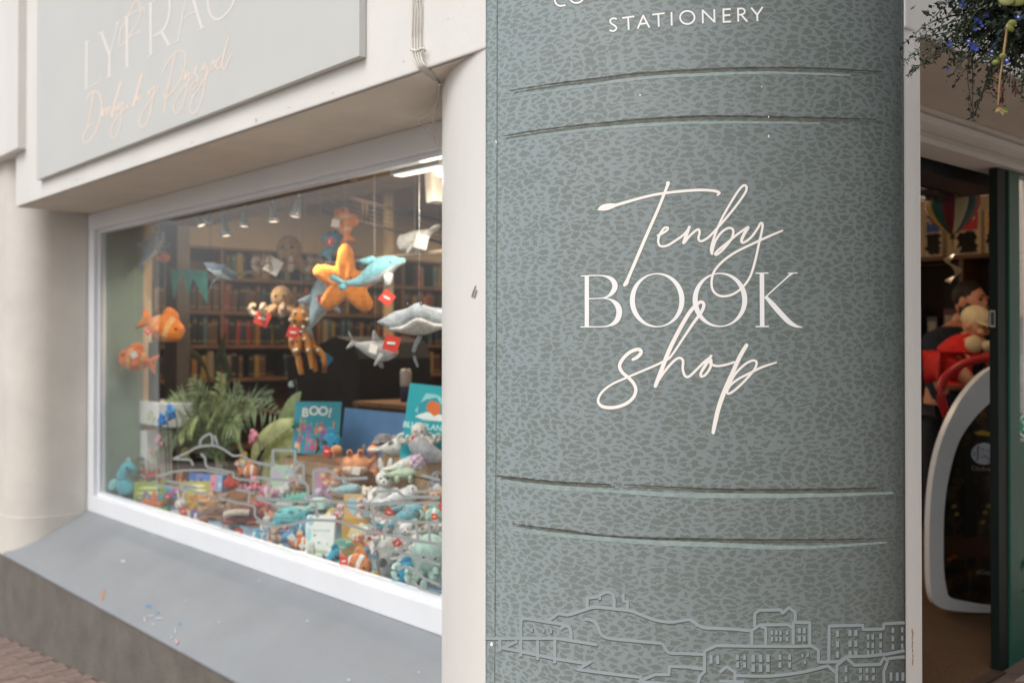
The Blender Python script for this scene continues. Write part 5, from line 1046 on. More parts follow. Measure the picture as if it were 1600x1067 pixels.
sit(fish, ("4f9fc8", "d8dcdc", "4f9fc8", -1), "fish_toy", "bright blue and white fish soft toy at the glass below the red turtle", 402, 843, 34, .62)
sit(seal, ("1c1b1d", "e6e6e4"), "orca_toy", "black and white orca soft toy at the glass in front", 424, 857, 40, .62)
sit(dolphin, ("4a92c0", "7fb0cc"), "dolphin_toy", "small blue dolphin soft toy behind the black and white orca", 446, 838, 42, .70)
sit(turtle, ("3f9fae", "57b0b4"), "turtle_toy", "teal turtle soft toy lying in front of the pastel green book", 452, 812, 62, .76)
sit(croc, ("4fae98", "7fc3a8"), "crocodile_toy", "sea green crocodile soft toy lying over the teal turtle", 470, 780, 52, .90)
sit(crab, ("cf7f5a", "e0b098"), "crab_toy", "small peach crab soft toy beside the teal turtle", 424, 804, 22, .74)
sit(animal, ("d8a080", "e4c4ac"), "teddy_toy", "peach teddy soft toy head showing between blue fishes", 429, 836, 26, .66)
sit(fish, ("d8702c", "e6e2da", "d8702c", 1), "fish_toy", "small orange fish soft toy leaning on the white picture book", 470, 850, 30, .64)
sit(penguin, ("3a6a9a", "e4e2dc"), "puffin_toy", "blue and white puffin soft toy beside the small orange fish", 458, 864, 30, .62)
sit(starfish, ("cfd8c4",), "starfish_toy", "pale green starfish soft toy under the white picture book", 486, 872, 40, .61)
t, S = sit(fish, ("1f9fc0", None, "2a2a30", 1, .36, "14161a"), "fish_toy", "bright cyan fish soft toy with black streaks at the glass", 523, 874, 44, .62, rz=60)
sit(fish, ("d98040", "e8e6e2", "d98040", 1, .34), "fish_toy", "large orange clownfish soft toy with white band at the glass", 558, 884, 56, .61, rz=-20, tilt=14)
sit(crab, ("cf7a58", "dca78c"), "crab_toy", "peach pink crab soft toy above the large clownfish", 583, 852, 38, .70)
sit(octopus, ("6f98bc", None), "octopus_toy", "dusty blue octopus soft toy above the large clownfish", 572, 866, 28, .66)
sit(fish, ("d8b04a", "e6d8a8", "d8b04a", -1), "fish_toy", "small yellow fish soft toy lying by the grey walrus", 587, 908, 30, .60)
t, S = sit(seal, ("5f5c58", "d0cdc6"), "walrus_toy", "dark grey walrus soft toy with pale face standing upright", 606, 876, 80, .66, rz=-60, tilt=-60)
sit(animal, ("cfcfcc", "dcdcda"), "seal_toy", "light grey seal soft toy sitting behind the dark walrus", 604, 836, 50, .76)
sit(dolphin, ("5fa8b8", "9cc8cc"), "whale_toy", "plump aqua whale soft toy near the column", 629, 806, 64, .74, rz=10, tagp=((-.3, -.2, .12), .08, 30))
sit(animal, ("d4d6d4", "e2e2e0"), "bear_toy", "white bear cub soft toy under the aqua whale", 634, 838, 44, .72)
sit(octopus, ("9fc9bc", None, 8, (0, 0, .16), .26), "octopus_toy", "large mint green octopus soft toy at the column end of the glass", 672, 886, 100, .66)
t, S = sit(fish, ("1f8fb8", None, "2a2f38", -1, .34, "14161a"), "fish_toy", "blue tang soft toy with red tag in front of the mint octopus", 640, 900, 62, .60, rz=10, tagp=((.05, -.3, -.1), .14, 28))
sit(starfish, ("a9cfc6",), "starfish_toy", "pale mint starfish soft toy at the foot of the mint octopus", 662, 932, 40, .60)
sit(animal, ("c8946c", "e0c0a4"), "otter_toy", "light brown otter soft toy beside the column", 682, 786, 46, .84)
sit(seal, ("9a948c", "d8d4ce", "4a4640"), "badger_toy", "grey and white striped soft toy at the column below the otter", 672, 826, 44, .74)
t, S = sit(fish, ("2088b4", None, "22252c", 1, .36, "14161a"), "fish_toy", "blue tang soft toy with coral tag in front of the BOO! book", 517, 696, 50, 1.02, rz=-30, tagp=((.12, -.3, -.12), .13, 15))
sit(crab, ("d98a58", "e0b498"), "crab_toy", "large peach orange crab soft toy on the crate", 556, 726, 62, 1.0, )
sit(crab, ("cf8a66", "e0b8a0"), "crab_toy", "smaller peach crab soft toy below the large one", 527, 750, 32, .95)
sit(octopus, ("5a524c", None), "urchin_toy", "small dark brown octopus soft toy on top of the peach crab", 569, 702, 16, 1.06)
sit(turtle, ("6f6a70", "5f5a60"), "turtle_toy", "grey purple turtle soft toy against the sky blue board", 600, 690, 40, 1.16)
sit(seal, ("d0cdc8", "dddad5", "4f4c4a"), "seal_toy", "long pale grey seal soft toy with dark spots on the crate", 630, 694, 72, 1.04)
sit(octopus, ("c3bfba", None, 8, (0, 0, .12), .2), "octopus_toy", "pale grey octopus soft toy flopped over the BLUE PLANET book", 655, 682, 56, 1.02)
sit(seal, ("85858f", "9a9aa2"), "elephant_seal_toy", "fluffy mid grey seal soft toy against the column", 668, 706, 66, .96, rz=160)
sit(flower_ball, ("d8a8cc", "e8dce4"), "flower_toy", "pink and white flower ball above the crate near the column", 652, 722, 26, .90)
sit(animal, ("d3d3d0", "e0e0de", "long"), "rabbit_toy", "white rabbit soft toy sitting in front of the crate", 602, 764, 58, .93)
sit(croc, ("a8c3a0", "8aac84"), "crocodile_toy", "pale green crocodile soft toy lying along the crate front", 632, 742, 60, .97)
sit(seal, ("cfd3d4", "dfe2e2"), "seal_toy", "white seal soft toy lying below the pale green crocodile", 628, 776, 56, .92)
sit(fish, ("86b4c2", "dfe6e6", "86b4c2", -1), "fish_toy", "powder blue and white fish soft toy beside the patterned book", 484, 765, 42, .93) if False else sit(shark, ("86b4c2", "dfe6e6"), "shark_toy", "powder blue and white shark soft toy under the peach crab", 541, 766, 46, .92, rz=20)
sit(octopus, ("8fa8a8", None), "octopus_toy", "grey green octopus soft toy on the step by the aqua whale", 590, 800, 40, .88)

# ---- white display blocks, flowers, palm and leaf plants
def blockpx(name, label, x0, x1, y0p, y1p, y, dep):
    A = on_y(x0, y0p, y); B = on_y(x1, y1p, y); t = thing(name, label, "display block", ((A.x + B.x) / 2, y, 0), group="white display blocks")
    MB().box(((A.x - B.x) / 2, 0, B.z), ((B.x - A.x) / 2, dep, A.z)).build("block", pmat("white_block", "d5d6d6", rough=.6, var=.03), t, bevel=.005)
blockpx("display_block", "white display block on top of another behind the blue flowers", 203, 262, 625, 668, .78, .2)
blockpx("display_block", "white display block standing under the upper white one", 205, 228, 670, 800, .785, .18)
GLEAF = {k: pmat("leaf_" + k, "%02x%02x%02x" % tuple(int(int(k[i:i + 2], 16) * .82 + 58) for i in (0, 2, 4)), rough=.5, var=.22, vscale=12) for k in ("55663f", "6d7f4a", "8d9a58", "3f5236", "a3a864", "24351f")}
def frond(parent, base, tip, sag, nl, ll, mat, wdt=.012, seed=0):
    rr = random.Random(seed); base, tip = Vector(base), Vector(tip); mid = (base + tip) / 2 + Vector((0, 0, sag)); mb = MB()
    P = spline([tuple(base), tuple((base * .7 + mid * .3) + Vector((0, 0, sag * .3))), tuple(mid), tuple(tip)], 8); mb.loft(P, [.006 * (1 - .8 * i / len(P)) for i in range(len(P))], seg=5); n = len(P)
    for i in range(nl):
        f = .15 + .84 * i / nl; k = min(n - 2, int(f * (n - 1))); p = P[k]; t = (P[k + 1] - P[k]).normalized()
        for s in (-1, 1):
            side = t.cross(Vector((0, -1, .35))).normalized() * s; L_ = ll * math.sin(math.pi * (f * .8 + .15)) * rr.uniform(.8, 1.1); dr = (side * .8 + t * .65 + Vector((rr.uniform(-.1, .1), rr.uniform(-.25, .1), rr.uniform(-.3, 0)))).normalized()
            e = p + dr * L_ + Vector((0, 0, -L_ * .12)); w_ = t.cross(dr).cross(dr).normalized() * wdt / 2; m_ = p + dr * L_ * .45
            mb.add([p, m_ + w_, e, m_ - w_], [(0, 1, 2, 3)], 0, False)
    mb.build("frond", mat, parent)
q = on_y(340, 750, 1.05); palm = thing("palm_plant", "large feathery palm plant behind the toys at the left of the window", "plant", (q.x, 1.05, .2))
MB().lathe([(0, 0), (.09, 0), (.12, .2), (.125, .22), (.11, .22), (.10, .19), (0, .19)], seg=18).build("pot", pmat("pot_clay", "6a5a4c", rough=.8), palm)
for k in range(3): MB().tube([(0, 0, .19), (.02 * k - .02, .01, .3)], .012).build("stem", GLEAF["3f5236"], palm)
L0 = Vector((0, 0, .28)); 
for k, (px, py, y, sag, m) in enumerate(((300, 590, 1.1, .12, "6d7f4a"), (345, 582, 1.25, .1, "8d9a58"), (260, 632, 1.0, .2, "55663f"), (375, 600, 1.3, .12, "55663f"), (230, 650, .9, .22, "6d7f4a"), (280, 690, .95, .25, "8d9a58"), (400, 640, 1.2, .2, "6d7f4a"), (425, 615, 1.4, .15, "3f5236"), (330, 660, .95, .2, "8d9a58"), (235, 720, .85, .25, "55663f"), (440, 650, 1.2, .22, "55663f"), (375, 680, .98, .2, "6d7f4a"), (308, 625, 1.05, .18, "55663f"), (360, 625, 1.1, .16, "6d7f4a"))):
    e = on_y(px, py, y - .15) - Vector((q.x, 1.05, .2)); frond(palm, L0, e, sag, 30, .22, GLEAF[m], .017, seed=k)
q2 = on_y(352, 560, 1.6); pl2 = thing("leaf_plant", "dark ribbed leaf plant rising above the palm", "plant", (q2.x, 1.6, 0))
def leaf(parent, pts, widths, mat, name="leaf", face=Vector((0, -1, 0))):
    P = spline([tuple(p) + (w_,) for p, w_ in zip(pts, widths)], 6); mb = MB(); vs = []; fs = []
    for i, p in enumerate(P):
        a, b = P[max(i - 1, 0)], P[min(i + 1, len(P) - 1)]; t = (Vector(b[:3]) - Vector(a[:3])).normalized(); s = t.cross(face).normalized() * p[3]; c = Vector(p[:3]); vs += [c - s + face * -.3 * p[3], c, c + s + face * -.3 * p[3]]
    for i in range(len(P) - 1): q_ = 3 * i; fs += [(q_, q_ + 1, q_ + 4, q_ + 3), (q_ + 1, q_ + 2, q_ + 5, q_ + 4)]
    mb.add(vs, fs).build(name, mat, parent)
VW = lambda px, py, y, o: on_y(px, py, y) - o
o_ = Vector((q2.x, 1.6, 0))
leaf(pl2, [VW(340, 640, 1.6, o_), VW(336, 575, 1.6, o_), VW(344, 545, 1.6, o_), VW(353, 520, 1.6, o_)], [.004, .05, .06, .005], GLEAF["55663f"]); leaf(pl2, [VW(335, 640, 1.6, o_), VW(322, 580, 1.58, o_), VW(300, 553, 1.55, o_), VW(282, 556, 1.5, o_)], [.004, .02, .035, .004], GLEAF["55663f"]); leaf(pl2, [VW(340, 640, 1.62, o_), VW(350, 600, 1.62, o_), VW(348, 568, 1.6, o_), VW(338, 545, 1.6, o_)], [.004, .06, .06, .01], GLEAF["3f5236"])
MB().tube([VW(338, 760, 1.6, o_), VW(338, 600, 1.6, o_)], .008).build("stem", GLEAF["3f5236"], pl2); MB().lathe([(0, 0), (.1, 0), (.12, .3), (0, .3)], seg=14).build("pot", pmat("pot_clay", "6a5a4c"), pl2)
q3 = on_y(425, 720, 1.2); bop = thing("banana_leaf_plant", "yellow green broad leaf plant beside the BOO! book", "plant", (q3.x, 1.2, .2)); o_ = Vector((q3.x, 1.2, .2))
leaf(bop, [VW(392, 760, 1.1, o_), VW(395, 705, 1.05, o_), VW(425, 672, 1.0, o_), VW(458, 658, 1.0, o_)], [.02, .045, .05, .02], GLEAF["a3a864"]); leaf(bop, [VW(408, 765, 1.12, o_), VW(420, 715, 1.1, o_), VW(448, 692, 1.08, o_), VW(470, 690, 1.08, o_)], [.03, .08, .09, .03], GLEAF["8d9a58"]); leaf(bop, [VW(398, 740, 1.15, o_), VW(430, 680, 1.15, o_), VW(450, 640, 1.15, o_), VW(470, 612, 1.15, o_)], [.01, .06, .07, .006], GLEAF["6d7f4a"])
leaf(bop, [VW(340, 665, 1.0, o_), VW(366, 672, 1.0, o_), VW(374, 700, 1.0, o_), VW(390, 725, 1.02, o_)], [.012, .025, .02, .01], GLEAF["8d9a58"])
MB().lathe([(0, 0), (.08, 0), (.1, .12), (0, .12)], seg=14).build("pot", pmat("pot_clay", "6a5a4c"), bop)
def flower(name, label, px, py, size, y, c, n=7, c2=None):
    p = on_y(px, py, y); d = depth_of(p); S = wpx(size, d); t = thing(name, label, "flower", p, group="paper flowers among the display plants"); rr = random.Random(n + int(px))
    for k in range(n):
        a = 2.4 * k; r_ = .40 * math.sqrt((k + .5) / n); sc(MB().ell((r_ * math.cos(a), -.15 * (1 - r_) * rr.random(), r_ * math.sin(a) * .8), (.17, .12, .15), (0, rr.uniform(0, 3), 0), seg=8, rings=6), S).build("petal", plush(c if k % 2 or not c2 else c2), t)
    MB().tube([(0, .02, 0), (.02, .03, -S * .8), (0, .05, -(p.z - .2) + .01)], .004).build("stem", GLEAF["24351f"], t)
flower("flower", "vivid blue artificial flower cluster, upper of the blue pair", 268, 644, 34, .74, "2f7fd0", 9, "4f98dc"); flower("flower", "vivid blue artificial flower cluster, lower of the blue pair", 254, 656, 26, .73, "1f74cc", 8, "3f90dc"); flower("flower", "bright pink artificial flower beside the broad leaf plant", 397, 682, 30, .95, "cf6486", 9, "dc8098"); flower("flower", "dusty pink artificial flower low among the palm fronds", 250, 690, 26, .72, "b88088", 7); flower("flower", "small salmon pink artificial flower by the white blocks", 237, 706, 12, .70, "c07f78", 5); flower("flower", "yellow artificial flower above the row of small books", 290, 708, 30, .95, "a9a24a", 6); flower("flower", "pale mint artificial flower between shelf and till counter", 455, 600, 15, 1.3, "a8c4c0", 6)
t = thing("price_tag", "small bright blue tag against the dark till counter", "tag", on_y(510, 562, 1.55), rot=(0, R(40), VR)); d = depth_of(on_y(510, 562, 1.55)); s_ = wpx(8, d); MB().box((-s_, -.004, -s_), (s_, .004, s_)).build("tag_card", card("1f86a8"), t, bevel=.003)
def grassy(px, py, y):
    q = on_y(px, py, y); t = thing("grass_plant", "spiky dark grass plant at the left end of the display", "plant", (q.x, y, .2)); rr = random.Random(9)
    for k in range(26):
        a = rr.uniform(-1.2, 1.2); L_ = rr.uniform(.2, .42); leaf(t, [(0, 0, .02), (math.sin(a) * L_ * .4, -.05, L_ * .7), (math.sin(a) * L_ * .9, -.08 - rr.random() * .06, L_ * .75 * math.cos(a * .6))], [.006, .009, .001], GLEAF[rr.choice(("24351f", "3f5236", "55663f"))], "blade")
    MB().lathe([(0, 0), (.05, 0), (.06, .06), (0, .06)], seg=12).build("pot", pmat("pot_clay", "6a5a4c"), t)
grassy(243, 735, .84)

# ---- more small toys filling the heap
EX = [
 (octopus, ("d9dcd8", None), "octopus_toy", "off white octopus soft toy between the white bear cub and the mint octopus", 655, 850, 40, .74),
 (fish, ("9fc4d4", "e8e8e4", "9fc4d4", 1), "fish_toy", "pale blue striped fish soft toy above the teal turtle", 430, 782, 34, .88),
 (animal, ("e0d8cc", "efe9e0"), "bear_toy", "ivory bear soft toy before the pastel green book", 462, 742, 30, .97),
 (seal, ("c8d4da", "e4e8ea"), "seal_toy", "ice blue seal soft toy under the pastel green book", 440, 768, 40, .94),
 (turtle, ("8fbfb4", "a8d0c4"), "turtle_toy", "pale aqua turtle soft toy beside the sea green crocodile", 500, 790, 42, .86),
 (octopus, ("e0b0b8", None), "octopus_toy", "pale pink octopus soft toy beside the tan and white book", 534, 800, 34, .84),
 (fish, ("e0c060", "f0e6c0", "e0c060", -1), "fish_toy", "lemon yellow fish soft toy on the step by the tan book", 518, 812, 32, .80),
 (animal, ("c9b8a4", "e0d4c6"), "rabbit_toy", "beige bunny soft toy by the pale pink octopus", 574, 778, 36, .90),
 (seal, ("b8c4cc", "dfe4e6"), "seal_toy", "silver seal soft toy between the bunny and the white rabbit", 588, 782, 40, .89),
 (crab, ("d87a6a", "e8b0a0"), "crab_toy", "coral pink crab soft toy beside the aqua whale", 600, 812, 30, .80),
 (penguin, ("5a6470", "e8e8e6"), "penguin_toy", "slate and white penguin soft toy beside the column at mid height", 682, 762, 40, .90),
 (fish, ("7fb8a8", "dfe8e0", "7fb8a8", 1), "fish_toy", "jade striped fish soft toy under the light brown otter", 676, 806, 36, .80),
 (seal, ("d8d8d4", "ecece8"), "seal_toy", "snow white seal soft toy behind the pink and white flower ball", 632, 726, 46, .99),
 (starfish, ("e8b070",), "starfish_toy", "apricot starfish soft toy lying by the ginger monkey", 330, 786, 26, .72),
 (octopus, ("a8c8d8", None), "octopus_toy", "light blue octopus soft toy next to the bright blue and white fish", 420, 832, 34, .68),
 (animal, ("8a6a52", "c8a888"), "otter_toy", "chestnut brown otter soft toy behind the brown turtle", 348, 788, 36, .76),
 (fish, ("c86a8a", "e8d0d8", "c86a8a", -1), "fish_toy", "magenta striped fish soft toy by the coral red octopus", 420, 770, 28, .84),
 (turtle, ("6fae9a", "4f8f7c"), "turtle_toy", "moss green turtle soft toy in front of the golden book", 535, 852, 36, .70),
 (octopus, ("efe8dc", None), "octopus_toy", "cream octopus soft toy leaning on the golden book", 572, 838, 34, .74),
 (fish, ("3f8fb0", "cfe4ea", "3f8fb0", 1), "fish_toy", "ocean blue striped fish soft toy by the teal turtle's tail", 478, 826, 34, .72),
 (seal, ("a8a4a0", "cfcac4"), "seal_toy", "pebble grey seal soft toy by the foot of the mint octopus", 640, 868, 40, .68),
 (animal, ("e2dcd4", "f0ebe4", "long"), "rabbit_toy", "tiny cream rabbit soft toy at the end of the red turtle", 418, 818, 26, .72),
 (shark, ("6f98b8", "dfe6ea"), "shark_toy", "steel blue shark soft toy lying below the white picture book", 508, 880, 40, .60),
 (crab, ("e09a4a", "f0c890"), "crab_toy", "amber crab soft toy lying beside the small yellow fish", 568, 906, 26, .59),
 (octopus, ("b8a8cc", None), "octopus_toy", "lilac octopus soft toy under the patterned book", 498, 778, 34, .90),
]
for f_, a_, n_, l_, px_, py_, s_, y_ in EX: put(f_, a_, n_, l_, px_, py_, s_, y_, rz=random.uniform(-35, 35))
# ================================================================== doorway: things seen inside
# air curtain over the door
t = thing("air_curtain", "long dark grey air curtain heater under the ceiling just inside the doorway", "heater", (0, 0, 0))
a = on_z(1443, 285, 1.965); b = on_z(1536, 294, 1.965)
MB().box((-1.28, 1.35, 1.965), (-.55, 2.8, 2.075)).build("heater_case", pmat("heater_grey", "23262b", rough=.5), t, bevel=.006)
for k in range(5): MB().box((-1.2 + k * .11, 1.4, 1.958), (-1.16 + k * .11, 2.7, 1.9645)).build("grille_slot", BLK, t)
# hot air balloon spinner
p = on_y(1488, 316, 3.0); d = depth_of(p); s_ = wpx(1, d)
t = thing("balloon_spinner", "striped hot air balloon wind spinner hanging inside the doorway with a spiral tail", "wind spinner", p)
prof = [(2, 36), (22, 30), (36, 12), (38, -4), (33, -18), (22, -34), (10, -46), (4, -50)]
gcols = ["8a2a24", "c9a24a", "245a50", "7a2430", "c8b890", "2a4a50", "8a2a24", "c9a24a", "245a50", "7a2430", "c8b890", "2a4a50"]
for k in range(12):
    mb = MB(); a0, a1 = 2 * math.pi * k / 12, 2 * math.pi * (k + 1) / 12; vs = []; fs = []
    Q = spline(prof, 3)
    for r_, z in Q:
        for j in range(3): aa = a0 + (a1 - a0) * j / 2; bulge = 1 + .06 * (1 - abs(j - 1)); vs.append((r_ * s_ * bulge * math.cos(aa), r_ * s_ * bulge * math.sin(aa), z * s_))
    for i in range(len(Q) - 1):
        for j in range(2): q = 3 * i + j; fs.append((q, q + 1, q + 4, q + 3))
    mb.add(vs, fs).build("gore", card(gcols[k]), t)
MB().lathe([(0, -51 * s_), (4 * s_, -51 * s_), (4.5 * s_, -58 * s_), (0, -58 * s_)], seg=8).build("basket", card("6a4a2c"), t)
MB().tube([(0, 0, -58 * s_), (0, 0, -70 * s_)], .0015, seg=5).build("cord", BLK, t)
mb = MB(); vs = []; n = 30
for i in range(n + 1):
    f = i / n; aa = f * 2 * math.pi * 1.5; z = (-70 - 52 * f) * s_; rr_ = 13 * s_; c, s2 = math.cos(aa), math.sin(aa)
    vs += [(c * rr_, s2 * rr_, z), (c * rr_ * .25, s2 * rr_ * .25, z - 5 * s_)]
mb.add(vs, [(2 * i, 2 * i + 1, 2 * i + 3, 2 * i + 2) for i in range(n)]); tail = mb.build("spiral_tail", card("c8b08a"), t)
MB().tube([(0, 0, 36 * s_), (0, 0, 2.62 - p.z)], .0015, seg=5).build("cord", BLK, t)
# shelf with printed bags on the rear wall
yw = 5.0
sz = on_y(1500, 398, yw).z; x0, x1 = on_y(1436, 398, yw).x, on_y(1568, 398, yw).x
t = thing("wall_shelf", "long dark shelf on the rear wall carrying printed cotton bags", "shelf", (0, 0, 0))
MB().box((x0 - .3, yw, sz - .03), (x1 + .2, yw + .34, sz)).build("shelf_board", WOODD, t, bevel=.003)
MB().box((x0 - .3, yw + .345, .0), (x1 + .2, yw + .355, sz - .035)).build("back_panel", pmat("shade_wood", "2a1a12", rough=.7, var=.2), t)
for x in (x0 - .28, (x0 + x1) / 2, x1 + .18): MB().box((x - .015, yw + .01, 0), (x + .015, yw + .34, sz - .031)).build("upright", WOODD, t)
for z in (.5, .9, 1.3): MB().box((x0 - .26, yw + .02, z - .02), (x1 + .16, yw + .33, z)).build("shelf_board", WOODD, t)
for k, (px, w_, art) in enumerate(((1458, 30, "2f4a80"), (1511, 46, "b02a24"), (1557, 40, "c8842c"))):
    q = on_y(px, 362, yw + .1); d = depth_of(q); W = wpx(w_, d); H = wpx(70, d)
    b = thing("cotton_bag", ["cream printed bag with dark blue picture, leftmost on the rear shelf", "cream printed bag with red picture behind the balloon spinner", "cream printed bag with orange picture beside the door edge"][k], "bag", (q.x, yw + .1, sz), group="printed bags on the rear shelf")
    MB().box((-W / 2, 0, 0), (W / 2, .06, H)).build("bag_body", pmat("bag_cotton", "c3ad8d", rough=.9, var=.05), b, bevel=.006)
    for s in (-1, 1): MB().box((s * W * .47 - .004, -.004, .01), (s * W * .47 + .004, .0, H - .01)).build("bag_seam", pmat("bag_seam", "a08a6a"), b)
    rr = random.Random(k + 3); mb = MB(); x_, z_ = -W * .38, H * .56
    mb.add([(-W * .36, -.003, z_), (W * .36, -.003, z_), (W * .38, -.003, H * .95), (-W * .34, -.003, H * .95)], [(0, 1, 2, 3)], 0, False); mb.build("bag_print", card(art), b)
    for j in range(4): x = rr.uniform(-.25, .25) * W; z = rr.uniform(.65, .88) * H; r_ = .07 * W; MB().add([(x + r_ * math.cos(i), -.0042 - .0001 * j, z + r_ * math.sin(i)) for i in range(6)], [tuple(range(6))], 0, False).build("bag_print", card(["d9b04a", "c84a2c", "2c3a50", "e0c89a"][j]), b)
    for row in range(4):
        mb = MB(); zz = H * (.44 - .1 * row); pts = [(-W * .3 + W * .6 * i / 13, zz + rr.uniform(-.02, .03) * H) for i in range(14)]
        ribbon(mb, pts, .0028, lambda x, y, l: (x, -.0025 - l, y), .0, cap=False, sub=3); mb.build("bag_script_print", BLK, b)
# dim stock under the shelf
rr = random.Random(77)
for k in range(15):
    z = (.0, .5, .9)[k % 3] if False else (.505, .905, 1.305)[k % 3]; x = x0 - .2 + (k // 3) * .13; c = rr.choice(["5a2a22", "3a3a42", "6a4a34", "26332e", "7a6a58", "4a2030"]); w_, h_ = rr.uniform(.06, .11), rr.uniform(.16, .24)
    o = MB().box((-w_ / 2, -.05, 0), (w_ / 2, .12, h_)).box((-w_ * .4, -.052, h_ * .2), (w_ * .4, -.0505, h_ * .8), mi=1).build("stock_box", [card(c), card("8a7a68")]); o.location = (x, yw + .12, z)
    tag(o, f"dim { {'5a2a22': 'maroon', '3a3a42': 'slate', '6a4a34': 'brown', '26332e': 'green black', '7a6a58': 'beige', '4a2030': 'plum'}[c]} box, { ['first', 'second', 'third', 'fourth', 'fifth'][k // 3]} along the { ['bottom', 'middle', 'upper'][k % 3]} rear shelf", "box", "boxed stock in the dim rear shelving")
# warm bulb glimpsed behind the balloon
q = on_y(1453, 315, 3.4); lb = thing("pendant_bulb", "small warm glowing bulb beside the balloon spinner", "lamp", q); MB().ell((0, 0, 0), wpx(6, depth_of(q))).build("bulb", lampm, lb); MB().tube([(0, 0, .03), (0, 0, 2.61 - q.z)], .004).build("cord", BLK, lb)
l = bpy.data.lights.new("bulb_light", 'POINT'); l.energy = 7; l.color = (1, .76, .52); l.shadow_soft_size = .05; o = bpy.data.objects.new("bulb_light", l); COL.objects.link(o); o.parent = lb; o.location = (0, -.08, -.06)

# ---- big rounded display sign standing on the mat
D0 = 4.55
def sp_(px, py): q = at_depth(px, py, D0); return q
org = on_z(1500, 958, ZF + 0.018); D0 = depth_of(org)
s_ = wpx(1, D0); bs = thing("rounded_sign", "large free standing sign with pale rounded rim and dark woodland picture inside the doorway", "sign", (org.x, org.y, ZF + 0.018), rz=VR + R(4))
def LP(px, py): return ((px - 1500) * s_, (958 - py) * s_)
outer = [(1462, 945), (1450, 925), (1447, 880), (1448, 800), (1455, 735), (1470, 680), (1495, 630), (1525, 593), (1552, 574), (1600, 556), (1660, 560), (1700, 590), (1716, 650), (1716, 880), (1700, 940), (1660, 956), (1560, 956), (1500, 953)]
inner = [(1480, 930), (1474, 915), (1470, 880), (1471, 800), (1479, 742), (1495, 690), (1518, 656), (1540, 634), (1560, 620), (1602, 606), (1650, 608), (1680, 625), (1692, 660), (1692, 880), (1680, 926), (1650, 944), (1560, 946), (1505, 938)]
O = spline([LP(*p) for p in outer], 5, True); I = spline([LP(*p) for p in inner], 5, True); n = len(O)
mb = MB(); vs = [(x, -.025, z) for x, z in O] + [(x, -.025, z) for x, z in I] + [(x, .025, z) for x, z in O] + [(x, .025, z) for x, z in I]; fs = []
for i in range(n):
    j = (i + 1) % n; fs += [(i, j, n + j, n + i), (2 * n + j, 2 * n + i, 3 * n + i, 3 * n + j), (i, 2 * n + i, 2 * n + j, j), (n + j, 3 * n + j, 3 * n + i, n + i)]
mb.add(vs, fs, 0, False).build("rim", pmat("sign_rim", "dcdde0", rough=.35, var=.02, metal=.0), bs, fix=True)
def forest_mat():
    m = bpy.data.materials.new("woodland_picture"); m.use_nodes = True; t_ = m.node_tree; n_ = t_.nodes; b_ = n_["Principled BSDF"]; b_.inputs['Roughness'].default_value = .3
    tc = n_.new("ShaderNodeTexCoord"); nz = n_.new("ShaderNodeTexNoise"); nz.inputs['Scale'].default_value = 13; nz.inputs['Detail'].default_value = 6; nz.inputs['Roughness'].default_value = .7; t_.links.new(tc.outputs['Object'], nz.inputs['Vector'])
    r_ = n_.new("ShaderNodeValToRGB"); e = r_.color_ramp.elements; e[0].position = .38; e[0].color = lin("0d0706"); e[1].position = .8; e[1].color = lin("8a6a2e")
    for ps, c in ((.5, "1e110b"), (.58, "3d2a18"), (.66, "5a3a1c")): q = e.new(ps); q.color = lin(c)
    t_.links.new(nz.outputs['Fac'], r_.inputs[0]); t_.links.new(r_.outputs[0], b_.inputs['Base Color']); return m
mb = MB(); mb.add([(x, -.004, z) for x, z in I] + [(x, .004, z) for x, z in I], [tuple(range(n - 1, -1, -1)), tuple(range(n, 2 * n))], 0, False); mb.build("picture", forest_mat(), bs)
def pic(pts, col, lift, name="picture_print"): MB().add([(LP(*p)[0], -.005 - lift, LP(*p)[1]) for p in pts], [tuple(range(len(pts)))], 0, False).build(name, card(col), bs)
pic([(1500, 700), (1522, 690), (1524, 790), (1528, 840), (1505, 840), (1508, 770)], "0c0706", .0004); pic([(1474, 836), (1552, 838), (1640, 840), (1640, 880), (1474, 866)], "3a1c0e", .0003); pic([(1522, 676), (1535, 672), (1550, 676), (1549, 681), (1530, 680)], "a8842c", .0005)
for x, y in ((1490, 790), (1494, 802), (1540, 800), (1536, 815), (1545, 790), (1482, 872), (1490, 868)): pic([(x - 4, y), (x, y - 3), (x + 5, y - 1), (x + 3, y + 4), (x - 3, y + 4)], "7a6a34" if y < 850 else "7a3a14", .0005)
cxp, cyp = 1539, 709
pic([(cxp + 21 * math.cos(k * .2618), cyp + 17 * math.sin(k * .2618)) for k in range(24)][::-1], "b4b6c0", .0008, "logo_disc")
lg = MB(); fnl = lambda x, y, l: (LP(x, y)[0], -.0064 - l, LP(x, y)[1])
ribbon(lg, [(1530, 697), (1528.5, 706), (1529, 712), (1528, 720)], 1.7, fnl, 0, sub=4); ribbon(lg, [(1543, 706), (1547, 703), (1552, 702)], 1.0, fnl, .0001, sub=3); ribbon(lg, [(1535, 715), (1540, 712), (1546, 717), (1552, 714)], 1.0, fnl, .0002, sub=3); ribbon(lg, [(1545, 722), (1550, 718), (1556, 715)], 1.0, fnl, .0003, sub=3); ribbon(lg, [(1522, 706), (1524, 712)], 1, fnl, .0001, sub=3)
lg.ell((LP(1537, 702)[0], -.0064, LP(1537, 702)[1]), .004, seg=8, rings=6); lg.build("logo_mark", BLK, bs)
mb = MB(); fnt = lambda x, y, l: (LP(x, y)[0], -.006 - l, LP(x, y)[1])
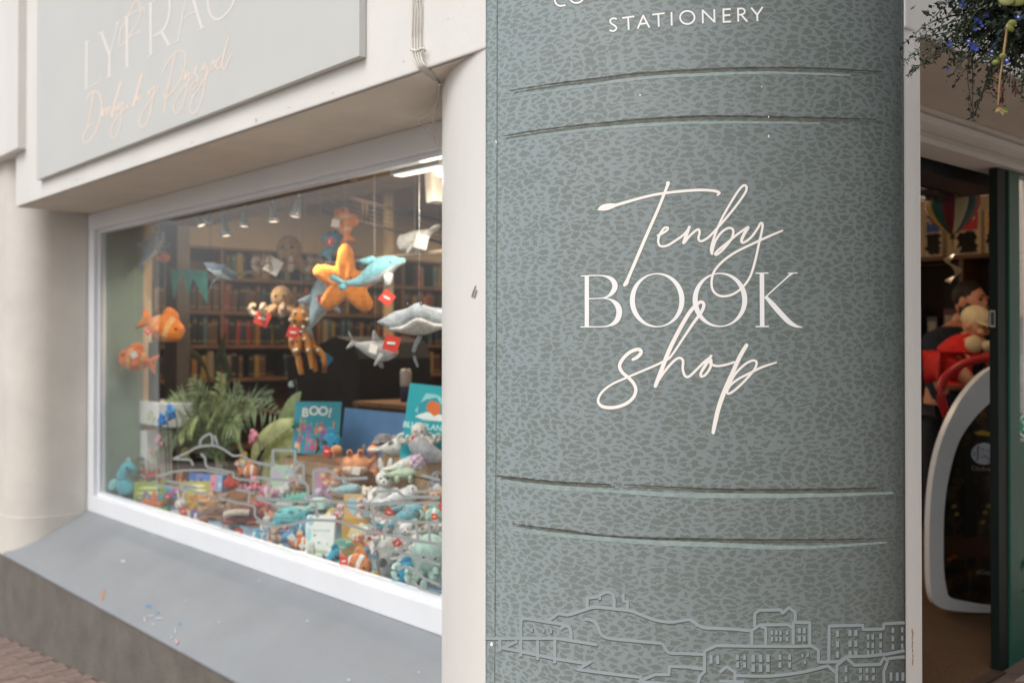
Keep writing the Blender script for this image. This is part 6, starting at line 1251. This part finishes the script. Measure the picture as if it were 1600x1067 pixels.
for k, pts in enumerate(([(1524, 729), (1521, 728), (1519, 731), (1520, 734), (1524, 734)], [(1526, 730), (1526, 735)], [(1529, 729), (1529, 735)], [(1532, 731), (1534, 731), (1534, 735), (1531, 735), (1532, 733)], [(1537, 729), (1537, 735)], [(1540, 731), (1537, 733), (1540, 735)], [(1543, 732), (1542, 736)], [(1543, 733), (1545, 732)], [(1547, 735), (1549, 733), (1547, 732), (1546, 734), (1549, 736)], [(1552, 733), (1551, 737)], [(1552, 734), (1554, 734), (1554, 738)])): ribbon(mb, pts, .9, fnt, .00002 * k, cap=False, straight=True)
mb.build("sign_lettering", card("a89c94"), bs)
text_mesh("#GetC", 10.5 * s_, "sign_lettering", card("8a827c"), bs, (LP(1526, 893)[0], -.006, LP(1526, 893)[1]), (R(90), R(5), 0), 0, 'LEFT')
MB().box((LP(1580, 0)[0] - .1, .03, 0), (LP(1580, 0)[0] + .1, .22, .012)).build("base_foot", pmat("foot_grey", "4a4a4c"), bs)

# ---- red hoop backed chair behind the sign
q = at_depth(1500, 600, 5.35); d = 5.35; u = wpx(1, d); t = thing("red_chair", "red round hoop backed chair behind the rounded sign", "chair", (q.x, q.y, 0), rz=VR)
RED = pmat("chair_red", "a81c22", rough=.4, var=.06); cz = 1.29 - (634 - 534) * u
def hoop(px, py): return ((px - 1500) * u, 0, 1.29 - (py - 534) * u)
MB().tube([hoop(*p) for p in ((1498, 690), (1480, 650), (1470, 615), (1476, 590), (1500, 570), (1530, 560), (1562, 556), (1590, 566), (1600, 600), (1590, 650), (1575, 690))], 6.5 * u, sub=6, seg=10).build("hoop_back", RED, t)
sz_ = hoop(0, 690)[2]
MB().lathe([(0, sz_ - .03), (.2, sz_ - .03), (.22, sz_), (.2, sz_ + .03), (0, sz_ + .035)], c=((1538 - 1500) * u, -.12, 0), seg=20).build("seat", RED, t)
for sx in (-1, 1):
    for sy in (-1, 1): MB().tube([((1538 - 1500) * u + sx * .13, -.12 + sy * .12, sz_ - .03), ((1538 - 1500) * u + sx * .18, -.12 + sy * .17, 0)], .014).build("leg", RED, t)

# ================================================================== the man carrying a toddler
def skin(name, nodes, edges, mat, parent, sub=2):
    me = bpy.data.meshes.new(name); me.from_pydata([n_[0] for n_ in nodes], edges, []); o = bpy.data.objects.new(name, me); COL.objects.link(o)
    md = o.modifiers.new("skin", 'SKIN'); md.use_smooth_shade = True
    sv = me.skin_vertices[0].data if me.skin_vertices else None
    if sv is None:
        bm = bmesh.new(); bm.from_mesh(me); bm.verts.layers.skin.verify(); bm.to_mesh(me); bm.free(); sv = me.skin_vertices[0].data
    for k, n_ in enumerate(nodes):
        r_ = n_[1]; sv[k].radius = (r_, r_) if not hasattr(r_, '__len__') else r_; sv[k].use_root = (k == 0)
    ss = o.modifiers.new("sub", 'SUBSURF'); ss.levels = sub; ss.render_levels = sub
    me2 = bpy.data.meshes.new_from_object(o.evaluated_get(bpy.context.evaluated_depsgraph_get())); bpy.data.objects.remove(o)
    me2.name = name; me2.materials.clear(); me2.materials.append(mat)
    for p_ in me2.polygons: p_.use_smooth = True
    q = bpy.data.objects.new(name, me2); COL.objects.link(q); q.parent = parent; return q
SKIN = pmat("skin", "b98066", rough=.55, var=.06, vscale=14); NAVY = pmat("navy_cotton", "1d2430", rough=.9, var=.15, vscale=12, bump=.3); JEAN = pmat("dark_jeans", "1c1f27", rough=.9, var=.2); HAIR = pmat("dark_hair", "1a100b", rough=.7, var=.3, vscale=60)
DM = 6.1; hq = at_depth(1516, 470, DM); um = wpx(1, DM)
man = thing("person", "bearded man in a dark navy top standing inside the doorway and carrying a toddler", "person", (hq.x, hq.y, 0), rz=VR)
hz = hq.z                                    # head centre height
def mp_(px, py, y=0): return Vector(((px - 1516) * um, y, 1.29 - (py - 534) * um))
neck = mp_(1506, 503, .05); chest = mp_(1492, 545, .06); pel = mp_(1498, 655, .08)
shL, shR = mp_(1462, 532, .0), mp_(1536, 528, .10)
elL, wrL = mp_(1462, 600, -.06), mp_(1508, 592, -.26)
elR, wrR = mp_(1556, 578, -.02), mp_(1520, 585, -.24)
zf = .0
nodes = [(pel, .15), (mp_(1495, 600, .07), .145), (chest, (.18, .13)), (neck, .06), (mp_(1511, 488, .02), .062), (shL, .075), (elL, .05), (wrL, .034), (shR, .075), (elR, .05), (wrR, .034),
         (pel + Vector((-.1, 0, -.05)), .1), (Vector((pel.x - .11, .06, .46)), .065), (Vector((pel.x - .12, .08, .07)), .045), (Vector((pel.x - .13, -.08, .04)), .04), (pel + Vector((.1, 0, -.05)), .1), (Vector((pel.x + .11, .06, .46)), .065), (Vector((pel.x + .12, .08, .07)), .045), (Vector((pel.x + .13, -.08, .04)), .04)]
edges = [(0, 1), (1, 2), (2, 3), (3, 4), (2, 5), (5, 6), (6, 7), (2, 8), (8, 9), (9, 10), (0, 11), (11, 12), (12, 13), (13, 14), (0, 15), (15, 16), (16, 17), (17, 18)]
body = skin("body", nodes, edges, SKIN, man)
def join_into(o, mb, rot=None):
    bm = bmesh.new(); bm.from_mesh(o.data); m2 = mb.mesh("tmp", o.data.materials[0]); bm.from_mesh(m2); bm.to_mesh(o.data); bm.free(); bpy.data.meshes.remove(m2)
    for p_ in o.data.polygons: p_.use_smooth = True
H = mp_(1516, 470); fd = Vector((.5, -.85, -.12)).normalized(); sdv = Vector((.85, .5, 0)).normalized(); upv = fd.cross(sdv) * -1
if upv.z < 0: upv = -upv
def HP(f, s, u): return H + fd * f + sdv * s + upv * u
hm = MB(); az = math.atan2(fd.y, fd.x) + math.pi / 2
hm.ell(H, (.076, .095, .112), (R(-7), 0, az), seg=18, rings=14).ell(HP(.035, 0, -.06), (.055, .06, .055), (0, 0, az)).loft([HP(.085, 0, .03), HP(.105, 0, -.005), HP(.112, 0, -.022), HP(.088, 0, -.03)], [.010, .014, .018, .012], seg=8)
for s in (-1, 1): hm.ell(HP(.005, s * .078, -.005), (.014, .025, .034), (0, 0, az)); hm.ell(HP(.085, s * .032, .034), (.026, .012, .009), (0, 0, az))
hm.ell(HP(.088, 0, -.058), (.026, .012, .008), (0, 0, az)); 
# a hand: palm, four curled fingers of unequal length and a thumb leaving its side
def hand(w_, dirv, curl, s=1.0, thumb=1):
    mb = MB(); dirv = dirv.normalized(); cu = (curl - dirv * curl.dot(dirv)).normalized(); ac = dirv.cross(cu)
    mb.loft([w_ - dirv * .02 * s, w_ + dirv * .04 * s, w_ + dirv * .085 * s], [(.026 * s, .018 * s), (.04 * s, .016 * s), (.038 * s, .013 * s)], seg=10, up=cu)
    for k, L_ in enumerate((.062, .074, .07, .055)):
        b0 = w_ + dirv * .08 * s + ac * (.027 - .018 * k) * s; b1 = b0 + dirv * L_ * .5 * s + cu * .012 * s; b2 = b1 + dirv * L_ * .3 * s + cu * L_ * .35 * s; b3 = b2 + dirv * .004 + cu * L_ * .32 * s
        mb.loft([b0, b1, b2, b3], [.0095 * s, .0088 * s, .008 * s, .005 * s], seg=7)
    t0 = w_ + dirv * .02 * s + ac * .03 * s * thumb; mb.loft([t0, t0 + dirv * .03 * s + ac * .022 * s * thumb, t0 + dirv * .055 * s + ac * .026 * s * thumb + cu * .02 * s], [.013 * s, .011 * s, .006 * s], seg=7); return mb
for wq, dq, cq in ((wrL, wrL - elL, Vector((0, .4, 1))), (wrR, wrR - elR, Vector((-.2, .5, -.2)))): join_into(body, hand(wq + (dq).normalized() * .02, dq, cq))
join_into(body, hm)
# hair, beard, eyes
hb = MB(); hb.ell(HP(-.022, 0, .032), (.082, .094, .096), (R(-7), 0, az), seg=18, rings=12); hb.build("hair", HAIR, man)
bd = MB(); bd.ell(HP(.045, 0, -.078), (.058, .056, .045), (0, 0, az)).ell(HP(.092, 0, -.047), (.03, .012, .007), (0, 0, az))
for s in (-1, 1): bd.ell(HP(.018, s * .062, -.05), (.018, .05, .05), (0, 0, az))
bd.build("beard", HAIR, man)
for s in (-1, 1): MB().ell(HP(.087, s * .03, .018), .009, seg=8, rings=6).build("eye", BLK, man); MB().ell(HP(.094, s * .032, .043), (.022, .006, .004), (0, 0, az)).build("eyebrow", HAIR, man)
# shirt and trousers follow the body just outside it
tn = [(pel + Vector((0, 0, -.02)), .168), (mp_(1495, 600, .07), .165), (chest, (.2, .15)), (neck + Vector((-.01, .01, -.035)), .085), (shL, .092), (shL * .45 + elL * .55, .072), (shR, .092), (shR * .45 + elR * .55, .072)]
skin("shirt", tn, [(0, 1), (1, 2), (2, 3), (2, 4), (4, 5), (2, 6), (6, 7)], NAVY, man)
skin("trousers", [(pel + Vector((0, 0, -.03)), .163), (nodes[11][0], .118), (nodes[12][0], .085), (nodes[13][0] + Vector((0, 0, .02)), .07), (nodes[15][0], .118), (nodes[16][0], .085), (nodes[17][0] + Vector((0, 0, .02)), .07)], [(0, 1), (1, 2), (2, 3), (0, 4), (4, 5), (5, 6)], JEAN, man)
for s, k in ((-1, 13), (1, 17)): MB().loft([nodes[k][0] + Vector((0, .06, -.03)), nodes[k][0] + Vector((0, -.06, -.03)), nodes[k][0] + Vector((0, -.17, -.045)), nodes[k][0] + Vector((0, -.21, -.05))], [(.045, .04), (.05, .04), (.048, .028), (.02, .015)], seg=10).build("shoe", BLACKG, man)
# toddler
DB = 5.82; ub = wpx(1, DB); bq = at_depth(1524, 512, DB)
tod = thing("person", "toddler in a cream sun hat and red clothes held in the man's arms", "person", bq, rz=VR)
def bp(px, py, y=0): return Vector(((px - 1524) * ub, y, -(py - 512) * ub))
SK2 = pmat("toddler_skin", "c58f72", rough=.55, var=.05); REDC = pmat("red_cotton", "c2201c", rough=.85, var=.12, vscale=18, bump=.3); CREAMC = pmat("cream_cotton", "cbb893", rough=.85, var=.08, vscale=30, bump=.3)
bn = [(bp(1487, 560), .085), (bp(1505, 545), .085), (bp(1518, 530), .06), (bp(1520, 520), .04), (bp(1528, 536, -.05), .034), (bp(1538, 545, -.07), .026), (bp(1546, 530, -.08), .02), (bp(1498, 530, .06), .034), (bp(1492, 540, .0), .026), (bp(1496, 552, -.09), .02), (bp(1480, 572, -.07), .055), (bp(1500, 590, -.1), .042), (bp(1512, 612, -.08), .03), (bp(1474, 572, .03), .055), (bp(1468, 598, .0), .042), (bp(1474, 618, -.03), .03)]
be = [(0, 1), (1, 2), (2, 3), (1, 4), (4, 5), (5, 6), (1, 7), (7, 8), (8, 9), (0, 10), (10, 11), (11, 12), (0, 13), (13, 14), (14, 15)]
tb = skin("body", bn, be, SK2, tod)
H = bp(1524, 505); fd = Vector((.62, -.70, -.38)).normalized(); sdv = Vector((.75, .66, 0)).normalized(); upv = fd.cross(sdv); upv = upv if upv.z > 0 else -upv; az = math.atan2(fd.y, fd.x) + math.pi / 2
hm = MB(); hm.ell(H, (.066, .074, .08), (R(18), 0, az), seg=16, rings=12).ell(HP(.06, .03, -.03), (.025, .02, .022)).ell(HP(.06, -.03, -.03), (.025, .02, .022)).ell(HP(.078, 0, -.018), (.011, .014, .010)).ell(HP(.070, 0, -.045), (.018, .008, .006), (0, 0, az))
for s in (-1, 1): hm.ell(HP(-.005, s * .066, -.015), (.01, .018, .022), (0, 0, az))
join_into(tb, hm)
for wq, dq in ((bn[6][0], bn[6][0] - bn[5][0]), (bn[9][0], bn[9][0] - bn[8][0])): join_into(tb, hand(wq, dq, Vector((-.3, .6, -.2)), .55))
for s in (-1, 1): MB().ell(HP(.066, s * .026, .0), .007, seg=8, rings=6).build("eye", BLK, tod)
ht = MB(); P_ = []
ht.ell(HP(-.008, 0, .030), (.078, .086, .074), (R(18), 0, az), seg=20, rings=12)
ht.ell(HP(.05, 0, .018), (.075, .06, .010), (R(24), 0, az), seg=18, rings=6); ht.build("sun_hat", CREAMC, tod)
skin("dress", [(bp(1480, 566, .0), .115), (bp(1487, 560), .108), (bp(1505, 545), .104), (bp(1517, 532), .062), (bp(1526, 537, -.04), .05), (bp(1499, 531, .05), .05)], [(0, 1), (1, 2), (2, 3), (2, 4), (2, 5)], REDC, tod)
skin("romper_legs", [(bp(1478, 570, -.03), .095), (bp(1478, 572, -.07), .07), (bp(1494, 586, -.1), .056), (bp(1472, 572, .03), .07), (bp(1468, 592, .0), .056)], [(0, 1), (1, 2), (0, 3), (3, 4)], REDC, tod)
MB().ell(bp(1510, 538, -.085), (.05, .03, .05)).ell(bp(1530, 540, -.09), (.035, .03, .03)).build("cream_bib", CREAMC, tod)

# ================================================================== hanging basket at the top right
hbq = at_depth(1588, -46, 2.3); hbk = thing("hanging_basket", "hanging basket of trailing blue lobelia and dry stems overhead by the doorway", "hanging basket", hbq, rz=VR)
ub = wpx(1, 2.3)
def PP(px, py, y=0): return Vector(((px - 1588) * ub, y, -(py + 46) * ub))
MB().lathe([(0, -.10), (.09, -.085), (.15, -.03), (.17, .03), (.165, .035), (.14, -.02), (0, -.05)], c=(0.03, 0, .0), seg=24).build("basket_bowl", pmat("coir_liner", "3a2c20", rough=.95, var=.3, bump=.6), hbk)
for k in range(3): a_ = 2.1 * k; MB().tube([(.03 + .16 * math.cos(a_), .16 * math.sin(a_), .03), (.03, 0, .5)], .003).build("chain", DK, hbk)
LG = [pmat("lobelia_leaf", "1c281b", rough=.45, var=.3, vscale=30), pmat("lobelia_leaf_pale", "3f4d30", rough=.5, var=.2, vscale=30), pmat("lobelia_stem", "303a22", rough=.5, var=.2), pmat("dry_stem", "957650", rough=.6, var=.15), pmat("lobelia_blue", "2d4290", rough=.5, var=.15), pmat("olive_leaf", "74783a", rough=.5, var=.2), pmat("dry_red", "4a1a1c", rough=.6, var=.2), pmat("lobelia_white", "d8dce8", rough=.5)]
rr = random.Random(15); mass = MB(); stems = MB()
def leafq(mb, c, dirv, L_, w_, mi):
    dirv = dirv.normalized(); s = dirv.cross(Vector((rr.uniform(-1, 1), rr.uniform(-1, 1), rr.uniform(-1, 1)))).normalized() * w_; mb.add([c, c + dirv * L_ * .5 + s, c + dirv * L_, c + dirv * L_ * .5 - s], [(0, 1, 2, 3)], mi, False)
tips = []
targets = [(1418, 92), (1430, 62), (1442, 40), (1460, 12), (1450, 100), (1470, 112), (1490, 118), (1512, 104), (1540, 160), (1552, 150), (1570, 140), (1590, 150), (1600, 120), (1535, 175), (1560, 165), (1500, 60), (1520, 80), (1480, 70), (1465, 85), (1610, 90), (1590, 100), (1570, 95), (1550, 110), (1475, 30), (1500, 20), (1530, 40), (1560, 60), (1456, 88), (1600, 60), (1545, 125), (1565, 120), (1585, 125), (1440, 78), (1495, 95), (1508, 110), (1620, 130)]
for k, (px, py) in enumerate(targets * 2):
    sx, sy = rr.uniform(1530, 1640), rr.uniform(-40, 10); j = rr.uniform(-9, 9) if k >= len(targets) else 0; y = rr.uniform(-.13, .13)
    if k < 3: y = -.05
    A = PP(sx, sy, y * .7); B = PP(px + j, py + j, y); M_ = (A + B) / 2 + Vector((rr.uniform(-.02, .02), rr.uniform(-.03, .03), rr.uniform(-.03, .02) + (.02 if px < 1500 else 0)))
    P_ = spline([tuple(A), tuple(M_), tuple(B)], 9); stems.loft(P_, [.0016 - .0008 * i / len(P_) for i in range(len(P_))], seg=5)
    for i in range(3, len(P_)):
        if k < 3 and i < 12: continue
        for _ in range(3): leafq(mass, P_[i] + Vector((rr.uniform(-.006, .006), rr.uniform(-.01, .01), rr.uniform(-.006, .006))), Vector((rr.uniform(-1, 1), rr.uniform(-1, 1), rr.uniform(-.9, .7))), rr.uniform(.008, .017), rr.uniform(.0014, .0034), 0 if rr.random() < .8 else 1)
    tips.append(B)
for _ in range(2600):
    px, py = rr.gauss(1578, 42), rr.uniform(-40, 95) 
    if py > 100 - (1600 - px) * .55: continue
    leafq(mass, PP(px, py, rr.uniform(-.12, .12)), Vector((rr.uniform(-1, 1), rr.uniform(-1, 1), rr.uniform(-1, .6))), rr.uniform(.012, .028), rr.uniform(.0025, .006), 0 if rr.random() < .85 else 1)
stems.build("stems", LG[2], hbk)['kind'] = 'stuff'; mass.build("foliage", LG[:2], hbk)['kind'] = 'stuff'
def lob(px, py, y, sz=.008, white=True):
    c = PP(px, py, y); mb = MB()
    for k in range(5): a_ = k * 1.256 + .3; d_ = Vector((math.cos(a_), -.3, math.sin(a_))); s = Vector((-math.sin(a_), 0, math.cos(a_))) * sz * .45; mb.add([c, c + d_ * sz * .6 + s, c + d_ * sz * 1.15, c + d_ * sz * .6 - s], [(0, 1, 2, 3)], 0, False)
    if white: mb.ell(c + Vector((0, -.003, 0)), sz * .35, mi=1, seg=6, rings=5)
    mb.build("flower_head", [LG[4], LG[7]], hbk)
for px, py in ((1446, 95), (1480, 99), (1484, 92), (1505, 108), (1476, 107), (1488, 25), (1478, 22), (1491, 2), (1506, 9), (1515, 3), (1570, 80), (1583, 16), (1525, 122), (1473, 80), (1478, 88), (1592, 100), (1560, 30), (1540, 60)): lob(px, py, rr.uniform(-.16, -.1), rr.uniform(.0045, .0075), rr.random() < .45)
for _ in range(16): lob(rr.uniform(1455, 1590), rr.uniform(5, 125), rr.uniform(-.15, -.02), rr.uniform(.004, .006), rr.random() < .3)
for px, py, r_ in ((1537, 34, 15), (1522, 36, 12), (1552, 20, 11), (1566, 22, 10), (1563, 5, 9), (1560, 35, 12), (1527, 76, 9), (1530, 70, 7), (1516, 118, 6), (1505, 127, 5)):
    c = PP(px, py, -.15); MB().ell(c, (r_ * ub, .004, r_ * ub * .8), (R(rr.uniform(-25, 25)), R(rr.uniform(-20, 20)), R(rr.uniform(-30, 30))), seg=10, rings=6).build("round_leaf", LG[5], hbk)
ds = MB(); ds.tube([PP(1527, 70, -.14), PP(1523, 95, -.14), PP(1519, 125, -.14), PP(1515, 150, -.14), PP(1512, 192, -.14)], [.0028, .0020], seg=7); ds.build("dry_stalk", LG[3], hbk)
for a_, b_, c_ in (((1513, 190), (1505, 200), 3), ((1513, 190), (1524, 200), 4), ((1512, 191), (1517, 204), 2.5), ((1514, 148), (1501, 146), 2.5), ((1512, 165), (1501, 163), 3.2), ((1516, 128), (1506, 118), 4)):
    mb = MB(); A, B = PP(*a_, -.14), PP(*b_, -.15); w_ = (B - A).cross(Vector((0, 1, 0))).normalized() * c_ * ub; mb.add([A, A + (B - A) * .55 + w_ + Vector((0, -.006, 0)), B, A + (B - A) * .55 - w_], [(0, 1, 2, 3)], 0, False); mb.build("dry_leaf", LG[3] if c_ < 3.4 else LG[5], hbk)
for px, py in ((1532, 176), (1551, 162), (1583, 148)):
    mb = MB(); A = PP(px, py - 22, -.1); mb.tube([A, PP(px, py - 8, -.1)], .0022, seg=6)
    for k in range(4): d_ = Vector((rr.uniform(-.4, .4), rr.uniform(-.3, .3), -1)); leafq(mb, PP(px, py - 10, -.1), d_, .022, .004, 0)
    mb.build("dry_flower", LG[6], hbk)

# ================================================================== the other side of the street (seen in the glass and in the gloss of the sign)
HW = [pmat("house_cream", "cbbfae", rough=.8), pmat("house_grey", "8f9092", rough=.8), pmat("house_pink", "b59a92", rough=.8), pmat("house_stone", "7d7266", rough=.85, var=.15)]
ROOF = pmat("slate_roof", "3c4046", rough=.7, var=.15, vscale=6); WDK = pmat("dark_pane", "16191d", rough=.1, spec=.7)
for k, (x, y, w_, h_) in enumerate(((9.5, -1.5, 6.5, 6.4), (9.5, 5.2, 6.5, 7.0), (9.6, 12.0, 7.0, 6.2), (9.5, 19.2, 7.0, 7.2), (6.5, 34, 9.0, 6.6))):
    z = gz(x, y) - .3; t = thing("terraced_house", ["cream rendered terraced house across the street opposite the doorway", "grey terraced house second across the street", "pink rendered terraced house third across the street", "stone terraced house fourth across the street", "cream house closing the far end of the street"][k], "house", (x, y, z), group="terraced houses across the street")
    MB().box((0, -w_ / 2 + .005, 0), (7, w_ / 2 - .005, h_)).build("wall", HW[k % 4], t)
    MB().prism([(-.3, h_ + .003), (7.3, h_ + .003), (3.5, h_ + 2.4)], -w_ / 2, w_ / 2, ax=1).build("roof", ROOF, t)
    for wy in (-w_ / 4, w_ / 4):
        for wz in (3.6,):
            f = MB().box((-.05, wy - .55, wz), (.002, wy + .55, wz + 1.5)).build("window", WHITE, t); MB().box((-.06, wy - .47, wz + .08), (-.052, wy + .47, wz + 1.42)).build("pane", WDK, f)
    f = MB().box((-.05, -w_ * .42, .8), (.002, w_ * .12, 2.5)).build("window", WHITE, t); MB().box((-.06, -w_ * .4, .9), (-.052, w_ * .1, 2.4)).build("pane", WDK, f)
    MB().box((-.05, w_ * .22, 0), (.002, w_ * .22 + .95, 2.2)).build("door", DGREEN, t); MB().box((-.2, -w_ * .43, 2.55), (.003, w_ * .43, 3.0)).build("shop_board", [card("c65a2c"), card("3a9a94"), card("d8d4cc"), card("5a6a8a"), card("b8a888")][k], t)
